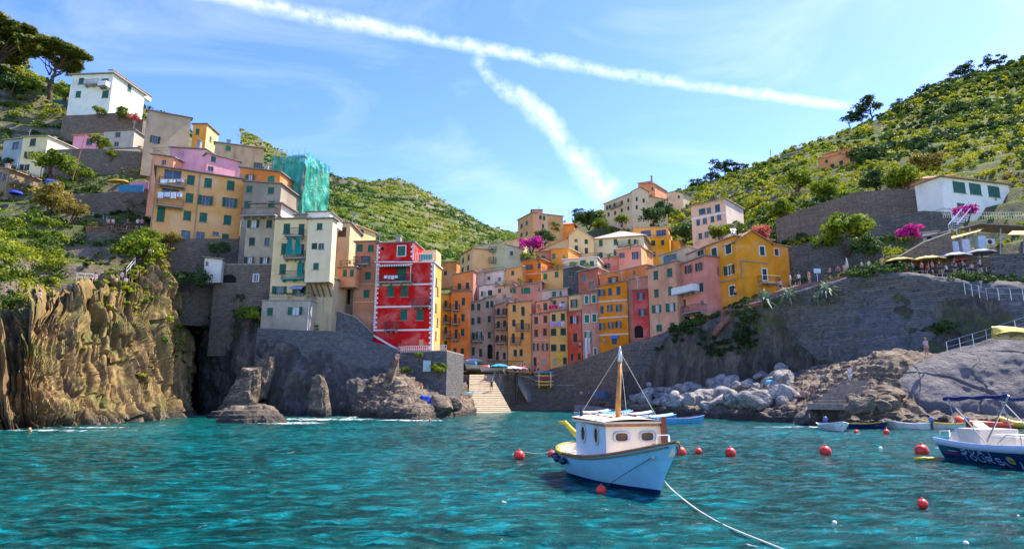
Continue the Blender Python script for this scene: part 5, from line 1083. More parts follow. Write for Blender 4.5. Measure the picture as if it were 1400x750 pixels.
h = House('house', 'yellow low wing right of the golden yellow house', 916, 146, 929, 145, 330, 358, dep=8, col=(.62, .40, .06), wear=.3, rcol=M_TERRAL, chim=False, fnd=6); h.finish()
h = House('house', 'pale cream house with a broad hipped roof and dark green shutters', 812, 141, 881, 137, 327, 368, yt1=322, dep=12, col=(.56, .53, .40), wear=.25, ww=5, wh=8.5, roof='hip', rise=3.0, rcol=M_BEIGE, over=.7, fnd=8)
h.ws([(821.5, 332), (841.5, 326.5+4, 'c', 5, 8), (821.5, 349), (841.5, 345), (860.5, 331, 'D', 3.4, 9), (868.5, 331.5, 'D', 3.4, 9)]).finish().balcony(845, 873, 337, out=1)
h = House('house', 'rosy terrace house with blue shutters in front of the pale cream house', 846, 127, 877, 125, 342, 370, yt1=336, sx=None, dep=9, col=(.62, .27, .25), side_col=(.66, .38, .2), wear=.3, ww=4.6, wh=7, sh='u', rcol=M_BEIGE, over=.15)
h.ws([(850.5, 349, 'o', 3.2, 7), (868.5, 349, 'o', 4.5, 10)]).finish()
h = House('house', 'sunlit orange house end, right of the rosy terrace house', 877.5, 128, 893, 132, 337, 372, yt1=348, dep=6, col=(.66, .36, .18), wear=.3, rcol=M_BEIGE, chim=False); h.finish()
h = House('house', 'low rose-red terrace wall house under the pale cream house', 817, 130, 846, 128, 355, 378, yt1=350, dep=7, col=(.50, .19, .17), wear=.6, rcol=M_CONC, chim=False); h.w(830, 363, 'p', 9, 6).finish().terrace_rail()
h = House('house', 'warm cream house with a shallow gable and four windows, left of the pale cream house', 778, 136, 812, 136, 322, 366, yt1=326, dep=12, col=(.62, .46, .25), wear=.25, ww=4.4, wh=7.5, roof='gable_front', peak=(.35, zat(312, 136)-zat(366, 136)), rcol=M_BEIGE, sh='d', fnd=8)
h.ws([(787.5, 329-1, 'p', 4.5, 4), (801.5, 330, 'c', 4.4, 6), (788, 339, 'c', 4.4, 7), (801.7, 342.5), (795, 356, 'p', 8, 6), (806, 357, 'D', 5, 8)]).finish()
h = House('house', 'cream lean-to wing with a sloping roof between the warm cream house and the bougainvillea', 738, 140, 779, 138, 343, 372, yt1=324, dep=10, col=(.62, .48, .28), wear=.3, rcol=M_TERRAL, chim=False, fnd=8); h.finish()
h = House('house', 'flat-topped ochre tower house on the ridge behind the bougainvillea', 727, 176, 741, 176, 287, 338, dep=15, sx=None, yt1=287, col=(.60, .40, .20), wear=.2, ww=3.4, wh=5.5, rcol=M_SLATE, fnd=8)
h.w(742.0, 297).finish()
h = House('house', 'ochre wing with side windows stepping down left of the ridge tower house', 708, 186, 728, 175.6, 301, 338, yt1=291, dep=10, col=(.58, .38, .18), wear=.2, ww=3, wh=5.5, rcol=M_SLATE, fnd=8, chim=False)
h.ws([(713, 309), (720, 305), (713, 321), (720, 319)]).finish()
h = House('house', 'narrow ochre bay with two windows on the right of the ridge tower house', 740.5, 176.3, 749, 177, 292, 338, yt1=294, dep=9, col=(.60, .42, .24), wear=.2, ww=3, wh=5.5, rcol=M_TERRAL, fnd=8, chim=False)
h.ws([(744, 298), (742.5, 309)]).finish()
h = House('house', 'small orange bungalow with tiled roof on the ridge, left of the big pale house', 752, 196, 785, 193, 309, 322, yt1=306, dep=10, col=(.64, .36, .08), wear=.2, ww=4, wh=4, roof='hip', rise=2.2, rcol=M_TERRA, over=.5); h.w(758, 314, 'p', 5, 4).finish()
h = House('house', 'deep orange house with a blue-shuttered window under the bougainvillea', 714, 127, 740, 125, 358, 394, yt1=354, dep=9, col=(.58, .19, .03), wear=.3, ww=5, wh=8, sh='u', rcol=M_TERRA, chim=False)
h.ws([(724, 365, 'o', 4, 7), (737, 363, 'D', 4, 8), (725, 384, 'p', 5, 6)]).belt([374.5], th=.15).finish().terrace_rail()
h = House('house', 'reddish rooftop house behind the deep orange house', 733, 134, 755, 132, 345, 362, yt1=343, dep=8, col=(.46, .16, .09), wear=.6, rcol=M_TERRA, chim=False, ww=4, wh=6); h.w(743, 352).finish()
h = House('house', 'small glowing orange house beside the reddish rooftop house', 753, 131, 777, 129, 341, 364, yt1=339, dep=7, col=(.66, .28, .05), wear=.2, rcol=M_BEIGE, chim=False, ww=5, wh=7); h.w(757, 350, 'p').finish()
h = House('house', 'peach-yellow house with two green shutters in the middle of the village', 741, 121, 770, 119, 372, 402, yt1=367, dep=8, col=(.66, .42, .17), wear=.2, ww=5.2, wh=7.5, sh='v', rcol=M_BEIGE, chim=False)
h.ws([(745.5, 377.5), (761, 374.8)]).finish().terrace_rail()
h = House('house', 'rough grey stone block with a balcony right of the peach-yellow house', 770.5, 119, 792, 117, 368, 402, yt1=364, dep=7, mat=MAS_GREY, col=C_GRE, wear=1, ww=5, wh=7, rcol=M_CONC, chim=False); h.ws([(781, 375, 'p', 7, 6)]).finish().terrace_rail()
h = House('house', 'dark rose terraced house with railings between stone block and mauve house', 791, 116, 818, 114, 372, 404, yt1=366, dep=7, col=(.36, .13, .11), wear=1.0, ww=5, wh=8, rcol=M_CONC, chim=False); h.ws([(798, 380, 'p', 6, 9), (809, 388, 'p', 7, 6)]).finish().terrace_rail()
h = House('house', 'pale house with shaded veranda behind the dark rose terraced house', 770, 124, 817, 122, 355, 374, yt1=352, dep=7, col=(.56, .48, .38), wear=.6, ww=6, wh=7, rcol=M_WHITE, chim=False); h.ws([(782, 361, 'p', 7, 6), (797, 359, 'c', 8, 7), (809, 360, 'c', 6, 7)]).finish().terrace_rail()
h = House('house', 'pink house with bright green shutters below the deep orange house', 700, 119, 741, 118, 393, 416, yt1=385, dep=8, col=(.58, .25, .23), wear=.5, ww=5, wh=7, sh='v', rcol=M_CONC, chim=False)
h.ws([(703, 397), (720.5, 393, 'c', 9, 8), (714, 393.5, 'c', 3, 8), (737, 393, 'p', 3, 5)]).finish().terrace_rail()
h = House('house', 'white-pink house with two small shuttered windows above the washing-line house', 741, 118, 776, 117, 398, 412, yt1=394, dep=7, col=(.62, .44, .40), wear=.5, ww=5.2, wh=7, sh='v', rcol=M_BEIGE, chim=False); h.ws([(757.5, 401), (766.5, 399.5, 'c', 3, 6)]).finish()
h = House('house', 'shallow lilac-pink house with tiny windows left of the green-shuttered pink house', 677, 120, 702, 119, 392, 420, yt1=389, dep=8, col=(.54, .33, .33), wear=.8, ww=4, wh=5.5, sh='g', rcol=M_CONC, chim=False)
h.ws([(683, 397), (701, 397), (690, 405, 'p', 4, 5)]).finish().terrace_rail()
h = House('house', 'light orange cottage with one green window above the lilac-pink house', 687, 127, 714, 125, 369, 390, yt1=364, dep=8, col=(.64, .37, .16), wear=.3, ww=4, wh=6, sh='g', rcol=M_BEIGE, chim=False); h.w(701, 373).finish()
h = House('house', 'low white terraced house below the pale green house', 660, 128, 688, 126, 374, 394, yt1=369, dep=8, col=(.60, .56, .52), wear=.6, ww=4, wh=5, rcol=M_CONC, chim=False); h.w(683, 381, 'p', 4, 4).w(668, 380, 'p', 4, 4).finish().terrace_rail()
h = House('house', 'pinkish-grey blank wall house at the left of the low white terraced house', 646, 126, 662, 127, 374, 402, yt1=371, dep=9, col=(.44, .32, .28), wear=.8, rcol=M_CONC, chim=False); h.finish()
h = House('house', 'pale green house with central balconies against the far hill', 646, 141, 690, 142, 338, 380, yt1=330, dep=11, col=C_PGR, wear=.15, ww=4.4, wh=9, roof='flat', rcol=M_BEIGE, over=.3, fnd=8, chim=False)
h.ws([(673, 338, 'D', 4, 8), (673, 354, 'D', 4, 9), (672, 367, 'p', 4, 5)]).finish().balcony(668, 678, 343, out=.8).balcony(668, 678, 358, out=.8)
h = House('house', 'yellow-green left face of the pale green house with four narrow windows', 629, 150, 645.7, 140, 350, 380, yt1=340, dep=5, col=(.60, .50, .18), wear=.15, ww=2.8, wh=7, sh='d', rcol=M_TERRA, fnd=8, chim=False)
h.ws([(633, 356), (640.5, 352), (632.5, 369), (640, 366)]).finish()
h = House('house', 'pale green lower wing with one small window left of the bougainvillea', 690, 142, 716, 143, 334, 366, yt1=341, dep=10, col=(.48, .50, .36), wear=.15, ww=4, wh=5.5, sh='g', rcol=M_BEIGE, fnd=8, chim=False); h.w(699.5, 346, 'c').finish()
h = House('house', 'low beige roofed house between pale green wing and ridge tower house', 692, 160, 716, 158, 329, 350, dep=8, col=(.55, .42, .26), wear=.4, rcol=M_TERRAL, fnd=6, ww=3, wh=4, chim=False); h.finish()
# ---------------- ridge mansion
h = House('house', 'big pale ridge house with three rows of dark windows', 826, 205, 864, 192, 279, 298, yt1=264, dep=15, col=(.60, .47, .32), wear=.35, ww=2.8, wh=5.2, sh='d', rcol=M_TERRA, rise=1, roof='flat', fnd=10, chim=False)
h.ws([(830, 284), (833.5, 282.5), (840, 280), (850, 277), (859, 273.5, ), (832, 293), (841, 291), (850, 287.5), (859, 284.5)]).finish().balcony(836, 852, 286, out=.7)
h = House('house', 'right front of the big pale ridge house under a low gable', 864.3, 191.6, 887, 191.6, 262, 302, yt1=262, dep=16, col=(.64, .50, .36), wear=.3, ww=2.8, wh=5.2, sh='d', rcol=M_TERRA, roof='gable_front', peak=(.5, zat(256, 191.6)-zat(302, 191.6)), fnd=8, chim=False)
h.ws([(870.5, 272), (880, 274), (870.5, 283), (880, 286)]).finish()
h = House('house', 'coral tower house rising behind the big pale ridge house', 873, 208, 896, 204, 250, 290, yt1=252, dep=9, col=(.58, .28, .17), side_col=(.62, .36, .22), wear=.3, ww=2.6, wh=4.5, rcol=M_TERRA, roof='hip', rise=1.4, fnd=8)
h.ws([(878, 256), (892, 258), (890, 268)]).finish()
h = House('house', 'small cream house alone on the ridge right of the coral tower house', 906, 222, 934, 216, 266, 280, yt1=265, dep=9, col=(.60, .52, .38), wear=.2, ww=3, wh=4, rcol=M_BEIGE, roof='gable_front', peak=(.6, zat(261, 218)-zat(280, 216)), fnd=6)
h.ws([(912, 270.5), (914.5, 268.5), (928, 269)]).finish()
h = House('house', 'coral house half hidden by trees on the right hill', 1120, 174, 1171, 166, 218, 245, yt1=207, dep=12, col=(.60, .27, .16), wear=.2, ww=5.5, wh=6, sh='d', rcol=M_TERRAL, fnd=8)
h.ws([(1138, 227), (1150, 222.6), (1166, 218, 'c', 7, 6), (1153, 236, 'p', 6, 5), (1130, 219.5, 'c', 4, 4)]).finish()
h = House('house', 'coral upper storey set back on the coral hill house', 1126, 179, 1164, 172, 212, 222, yt1=203, dep=8, col=(.58, .27, .2), wear=.3, ww=4, wh=4, rcol=M_TERRA, chim=False); h.ws([(1135, 213), (1148, 209)]).finish()
h = House('house', 'white house with green shutters on the right hillside', 1289, 96, 1381, 101, 242, 296, yt1=253, sx=1255, col=(.72, .71, .72), wear=.12, ww=9, wh=13, roof='flat', rcol=M_TERRAL, over=.5, fnd=6, chim=False, rise=1)
h.ws([(1311.5, 256, 'c', 17, 15), (1333.5, 258.5, 'c', 16, 15), (1359, 262, 'c', 16, 15), (1316, 284, 'c', 14, 12), (1361, 289, 'p', 9, 9)]).finish().terrace_rail(z=.4)
h = House('house', 'low terracotta-roofed house behind the round trees, left of the white hillside house', 1206, 118, 1262, 110, 248, 262, yt1=246, dep=9, col=(.5, .38, .3), wear=.5, roof='shed', rise=1.8, rcol=M_TERRA, over=.5, chim=False); h.finish()
h = House('house', 'small white hut with a door beside the pink bougainvillea', 1262, 84, 1283, 83, 318, 338, yt1=316, dep=4, col=(.66, .68, .72), wear=.2, ww=7, wh=9, sh='u', rcol=M_BEIGE, roof='shed', rise=.7, over=.3, chim=False); h.w(1271, 328, 'D', 7, 10, sh='u').finish()
# ---------------- left hill, small houses
h = House('house', 'cream narrow house with open shutters on the far left hillside', 28, 104, 62, 103, 188, 238, yt1=187, sx=104, col=(.64, .58, .40), side_col=(.66, .62, .54), wear=.3, ww=6, wh=9, sh='d', rise=.5, rcol=M_BEIGE, roof='flat')
h.ws([(45, 194, 'c', 8, 10), (41, 212, 'o', 6, 9), (35, 229, 'o', 5, 8)]).finish()
h = House('house', 'small blue-grey shed left of the cream narrow house', 2, 108, 32, 106, 192, 240, yt1=189, dep=6, col=(.28, .36, .42), wear=.6, ww=8, wh=10, sh='u', rcol=M_BEIGE); h.w(21, 199, 'p', 9, 9).finish()
h = House('shed', 'brown timber shed with dark openings at the left edge', -20, 96, 12, 95, 228, 256, yt1=232, dep=5, col=(.20, .14, .10), wear=.6, ww=8, wh=12, rcol=M_TERRA, cat='shed'); h.w(-2, 242, 'p', 8, 12).w(6, 243, 'p', 5, 10).finish()
h = House('house', 'grey-white stone house with two windows under the white villa wall', 140, 112, 182, 112, 180, 212, yt1=178, sx=197, col=(.40, .38, .36), wear=1.1, ww=6, wh=7, rcol=M_SLATE, sh='g'); h.ws([(161, 184, 'p', 7, 7), (159, 197, 'p', 6, 6)]).finish()
h = House('house', 'small pink house left of the grey-white stone house', 99, 113, 139, 113, 186, 212, yt1=184, dep=7, col=(.60, .30, .42), wear=.3, ww=6, wh=8, rcol=M_TERRAL); h.w(122, 194, 'p', 8, 9).finish()
h = House('hut', 'low white hut above the garden wall, left of the pink houses', 152, 108.5, 190, 108, 204, 215, yt1=203, dep=5, col=(.66, .58, .5), wear=.4, ww=6, wh=5, rcol=M_SLATE, cat='hut'); h.w(162, 209, 'p', 6, 5).finish()
h = House('hut', 'white hut with a slanting grey roof beside the green shrub, left of the cove', 279, 83.8, 303, 84, 352, 376, yt1=355, dep=1.2, fnd=1, col=(.62, .62, .64), wear=.3, ww=5, wh=6, rcol=M_SLATE, chim=False, cat='hut'); h.w(283, 360, 'p', 4, 5).finish()
h = House('house', 'dark long building with a low roof behind the white hut, above the cove', 243, 97, 330, 93, 331, 360, yt1=333, dep=5, col=(.16, .13, .12), wear=.8, rcol=M_SLATE, chim=False, ww=7, wh=9); h.ws([(300, 346, 'p'), (320, 345, 'p')]).finish()
# ================================================================ VEGETATION
def scatter(name, G, N, count, rad, nleaf, lsz, mat, vr=(0, 1), ur=(0, 1), seed=1, tint_scale=.05, flat=.75, mask=None, bias=0.0, slope=None, label=None):
    rg = np.random.default_rng(seed); nv, nu, _ = G.shape
    # area weighting
    du = np.linalg.norm(G[:, 1:]-G[:, :-1], axis=2)[:-1]; dv = np.linalg.norm(G[1:]-G[:-1], axis=2)[:, :-1]; A = du*dv
    d = np.maximum(G[:-1, :-1, 1], 20); A = A/d**.9
    v = np.linspace(0, 1, nv-1)[:, None]*np.ones((1, nu-1)); u = np.linspace(0, 1, nu-1)[None, :]*np.ones((nv-1, 1))
    A = A*((v >= vr[0]) & (v <= vr[1]) & (u >= ur[0]) & (u <= ur[1]))
    if mask is not None: A = A*mask(G[:-1, :-1], N[:-1, :-1])
    p = A.ravel()/A.sum(); k = rg.choice(len(p), count, p=p); j, i = np.divmod(k, nu-1)
    C = G[j, i]+rg.normal(size=(count, 3))*.3; r = rad*(.5+rg.random(count)**1.5)*(.6+.4*np.clip(C[:, 1]/120, .5, 2.5)); C[:, 2] += r*.25
    tint = np.clip(.42+bias+1.5*fbm(C*np.array([1, 1, 4.0])*tint_scale, 3)+rg.normal(size=count)*.15, 0, 1)
    sz = lsz*np.clip(C[:, 1]/120, .35, 3)
    o = leaves(name, C, r, nleaf, sz, mat, flat=flat, tint=tint); return tag(o, label or None, kind='stuff')
def pxof(G):
    f_ = G[..., 1]*_cp+(G[..., 2]-HC)*_sp; return 700+F*G[..., 0]/f_, 375-F*(-G[..., 1]*_sp+(G[..., 2]-HC)*_cp)/f_
scatter('hillside_scrub', G_hillR, N_hillR, 6400, .95, 40, .46, L_HILL, vr=(.10, .93), seed=3, bias=.34, mask=lambda G, N: np.where(np.abs(N[..., 2]) > .72, 1.0, .12), tint_scale=.035, label='yellow-green terraced scrub and vines covering the right hillside')
def m1(G, N): x, y = pxof(G); return ((x > 1200) & (y < 225))*np.clip(fbm(G*.03, 3)*4+.5, 0.05, 1)
scatter('wooded_scrub', G_hillR, N_hillR, 800, 1.9, 60, .7, L_DARK, vr=(.35, .95), seed=4, mask=m1, label='dark green wooded patches high on the right hill')
scatter('far_scrub', G_far, N_far, 9500, 1.25, 17, .40, L_FAR, vr=(.03, .86), seed=5, tint_scale=.014, bias=.2, mask=lambda G, N: np.where(np.abs(N[..., 2]) > .8, 1.0, .25), flat=.6, label='green scrub covering the far hill behind the village')
def m2(G, N): x, y = pxof(G); return (x < 215) | (y < 190)
scatter('hillside_shrubs', G_hillL, N_hillL, 3600, .95, 50, .45, L_HILL, vr=(.04, .9), seed=6, mask=m2, tint_scale=.06, bias=.0, label='mixed green shrubs on the left hillside terraces')
def m3(G, N):
    x, y = pxof(G); return ((x < 90) & (y < 415)) | ((x < 40) & (y < 425))
scatter('bright_bushes', G_hillL, N_hillL, 700, 1.2, 90, .42, L_HILL, vr=(0, .28), seed=8, mask=m3, bias=.2, tint_scale=.12, label='thick yellow-green bushes behind the left cliff top')
def m4(G, N):
    x, y = pxof(G); return (x > 90)*np.where(((y < 420) & (x > 135) & (x < 205)) | ((x > 215) & (x < 258) & (y < 500) & (y > 330)), 1.0, .04)*(y > 335)*np.clip(fbm(G*.35, 3)*4+.6, 0, 1)
scatter('cliff_plants', G_cliffL, N_cliffL, 460, .42, 60, .42, L_HILL, vr=(.3, 1), seed=9, mask=m4, bias=.25, flat=.6, label='small bright plants clinging to the golden cliff')
def m5(G, N):
    x, y = pxof(G); return (((y < 470) & (x > 245) & (x < 300)) | ((y < 480) & (x > 320) & (x < 365)) | ((x > 390) & (x < 470) & (y < 480)))*1.0
scatter('cove_plants', G_cove, N_cove, 260, .8, 60, .4, L_DARK, vr=(.45, 1), seed=10, mask=m5, label='dark plants hanging in the shaded cove')
def m6(G, N):
    x, y = pxof(G); return np.clip(fbm(G*.15, 3)*3+.04, 0, 1)*((y < 515) & (x > 900))
scatter('cliff_ivy', G_cr, N_cr, 2600, .55, 45, .42, L_DARK, vr=(.35, .95), seed=11, mask=m6, bias=.1, label='ivy and dark plants on the shaded right cliff')
def m7(G, N):
    x, y = pxof(G); return ((y > 300) & (y < 390))*1.0
scatter('terrace_plants', G_hillR, N_hillR, 500, 1.1, 60, .5, L_HILL, vr=(.0, .3), ur=(.38, .75), seed=12, bias=-.2, label='shaded plants on the terraces above the cliff walk')
def m8(G, N): x, y = pxof(G); return ((x > 560) & (x < 640))*1.0
scatter('valley_scrub', G_vil, N_vil, 420, 1.3, 50, .6, L_HILL, vr=(.35, .98), seed=13, tint_scale=.06, label='garden greenery between the upper village houses')

def limb(mb, a, b, r0, r1, seed, seg=5, wob=.08, n=6):
    r = random.Random(seed); a = Vector(a); b = Vector(b); L = (b-a).length; pts = [a+(b-a)*(i/seg)+Vector((r.uniform(-1, 1), r.uniform(-1, 1), 0))*wob*L*(0 if i in (0, seg) else 1) for i in range(seg+1)]
    mb.tube(pts, [r0+(r1-r0)*i/seg for i in range(seg+1)], n)
def umbrella_pine(px, py, D, H, Rc, label, seed, lean=0.0, group=None):
    b = P(px, py, D); root = empty('umbrella_pine', b, label=label, cat='tree', group=group); r = random.Random(seed); m = MB()
    top = Vector((lean*H, 0, H*.62)); fork = Vector((lean*H*.4, 0, H*.30))
    limb(m, (0, 0, -1.5), fork, H*.045, H*.036, seed, wob=.04, n=8); limb(m, fork, top, H*.036, H*.016, seed+1, n=7)
    fk2 = fork+Vector((-H*.10, .1, H*.12)); limb(m, (0, 0, H*.06), fk2, H*.028, H*.022, seed+9, wob=.1)
    C = []; Rs = []
    nl = 15
    for i in range(nl):
        a = 2*math.pi*i/nl*2.4+r.uniform(-.3, .3); q = Rc*(.30+.68*((i*7) % nl)/nl); e = Vector((lean*H+math.cos(a)*q, math.sin(a)*q*.9, H*(.80+.13*(1-(q/Rc)**2))+r.uniform(-.03, .03)*H))
        s = (fork if i % 3 else fk2).lerp(top, r.uniform(.1, .95)); limb(m, s, e, H*.014, H*.004, seed+20+i, wob=.07, n=5)
        for k in range(7): C.append(np.array(e)+np.array([r.gauss(0, Rc*.16), r.gauss(0, Rc*.16), r.uniform(-.01, .05)*H])); Rs.append(Rc*r.uniform(.15, .26))
    m.build('trunk', M_BARK, root, True)
    leaves('crown', C, Rs, 190, H*.040, L_PINE, root, flat=.38, tint=np.array([r.uniform(.2, .9) for _ in C]))
    return root
umbrella_pine(66, 135, 131, 12.5, 7.2, 'umbrella pine with a forked trunk against the sky, left of the white villa', 5, lean=.05)
umbrella_pine(-18, 128, 132, 16.0, 9.5, 'larger umbrella pine cut off by the left edge of the photo', 15, lean=.08)
def bush(px, py, D, R_, label, mat=None, n=26, flat=.85, name='bush', cat='bush', group=None, leafs=110, ls=.11, tint=(.3, .8), seed=None, trunk=True):
    sd_ = seed if seed is not None else int(px*13+py*7); r = random.Random(sd_); b = P(px, py, D); root = empty(name, b, label=label, cat=cat, group=group)
    C = []; Rs = []
    for k in range(n):
        a = r.uniform(0, 6.28); q = R_*math.sqrt(r.random())*.75; C.append((math.cos(a)*q, math.sin(a)*q, R_*(.35+r.uniform(0, .95)*flat*(1-(q/R_)**2*.55)))); Rs.append(R_*r.uniform(.22, .42))
    leaves('crown', C, Rs, leafs, R_*ls, mat or L_HILL, root, flat=.9, tint=np.array([r.uniform(*tint) for _ in C]))
    if trunk:
        m = MB()
        for k in range(4): a = r.uniform(0, 6.28); limb(m, (0, 0, -.6), (math.cos(a)*R_*.45, math.sin(a)*R_*.45, R_*.8), R_*.05, R_*.015, k)
        m.build('trunk', M_BARK, root)
    return root
for t in [(15, 128, 124, 3.2, 'dark round bush at the far left under the larger umbrella pine', L_DARK), (38, 128, 126, 3.0, 'yellowish bush left of the forked umbrella pine', L_HILL), (88, 138, 126, 3.0, 'green bush between forked umbrella pine and white villa', L_HILL),
          (136, 158, 116.5, 1.5, 'small bright bush in front of the white villa balcony', L_HILL), (165, 162, 116.5, 1.8, 'yellow-green bush at the foot of the white villa', L_HILL), (182, 166, 116.5, 1.3, 'low bush with pink flowers at the right end of the white villa', L_ROSE),
          (72, 238, 98, 3.4, 'spreading dark green shrub below the cream narrow house', L_HILL), (110, 246, 97, 1.8, 'yellow green bush beside the garden canopy on the left hill', L_HILL), (70, 290, 88, 3.2, 'spiky golden-green shrub at the centre of the left terraces', L_DRY),
          (136, 204, 108, 2.0, 'yellowish bush between the pink cottage and the grey-white stone house', L_HILL), (100, 300, 86, 2.0, 'tan dry shrub above the cliff path on the left', L_DRY), (182, 366, 78, 3.3, 'big dense green bush above the golden cliff', L_HILL), (196, 340, 80, 2.2, 'smaller green bush leaning on the ochre loggia house terrace', L_HILL),
          (232, 336, 84, 1.7, 'golden grass tuft under the ochre loggia house', L_DRY), (152, 216, 106, 1.1, 'tiny yellow flower bush by the garden wall', L_HILL), (338, 442, 81, 1.8, 'green bush wedged between cove and grey base storey', L_HILL),
          (262, 398, 83, 2.4, 'dark bush hanging over the black mouth of the cove', L_DARK), (300, 350, 84.5, 1.6, 'dark creeper on the rough wall under the large ochre house', L_DARK), (600, 512, 80, 1.2, 'pale green plant hanging down the end of the stone bastion', L_HILL), (555, 512, 79.5, .9, 'bright plant growing from the middle of the stone bastion', L_HILL), (572, 490, 80.2, .7, 'leafy tuft at the top of the stone bastion by the plaque', L_HILL)]:
    px, py, D, R_, lab, mt = t; bush(px, py, D, R_, lab, mt, n=22, leafs=100)
for t in [(726, 345, 138, 3.0, 'vivid magenta bougainvillea left of the cream lean-to wing', L_PINK), (1038, 330, 112, 2.4, 'rose-pink flowering shrub right of the pink and white apartment house', L_ROSE), (1246, 330, 82, 1.8, 'deep pink bougainvillea beside the small white hut', L_PINK), (1322, 300, 84, 1.6, 'pink bougainvillea behind the metal stair rail', L_PINK)]:
    px, py, D, R_, lab, mt = t; bush(px, py, D, R_, lab, mt, n=24, leafs=120, name='bougainvillea', cat='flowering shrub', tint=(.1, .9))
for t in [(722, 362, 130, 2.0, 'yellow-green bush under the bougainvillea on the deep orange house', L_HILL), (758, 322, 180, 3.0, 'green bush before the small orange ridge bungalow', L_HILL), (745, 334, 165, 3.2, 'dark hedge beside the ridge tower house', L_DARK),
          (805, 312, 190, 5.0, 'large round grey-green tree on the ridge left of the big pale house', L_DARK), (820, 316, 180, 3.0, 'spiky palm-like bush in front of the ridge wall', L_HILL), (850, 308, 180, 2.6, 'green bush below the big pale ridge house', L_HILL),
          (892, 308, 172, 4.0, 'dark tree between coral tower house and yellow house', L_DARK), (908, 296, 184, 3.6, 'dark rounded tree on the slope under the small cream ridge house', L_DARK), (936, 330, 150, 3.4, 'olive shrub mass between the golden yellow house and the apartment house', L_DARK),
          (985, 322+8, 118, 2.6, 'light green bush on the roofline behind the orange gable house', L_HILL), (1005, 326, 112, 2.4, 'bright green bush beside the apartment house side wall', L_HILL),
          (1186, 232, 165, 5.4, 'dark round tree right of the coral hill house', L_DARK), (1200, 262, 120, 3.6, 'grey-green olive tree above the terrace wall', L_DARK), (1238, 262, 112, 3.8, 'olive tree with a thin trunk in front of the striped tile roof', L_HILL), (1270, 240, 130, 4.0, 'brownish tree behind the striped tile roof', L_DRY),
          (1160, 345, 90, 4.4, 'broad yellow-green tree spreading above the walkers', L_HILL), (1190, 356, 84, 2.8, 'dark shrub beside the restaurant umbrellas', L_DARK), (1130, 350, 92, 2.6, 'small shaded shrub left of the broad yellow-green tree', L_HILL),
          (1395, 262, 108, 3.0, 'orange-brown shrub behind the white hillside house', L_DRY), (1130, 275, 132, 4.0, 'bright green tree below the coral hill house', L_HILL), (1090, 262, 150, 4.2, 'yellow-green tree in the middle of the right hill', L_HILL), (1070, 300, 128, 3.6, 'bright bush above the terrace wall on the right hill', L_HILL)]:
    px, py, D, R_, lab, mt = t; bush(px, py, D, R_, lab, mt, n=26, leafs=100, name='tree' if R_ > 3 else 'bush', cat='tree' if R_ > 3 else 'bush')
# skyline trees
def sky_tree(px, py, D, H, label, group, k):
    b = P(px, py, D); root = empty('pine_tree', b, label=label, cat='tree', group=group); r = random.Random(k); H *= .85; m = MB(); limb(m, (0, 0, -1), (r.uniform(-.1, .1)*H, 0, H*.8), H*.035, H*.012, k); C = []; Rs = []
    for i in range(10):
        a = r.uniform(0, 6.28); q = H*.34*math.sqrt(r.random()); C.append((math.cos(a)*q, math.sin(a)*q, H*(.5+.42*r.random()))); Rs.append(H*r.uniform(.14, .24))
        if i < 5: limb(m, (0, 0, H*.4), C[-1], H*.012, H*.006, i+k, n=4)
    m.build('trunk', M_BARK, root); leaves('crown', C, Rs, 110, H*.06, L_DARK, root, flat=.6); return root
for i, (px, py, D, H) in enumerate([(436, 247, 478, 7), (444, 247, 480, 6), (453, 247.5, 482, 8), (517, 256, 505, 8), (529, 256.5, 515, 6), (543, 257.5, 520, 5)]):
    sky_tree(px, py, D, H, 'small dark pine on the skyline of the far green hill', 'skyline pines on the far hill', i)
for i, (px, py, D, H, lab) in enumerate([(950, 266, 270, 9, 'rounded dark tree on the skyline right of the small cream house'), (972, 258, 268, 9, 'flat-topped pine, left of a skyline pair above the right hill'), (988, 248, 266, 13, 'tallest pine of the skyline group above the apartment house'),
      (1002, 247, 264, 10, 'pine with a thin crown right of the tallest skyline pine'), (1016, 243, 264, 8, 'low pine at the right end of the skyline group'), (1163, 180, 262, 11, 'dark pine left of the bare cone on the right ridge'), (1178, 178, 261, 12, 'small pine close beside the large skyline pine'), (1192, 172, 260, 16, 'large spreading pine on the right ridge'), (1230, 160, 266, 10, 'leaning pine right of the bare cone'), (1240, 155, 268, 7, 'small pine just right of the leaning pine'),
      (1312, 117, 280, 10, 'left pine of the high ridge pair'), (1322, 113, 280, 13, 'second pine of the high ridge group'), (1336, 110, 282, 7, 'low dark tree right of the second high ridge pine'), (1352, 103, 284, 11, 'pine near the top right of the ridge'), (1368, 97, 286, 10, 'rightmost pine on the ridge top'),
      (790, 308, 235, 8, 'tree at the left end of the ridge wall'), (1292, 128, 278, 6, 'short tree on the ridge left of the high pines')]):
    sky_tree(px, py, D, H, lab, None, 50+i)
# dark tree clumps on the wooded upper right slope
OAKP = ['lower middle', 'upper middle', 'left', 'right lower', 'small central', 'upper right', 'far left small', 'lowest right', 'lowest left']
for i, (px, py, D, R_) in enumerate([(1310, 165, 215, 5.6), (1345, 160, 215, 5.0), (1280, 175, 212, 3.7), (1375, 200, 180, 5.0), (1330, 195, 190, 4.3), (1390, 160, 220, 5.0), (1250, 195, 205, 3.1), (1365, 240, 135, 3.1), (1335, 222, 150, 3.1)]):
    bush(px, py, D, R_, OAKP[i]+' dark rounded oak of the wooded slope high on the right hill', L_DARK, n=24, leafs=90, ls=.1, name='oak_tree', cat='tree', group='dark oaks on the wooded right slope')
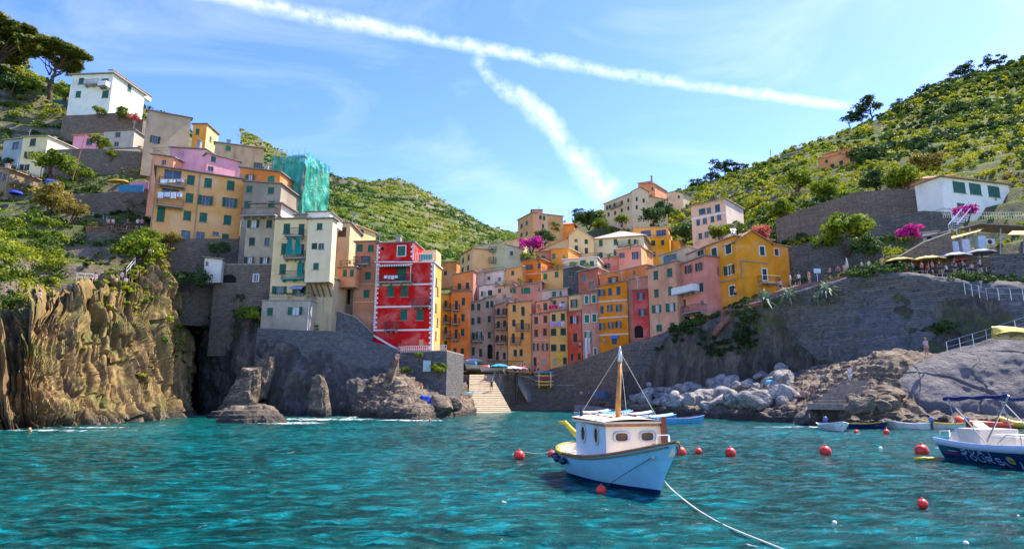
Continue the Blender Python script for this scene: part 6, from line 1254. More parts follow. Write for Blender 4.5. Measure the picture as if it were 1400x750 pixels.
# agaves on the right wall
L_AGAVE = leaf('agave_leaves', [(.1, (.07, .12, .09)), (.5, (.17, .24, .18)), (.9, (.32, .38, .28))], .1)
def agave(px, py, D, R_, label, seed):
    r = random.Random(seed); b = P(px, py, D); m = MB(); k = 46
    for i in range(k):
        a = r.uniform(0, 6.28); el = r.uniform(-.5, 1.2); L = R_*r.uniform(.8, 1.2); d = Vector((math.cos(a)*math.cos(el), math.sin(a)*math.cos(el), math.sin(el))); s = Vector((-math.sin(a), math.cos(a), 0)); w0 = R_*.05
        p1 = d*L*.5+Vector((0, 0, .12*L)); p2 = d*L+Vector((0, 0, -.18*L)); m.add([tuple(-s*w0), tuple(s*w0), tuple(p1+s*w0*1.2), tuple(p1-s*w0*1.2), tuple(p2)], [(0, 1, 2, 3), (3, 2, 4)])
    o = m.build('agave', L_AGAVE, None, loc=b); at = o.data.attributes.new('tint', 'FLOAT', 'POINT'); at.data.foreach_set('value', np.random.default_rng(seed).random(len(o.data.vertices)).astype(np.float32)*.5+.3)
    return tag(o, label, 'agave')
agave(1046, 412, 81.5, 2.3, 'largest pale agave spilling over the wall under the orange gable house', 1); agave(1078, 407, 80.5, 1.9, 'second agave on the cliff wall, right of the largest agave', 2); agave(1130, 400, 78, 2.2, 'blue-green agave on the cliff below the walkers', 3); agave(1118, 410, 78.5, 1.5, 'small agave crouching left of the blue-green agave', 4)

for i, (px, py, D, R_, lab) in enumerate([(762, 366, 118.5, .7, 'potted shrub on the terrace over the peach-yellow house'), (785, 364, 116.8, .8, 'leafy pots on the grey stone block terrace'), (803, 366, 114.5, .8, 'green climber on the dark rose terraced house'), (712, 386, 118, .8, 'vine over the terrace of the green-shuttered pink house'), (690, 390, 118.5, .6, 'pots on the lilac-pink house terrace'), (735, 354, 125, .8, 'plants on the roof terrace of the deep orange house'), (832, 352, 127.5, .8, 'plants on the low rose-red terrace'), (862, 338, 124.5, .6, 'pots in front of the rosy terrace house roof'), (476, 362, 84.4, .5, 'potted plants on the cluttered brick pink balcony'), (395, 406, 80.8, .5, 'potted plant on the long terrace of the cream balcony house'), (915, 352, 98.6, .6, 'plants on the veranda of the beige top storey'), (738, 426, 111.8, .5, 'plants above the salmon pink house'), (705, 411, 111.8, .5, 'plants on the roof edge of the golden yellow house')]):
    bush(px, py, D, R_, lab, L_HILL, n=12, leafs=60, name='potted_plant', cat='plant')
# ================================================================ BOATS
def hull(L, B, zs, zm, zb_, rake=.5, draft=-.3, stern='round', vee=.5, nst=34, nse=12):
    """returns function (t, s, side) -> point; t 0 stern..1 bow, s 0 keel..1 sheer"""
    def half(t):
        a = (1-max(0, (t-.42)/.58)**2.3)**.85 if t < 1 else 0.0
        b = (1-max(0, (.30-t)/.30)**2.4)**.5 if stern == 'round' else 1-.22*max(0, (.4-t)/.4)**1.5
        return B/2*a*b
    def sheer(t): return zs*(1-t)**2*1.0+zb_*t**2+2*t*(1-t)*(2*zm-(zs+zb_)/2)
    def pt(t, s, sd_=1):
        ex = .35+vee*t**3; w_ = half(t)*(s**ex if s > 0 else 0)*(1+.0*s); zk = draft*(1-max(0, (t-.8)/.2)**2*.2)
        z = zk+(sheer(t)-zk)*s; x = -L/2+L*t+rake*(s-1)*max(0, (t-.5)/.5)**1.5-(.25*(1-s)*-1*max(0, (.15-t)/.15) if stern == 'round' else 0)
        return (x, w_*sd_, z)
    return pt, half, sheer
def build_hull(root, L, B, zs, zm, zb_, mats, rake=.5, stern='round', vee=.5, rail=None, deck=None, deck_drop=.35, wl=.10, railw=.07, railh=.06, nst=36, nse=14, name='hull', thick=.05):
    pt, half, sheer = hull(L, B, zs, zm, zb_, rake, stern=stern, vee=vee)
    V = []; Fc = []; I = []; ts = np.linspace(0, 1, nst+1); ss = np.linspace(0, 1, nse+1)
    for sd_ in (1, -1):
        n0 = len(V)
        for t in ts:
            for s in ss: V.append(pt(t, s, sd_))
        for i in range(nst):
            for j in range(nse):
                a = n0+i*(nse+1)+j; f = (a, a+nse+1, a+nse+2, a+1); Fc.append(f if sd_ < 0 else f[::-1]); I.append(1 if max(V[q][2] for q in f) < wl+.06 else 0)
    if stern != 'round':
        n0 = len(V); 
        for s in ss: V.append(pt(0, s, 1)); V.append(pt(0, s, -1))
        for j in range(nse): Fc.append((n0+2*j, n0+2*j+2, n0+2*j+3, n0+2*j+1)); I.append(0 if j > 2 else 1)
    def inn(t, z): zk = pt(t, 0, 1)[2]; return max(0, abs(pt(t, max(.01, (z-deck_drop-zk)/(z-zk)), 1)[1])-thick)*(1-.75*max(0, (t-.7)/.3))
    for sd_ in (1, -1):
        n0 = len(V)
        for t in ts:
            x, y, z = pt(t, 1, sd_); h = max(0, abs(y)-thick); xx = x*(1-.06/L*2)
            V.append((xx, h*sd_, z)); V.append((xx, inn(t, z)*sd_, z-deck_drop))
        for i in range(nst): a = n0+2*i; Fc.append((a, a+2, a+3, a+1) if sd_ > 0 else (a+1, a+3, a+2, a)); I.append(2)
    o = mobj(name, V, Fc, mats, root, I, True)
    dk = MB()
    for i in range(nst):
        q = []
        for t, sd_ in ((ts[i], 1), (ts[i+1], 1), (ts[i+1], -1), (ts[i], -1)):
            x, y, z = pt(t, 1, sd_); h = inn(t, z)+.004; q.append((x*(1-.06/L*2), h*sd_, z-deck_drop+.02))
        dk.add(q, [(0, 3, 2, 1)])
    dk.build('deck', deck or mats[2], root)
    def rail_mesh(t0, t1, mat, nm='gunwale', n=40, both=(1, -1)):
        m = MB()
        for sd_ in both:
            n0 = len(m.V); V = []
            for k in range(n+1):
                t = t0+(t1-t0)*k/n; x, y, z = pt(t, 1, sd_); o_ = .03*sd_; hi = abs(y)
                for dy, dz in ((.03, -railh*.6), (.03, railh*.5), (-railw, railh*.5), (-railw, -.003)): V.append((x+(.03 if t > .97 else 0)-(.03 if t < .03 else 0), max(0, hi+dy)*sd_ if hi+dy > 0 else 0, z+dz))
            Fc = [(4*k+j, 4*k+(j+1) % 4, 4*k+4+(j+1) % 4, 4*k+4+j) for k in range(n) for j in range(4)]+[(0, 1, 2, 3), (4*n, 4*n+3, 4*n+2, 4*n+1)]
            m.add(V, Fc)
        return m.build(nm, mat, root, True)
    if rail: rail_mesh(0 if not isinstance(rail, tuple) else .0, 1, rail)
    return pt, sheer, rail_mesh
def dirz(dx, dy): return math.atan2(dy, dx)
M_HB = plain('sky_blue_paint', (.13, .43, .66), .35, .12, scale=1.2, spec=.5); M_NAVY = plain('navy_antifouling', (.006, .02, .09), .5, .1); M_BCREAM = plain('cream_boat_paint', (.72, .62, .48), .4, .05, spec=.5)
M_BCREAM_SHADE = plain('shaded_cream_boat_paint', (.46, .56, .66), .4, .06); M_VARN = plain('varnished_wood', (.36, .13, .035), .35, .25, scale=6, spec=.5); M_MAST = plain('varnished_mast', (.55, .22, .04), .35, .2, scale=5, spec=.5)  # bluish tone holds the shade of the cabin sides; their paint is cream
M_YEL = plain('yellow_paint', (.74, .47, .02), .4, .1); M_ROPE = plain('rope', (.52, .47, .38), .9, .1); M_RED = plain('red_plastic', (.72, .03, .015), .4, .1, spec=.5); M_NFEN = plain('navy_fender', (.01, .02, .06), .4, .1)
def hullmat(nm, c, c2, zc):
    m, t, b = newmat(nm); g = t.n('ShaderNodeTexCoord'); s = t.n('ShaderNodeSeparateXYZ'); t.l(g.outputs['Object'], s.inputs[0]); n = t.noise(g.outputs['Object'], 1.1, 5, .65); n2 = t.noise(t.scale(g.outputs['Object'], (3, 3, .4)), 2.0, 4, .6)
    k = t.ramp(n, [(.3, mul(c, .82)), (.7, mul(c, 1.12))]); k = t.mix(t.m('MULTIPLY', t.m('SUBTRACT', n2, .56), 2.2, clamp=True), k, lerp(c, (.5, .5, .45), .35))
    t.l(t.mix(t.m('LESS_THAN', s.outputs[2], zc), k, c2), b.inputs['Base Color']); b.inputs['Roughness'].default_value = .35; b.inputs['Specular IOR Level'].default_value = .5; return m
bx, by = 3.13, 19.0
hd = dirz(.31, -.951)
boat = empty('boat', (bx, by, 0), hd, label='sky-blue wooden motor boat with cream cabin and short mast, moored in the foreground', cat='boat')
LB = 6.2
pt, sheer, railm = build_hull(boat, LB, 2.4, .92, .78, 1.36, [hullmat('sky_blue_hull', (.22, .51, .71), (.006, .02, .09), .10), hullmat('sky_blue_hull_low', (.22, .51, .71), (.006, .02, .09), .10), M_BCREAM], rake=1.0, vee=.75, deck=M_BCREAM, deck_drop=.34, wl=.05, nst=60, nse=20)
railm(.28, 1, M_VARN); railm(0, .279, M_YEL, 'stern_rail')
# rubbing strake lower than the rail
m = MB()
for sd_ in (1, -1): m.tube([(pt(t, .93, sd_)[0], pt(t, .93, sd_)[1]+.015*sd_, pt(t, .93, sd_)[2]) for t in np.linspace(.01, .985, 40)], .028, 6)
m.build('rubbing_strake', plain('grey_strake', (.2, .16, .13), .6), boat, True)
# cabin: local x forward; front face at x=.75
def cabin():
    xf, xa = 1.0, -1.05; wf, wa = .88, .88; z0 = .62; zf, za = 1.74, 1.82
    m = MB(); pl = [(xa, -wa), (xf, -wf), (xf, wf), (xa, wa)]
    wins = []
    # walls as faces with real openings
    V = []; Fc = []
    def wall(p, q, zt0, zt1, ops, mi):
        p = Vector((*p, 0)); q = Vector((*q, 0)); L = (q-p).length; u = (q-p)/L; n = Vector((u.y, -u.x, 0))
        fn = lambda a, z, d: tuple(p+u*a+n*d+Vector((0, 0, z)))
        us = sorted({0, L, *[v for o in ops for v in (o[0], o[1])]}); zt = min(zt0, zt1)-.02; zs_ = sorted({z0, zt, *[v for o in ops for v in (o[2], o[3])]})
        for i in range(len(us)-1):
            for j in range(len(zs_)-1):
                cu, cz = (us[i]+us[i+1])/2, (zs_[j]+zs_[j+1])/2
                if any(o[0] < cu < o[1] and o[2] < cz < o[3] for o in ops): continue
                for d in (0, -.04):
                    k = len(V); V.extend([fn(us[i], zs_[j], d), fn(us[i+1], zs_[j], d), fn(us[i+1], zs_[j+1], d), fn(us[i], zs_[j+1], d)]); Fc.append(((k, k+1, k+2, k+3) if d == 0 else (k+3, k+2, k+1, k), mi))
        return fn, L
    H = []
    zc = 1.36
    fnF, LF = wall((xf, -wf), (xf, wf), zf, zf, [(.25, .70, zc-.13, zc+.13), (1.06, 1.51, zc-.13, zc+.13)], 0)
    fnS, LS = wall((xa, -wa), (xf, -wf), za, zf, [(.42, .74, zc-.22, zc+.26), (1.32, 1.62, zc-.22, zc+.26)], 1)
    fnP, LP = wall((xf, wf), (xa, wa), zf, za, [(.6, .9, zc-.22, zc+.26), (1.5, 1.8, zc-.22, zc+.26)], 1)
    fnA, LA = wall((xa, wa), (xa, -wa), za, za, [(.6, 1.25, z0+.1, za-.15)], 0)
    cb = mobj('cabin', V, [f for f, _ in Fc], [M_BCREAM, M_BCREAM_SHADE], boat, [i for _, i in Fc])
    def ring(fn, a0, a1, zz0, zz1, flat):
        cx, cz = (a0+a1)/2, (zz0+zz1)/2; rx, rz = (a1-a0)/2, (zz1-zz0)/2; n = 32; pw = .62 if flat else 1.0
        def se(t, k): c, s_ = math.cos(t), math.sin(t); return cx+math.copysign(abs(c)**pw, c)*rx*k, cz+math.copysign(abs(s_)**pw, s_)*rz*k
        m = MB(); Vv = []
        for j in range(n):
            t = 2*math.pi*j/n; a_, z_ = se(t, .84); b_, y_ = se(t, 1.18)
            c_, s_ = math.cos(t), math.sin(t); mx = max(abs(c_), abs(s_)); sq = (cx+c_/mx*rx*1.02, cz+s_/mx*rz*1.02)
            Vv += [fn(a_, z_, .006), fn(a_, z_, .035), fn(b_, y_, .035), fn(b_, y_, .004)]
        m.add(Vv, [(4*j+q, 4*((j+1) % n)+q, 4*((j+1) % n)+(q+1) % 4, 4*j+(q+1) % 4) for j in range(n) for q in range(4)])
        fr = m.build('window', plain('porthole_frame', (.5, .47, .44), .4), cb, True)
        # filler between ring and the square opening, then the glass
        m = MB(); Vv = []
        for j in range(n):
            t = 2*math.pi*j/n; a_, z_ = se(t, .9); Vv.append(fn(a_, z_, -.008))
        m.add(Vv, [tuple(range(n))]); m.build('pane', plain('dark_brown_glass', (.09, .035, .02), .12, .3, spec=.8), fr)
        m = MB(); Vv = []
        for j in range(n):
            t = 2*math.pi*j/n; a_, z_ = se(t, .9); c_, s_ = math.cos(t), math.sin(t); mx = max(abs(c_), abs(s_)); Vv += [fn(a_, z_, -.002), fn(cx+c_/mx*rx*1.01, cz+s_/mx*rz*1.01, -.002)]
        m.add(Vv, [(2*j, 2*j+1, 2*((j+1) % n)+1, 2*((j+1) % n)) for j in range(n)]); m.build('surround', M_BCREAM if flat else M_BCREAM_SHADE, fr)
    for a in ((.25, .70), (1.06, 1.51)): ring(fnF, *a, zc-.13, zc+.13, True)
    for a in ((.42, .74), (1.32, 1.62)): ring(fnS, *a, zc-.22, zc+.26, False)
    for a in ((.6, .9), (1.5, 1.8)): ring(fnP, *a, zc-.22, zc+.26, False)
    # brown fascia band and roof
    m = MB(); e = .05
    def quad(pa, pb, za_, zb__, h): 
        m.add([(*pa, za_), (*pb, zb__), (*pb, zb__+h), (*pa, za_+h)], [(0, 1, 2, 3)])
    a, b, c, d = (xa-e, -wa-e), (xf+e, -wf-e), (xf+e, wf+e), (xa-e, wa+e)
    for pa, pb, z_a, z_b in ((a, b, za, zf), (b, c, zf, zf), (c, d, zf, za), (d, a, za, za)): quad(pa, pb, z_a-.10, z_b-.10, .13)
    m.add([(*a, za-.1), (*b, zf-.1), (*c, zf-.1), (*d, za-.1)], [(0, 3, 2, 1)]); m.build('fascia', M_VARN, cb)
    m = MB(); e2 = .10; nx, ny = 10, 10; V = []
    for i in range(nx+1):
        for j in range(ny+1):
            t, s_ = i/nx, j/ny*2-1; x = xa-e2+(xf-xa+2*e2)*t; w_ = (wa+(wf-wa)*t+e2)*s_; V.append((x, w_, za+(zf-za)*t+.034+.07*(1-s_*s_)))
    m.add(V, [(i*(ny+1)+j, (i+1)*(ny+1)+j, (i+1)*(ny+1)+j+1, i*(ny+1)+j+1) for i in range(nx) for j in range(ny)]); k = len(m.V)
    m.box(xa-e2, xf+e2, -wa-e2, wa+e2, zf-.02, zf+.033); ro = m.build('roof', plain('roof_cream', (.68, .56, .40), .5, .08), cb, False)
    m = MB(); m.box(xf+.05, xf+.11, wf-.05, wf+.11, z0+.25, zf+.16); m.build('corner_post', plain('dark_red_wood', (.22, .06, .03), .4, .2), cb)
    m = MB()
    for y in (-.6, .6): m.tube([(xa+.1, y, za+.14), (xf-.1, y, zf+.15)], .015, 5); [m.tube([(x, y, za+.02), (x, y, za+.14)], .012, 4) for x in (-.7, 0, .8)]
    m.build('handrail', M_VARN, cb)
    return cb
cb = cabin()
m = MB(); mx = .25; m.tube([(mx, -.1, 1.75), (mx+.02, -.08, 2.4), (mx+.06, 0, 3.5)], [.085, .078, .055], 10); mast = m.build('mast', M_MAST, boat, True)
m = MB(); m.tube([(mx+.06, 0, 3.5), (mx+.08, 0, 3.8)], [.075, .045], 10); m.tube([(mx+.08, 0, 3.8), (mx+.08, 0, 3.94)], [.05, .02], 8); m.build('mast_cap', M_WHITE, mast, True)
for p in ((-.95, -.8, 1.86), (1.0, -.2, 1.80), (1.1, .75, 1.80)):
    m = MB(); m.tube([(mx+.07, 0, 3.78), p], .010, 4); m.build('stay', M_ROPE, boat)
m = MB(); m.tube([(-.9, -.75, 1.84), (-.9, -.75, 2.08)], .05, 8); m.build('lamp', M_NFEN, boat)
# tiller, fenders, stanchions, bench
m = MB(); m.tube([(-1.75, -.35, .95), (-1.95, -.4, 1.2), (-2.2, -.5, 1.38), (-2.5, -.62, 1.62), (-2.75, -.75, 1.60)], [.10, .10, .085, .07, .045], 10); m.build('tiller', M_YEL, boat, True)
for k, t in enumerate((.03, .115, .20, .29)):
    x, y, z = pt(t, .80, -1); m = MB(); m.lathe([(.02, -.17), (.09, -.13), (.115, 0), (.09, .13), (.02, .17)], 12, 0, (x, y-.12, z-.02), 'x' if k else 'z'); m.tube([(x, y-.1, z+.08), (x, y-.02, z+.30)], .012, 4); m.build('fender', M_NFEN, boat, True)
m = MB()
for y in (-.1, .25): m.tube([(2.35, y, 1.15), (2.4, y, 1.48)], .014, 5)
m.tube([(2.4, .25, 1.48), (2.4, -.1, 1.48)], .012, 5); m.tube([(2.75, .05, 1.25), (2.4, .25, 1.45)], .014, 5); m.build('bow_rail', M_WHITE, boat)
m = MB(); m.box(1.7, 1.95, -.12, .12, .9, 1.05); m.tube([(2.05, 0, .9), (2.05, 0, 1.25)], .05, 8); m.build('bitt', M_VARN, boat)
m = MB(); m.box(-2.4, -2.1, -.7, .7, .66, .72); m.box(-2.1, -1.1, -.88, -.62, .64, .70); m.box(-2.1, -1.1, .62, .88, .64, .70); m.build('bench', M_BCREAM, boat)
m = MB(); fx, fy, fz = pt(.93, .80, -1); m.lathe([(.02, 0), (.07, .01), (.07, .03), (.02, .04)], 10, 0, (fx, fy-.03, fz), 'y'); m.build('hawse', M_METAL, boat)
def b2w(p): c, s_ = math.cos(hd), math.sin(hd); return np.array([bx+p[0]*c-p[1]*s_, by+p[0]*s_+p[1]*c, p[2]])
def rope(pts, label, r=.022, mat=None, name='mooring_rope', n=26):
    pts = [Vector(tuple(map(float, p))) for p in pts]; C = _cr(np.array(pts)[:, None, :], n)[:, 0, :]; m = MB(); m.tube(C, r, 5); return tag(m.build(name, mat or M_ROPE, None, True), label, 'rope')
h0 = b2w((fx, fy-.05, fz+.02))
def WL(px, py, z=.04): x, y = wxy(px, py); return np.array([x*(HC-z)/HC, y*(HC-z)/HC, z])
M_PROPE = plain('pale_rope', (.55, .58, .45), .8, .1)
rope([h0, (h0+WL(930, 672))/2*np.array([1, 1, .55]), WL(945, 690), WL(980, 712), WL(1010, 726), WL(1045, 740), WL(1075, 752)], 'long pale mooring rope from the blue boat bow across the water to the lower right', .019, M_PROPE)
rope([h0+[0, 0, -.02], (h0*.4+WL(800, 664)*.6)*np.array([1, 1, .5]), WL(835, 664, .05)], 'dark slack rope sagging from the blue boat bow toward its side', .012, plain('dark_rope', (.06, .10, .12), .8))
rope([b2w((-2.95, -.4, .8)), (b2w((-2.95, -.4, .8))+WL(716, 617))/2+[0, 0, -.15], WL(716, 617, .1)], 'short rope from the blue boat stern to its red buoy', .012, M_PROPE)
# ---------------- buoys
def buoy(px, py, rpx, label, mat=None, ring=True, squash=1.0):
    x, y = wxy(px, py+rpx*.75); r = rpx*y/F; o = empty('buoy', (x, y, 0), label=label, cat='buoy'); m = MB(); prof = [(.01, -r*.5)]+[(r*math.cos(a), r*.62+r*math.sin(a)*squash) for a in np.linspace(-1.1, 1.45, 12)]+[(.01, r*.62+r*squash)]
    m.lathe(prof, 18); m.build('float', mat or M_RED, o, True)
    if ring:
        m = MB(); m.lathe([(r*.16, r*1.58), (r*.2, r*1.62), (r*.18, r*1.85), (r*.08, r*1.9)], 10); m.build('eye', M_RED if mat is None else mat, o, True)
    return o
for t in [(710, 622, 7.2, 'red buoy with a rope at the left of the blue boat stern'), (754, 620, 5.5, 'red buoy tucked under the blue boat stern fenders'), (822, 669, 6.5, 'red buoy floating in front of the blue boat side'), (931, 617, 7, 'red buoy just right of the blue boat bow'),
          (955, 616, 4.6, 'smaller red buoy, second to the right of the blue boat bow'), (999, 618, 7, 'red buoy alone in the water halfway between the boat bow and the middle buoy'), (1129, 616, 7.4, 'red buoy in the open water below the white speedboat'), (1261, 615, 8.4, 'large red buoy against the stern of the navy tour boat'),
          (1262, 688, 6.5, 'faded red buoy floating nearest the lower right corner'), (1171, 590, 3.2, 'tiny red buoy between the speedboat and the rubber boat'), (1212, 590, 4, 'small red buoy before the white dinghy by the rocks')]: buoy(*t)
for t in [(1204, 612, 2.4, 'small white float right of the middle red buoy'), (1141, 714, 3, 'white float in the lower right water'), (1321, 742, 3.4, 'white float at the bottom edge, right'), (1392, 705, 2, 'tiny white float at the right edge')]: buoy(*t, mat=M_WHITE, ring=False)
x, y = wxy(1264, 628); m = MB(); m.tube([(x-.4, y, .03), (x-.1, y-.15, .08), (x+.2, y+.1, .04), (x+.5, y-.05, .06)], .06, 6); tag(m.build('rope_coil', M_YEL, None, True), 'yellow rope floating under the large red buoy', 'rope')
# ---------------- tour boat
def uvline(m, a, b, fn, w_=.035):
    (u0, z0), (u1, z1) = a, b; d = math.hypot(u1-u0, z1-z0) or 1; nx, nz = -(z1-z0)/d*w_, (u1-u0)/d*w_; ex, ez = (u1-u0)/d*w_*.8, (z1-z0)/d*w_*.8
    m.add([fn(u0-ex+nx, z0-ez+nz), fn(u0-ex-nx, z0-ez-nz), fn(u1+ex-nx, z1+ez-nz), fn(u1+ex+nx, z1+ez+nz)], [(0, 1, 2, 3)])
GLY = {'B': [[(0, 0), (0, 1), (.5, 1), (.62, .8), (.5, .55), (0, .52)], [(.5, .55), (.68, .3), (.55, 0), (0, 0)]], 'O': [[(.35 + .33*math.cos(t), .5+.48*math.sin(t)) for t in np.linspace(0, 2*math.pi, 13)]],
       'A': [[(0, 0), (.33, 1), (.66, 0)], [(.13, .35), (.53, .35)]], 'T': [[(0, 1), (.7, 1)], [(.35, 1), (.35, 0)]], 'U': [[(0, 1), (0, .25), (.15, .02), (.5, .02), (.65, .25), (.65, 1)]],
       'R': [[(0, 0), (0, 1), (.5, 1), (.64, .78), (.5, .52), (0, .5)], [(.3, .5), (.66, 0)]], 'S': [[(.62, .85), (.45, 1), (.15, 1), (.02, .78), (.15, .55), (.5, .46), (.64, .22), (.5, 0), (.12, 0), (0, .16)]]}
pS = np.array(WL(1276, 626, 0)); pM = np.array(WL(1400, 644, 0)); dvec = (pM-pS)/np.linalg.norm(pM-pS); tnv = np.array([-dvec[1], dvec[0], 0])
if tnv[1] < 0: tnv = -tnv
LT = 7.6; BT = 2.5; hdT = math.atan2(dvec[1], dvec[0]); cT = pS+dvec*(LT/2-.05)+tnv*BT*.46
tb = empty('tour_boat', (cT[0], cT[1], 0), hdT, label='navy tour boat with white deck and lettering on its side, cut by the right edge', cat='boat')
M_TN = plain('tour_navy', (.008, .035, .13), .3, .1, spec=.5); M_TW = plain('gelcoat_white', (.66, .66, .66), .35, .04, spec=.5)
ptT, shT, railT = build_hull(tb, LT, BT, .78, .74, 1.1, [M_TN, M_NAVY, M_TW], rake=1.2, stern='transom', vee=.6, deck=M_TW, deck_drop=.25, wl=-.1, nst=40, nse=14)
sgn = -1
m = MB()                                     # broad white sheer band
for sd_ in (1, -1):
    V = []
    for t in np.linspace(0, 1, 41):
        for s_, o_ in ((.80, .012), (.84, .05), (.99, .06), (1.0, .0)): x, y, z = ptT(t, s_, sd_); V.append((x, y+o_*sd_, z+(.06 if s_ >= .99 else 0)))
    m.add(V, [(4*k+j, 4*k+j+1, 4*k+j+5, 4*k+j+4) for k in range(40) for j in range(3)])
m.build('gunwale', plain('tour_band', (.45, .55, .68), .35, .04), tb, True)
def side_pt(u, z):
    t = u/LT; zk = -.3
    s_ = (z-zk)/(shT(t)-zk); x, y, zz = ptT(t, max(.05, s_), sgn); return (x, y-.022, zz)
def write(txt, u0, z0, h, tracking, m, slope=0.0, w_=.028):
    u = u0
    for ch in txt:
        if ch != ' ':
            m = MB()
            for st in GLY[ch]:
                for a, b in zip(st[:-1], st[1:]): uvline(m, (u+a[0]*h*2.0, z0+a[1]*h+slope*(u-u0)), (u+b[0]*h*2.0, z0+b[1]*h+slope*(u-u0)), side_pt, w_)
            m.build('letter', plain('lettering_pale_blue', (.30, .48, .66), .5), tb)
        u += tracking
write('BOAT', 1.55, .36, .20, .44, None, -.01, .02); write('TOURS', 1.45, .11, .20, .42, None, -.01, .02)
m = MB(); cx, cz = 3.8, .2
for k in range(16):
    a, b = math.radians(190+k*10.5), math.radians(190+(k+1)*10.5); uvline(m, (cx+.34*math.cos(a), cz+.28*math.sin(a)+.05), (cx+.34*math.cos(b), cz+.28*math.sin(b)+.05), side_pt, .025)
m.build('emblem_ring', plain('lettering_pale_blue', (.25, .42, .6), .5), tb)
m = MB(); n = 14; m.add([side_pt(cx+.17*math.cos(2*math.pi*k/n), cz+.08+.13*math.sin(2*math.pi*k/n)) for k in range(n)], [tuple(range(n))]); m.build('emblem', plain('emblem_olive', (.35, .38, .16), .6, .5, scale=9), tb)
m = MB()
for za in (.37,): 
    for k in range(6): uvline(m, (.65+k*.1, za), (.73+k*.1, za), side_pt, .014)
m.build('registration', plain('reg_pale', (.5, .6, .66), .5), tb); m = MB(); uvline(m, (.3, .27), (1.25, .25), side_pt, .012); m.build('pinstripe', plain('pinstripe', (.5, .06, .06), .5), tb)
M_SEAT = plain('cream_seat', (.66, .58, .48), .55, .05)
def seatbox(x0, x1, y0, y1, z0, z1, name='seat'):
    m = MB(); b_ = .07; m.box(x0, x1, y0, y1, z0, z1-b_); m.add([(x0, y0, z1-b_), (x1, y0, z1-b_), (x1, y1, z1-b_), (x0, y1, z1-b_), (x0+b_, y0+b_, z1), (x1-b_, y0+b_, z1), (x1-b_, y1-b_, z1), (x0+b_, y1-b_, z1)], [(4, 5, 6, 7), (0, 1, 5, 4), (1, 2, 6, 5), (2, 3, 7, 6), (3, 0, 4, 7)]); return m.build(name, M_SEAT, tb)
m = MB(); x0 = -LT/2+.3; m.poly_prism([(x0+.1, .6), (x0+1.9, .6), (x0+1.9, 1.25), (x0+.75, 1.25), (x0+.45, 1.05)], -.75, .75); m.build('sun_pad', M_SEAT, tb)
m = MB(); m.poly_prism([(x0+.9, 1.253), (x0+1.25, 1.253), (x0+.9, 1.45)], -.2, .2); m.build('cushion', M_SEAT, tb)
seatbox(x0+2.4, x0+3.5, -.7, .3, .5, 1.12); seatbox(x0+3.9, x0+4.5, -.55, .55, .5, 1.0, 'console')
m = MB(); m.add([(x0+4.0, -.5, 1.003), (x0+4.0, .5, 1.003), (x0+4.35, .45, 1.42), (x0+4.35, -.45, 1.42), (x0+4.03, -.5, 1.003), (x0+4.03, .5, 1.003), (x0+4.38, .45, 1.42), (x0+4.38, -.45, 1.42)], [(0, 1, 2, 3), (7, 6, 5, 4), (0, 3, 7, 4), (1, 5, 6, 2)]); m.build('windscreen', plain('smoked_screen', (.2, .24, .22), .1, .05, spec=.8), tb)
m = MB(); xb = x0+.7
for y in (-1.05, 1.05):
    m.tube([(xb+1.8, y, .85), (xb+.2, y, 2.35)], .022, 5); m.tube([(xb+.6, y, .85), (xb+.2, y, 2.35)], .018, 5); m.tube([(xb+1.9, y, .85), (xb+3.2, y, 2.5)], .03, 5)
m.tube([(xb+.2, -1.05, 2.35), (xb+.2, 1.05, 2.35)], .022, 5); m.build('bimini_frame', M_METAL, tb)
m = MB(); rr = random.Random(3); m.tube([(xb-.1+k*.23, -1.0+k*.03, 2.36+.02*math.sin(k*1.7)+.008*k) for k in range(13)], [.06+.04*rr.random() for _ in range(13)], 8); m.tube([(xb-.0+k*.23, 1.0+k*.03, 2.36+.015*math.sin(k*1.3)) for k in range(13)], [.07]*13, 7); m.build('folded_canopy', plain('navy_canvas', (.01, .02, .10), .85, .2), tb, True)
m = MB()
for y in (-.5, .5): m.tube([(-LT/2-.35, y, .35), (-LT/2-.3, y, 1.05), (-LT/2+.25, y, 1.1), (-LT/2+.3, y, .7)], .03, 6)
m.box(-LT/2-.45, -LT/2-.02, -.7, .7, .30, .38); m.build('swim_ladder', M_TW, tb, True)
m = MB(); m.tube([(x0+3.2, -1.15, .8), (x0+3.6, -1.1, 1.15), (x0+4.6, -1.1, 1.15), (x0+5.6, -1.0, 1.3)], .018, 5); m.tube([(x0+4.2, -1.1, .8), (x0+4.2, -1.1, 1.15)], .015, 5); m.build('grab_rail', M_METAL, tb, True)
m = MB(); m.tube([(x0+3.6, .6, .8), (x0+3.9, .6, 1.8)], .02, 5); m.tube([(x0+4.7, -.6, .8), (x0+4.5, -.6, 2.0), (x0+5.0, -.3, 2.0), (x0+5.1, -.3, .9)], .02, 5); m.build('arch', M_TW, tb, True)
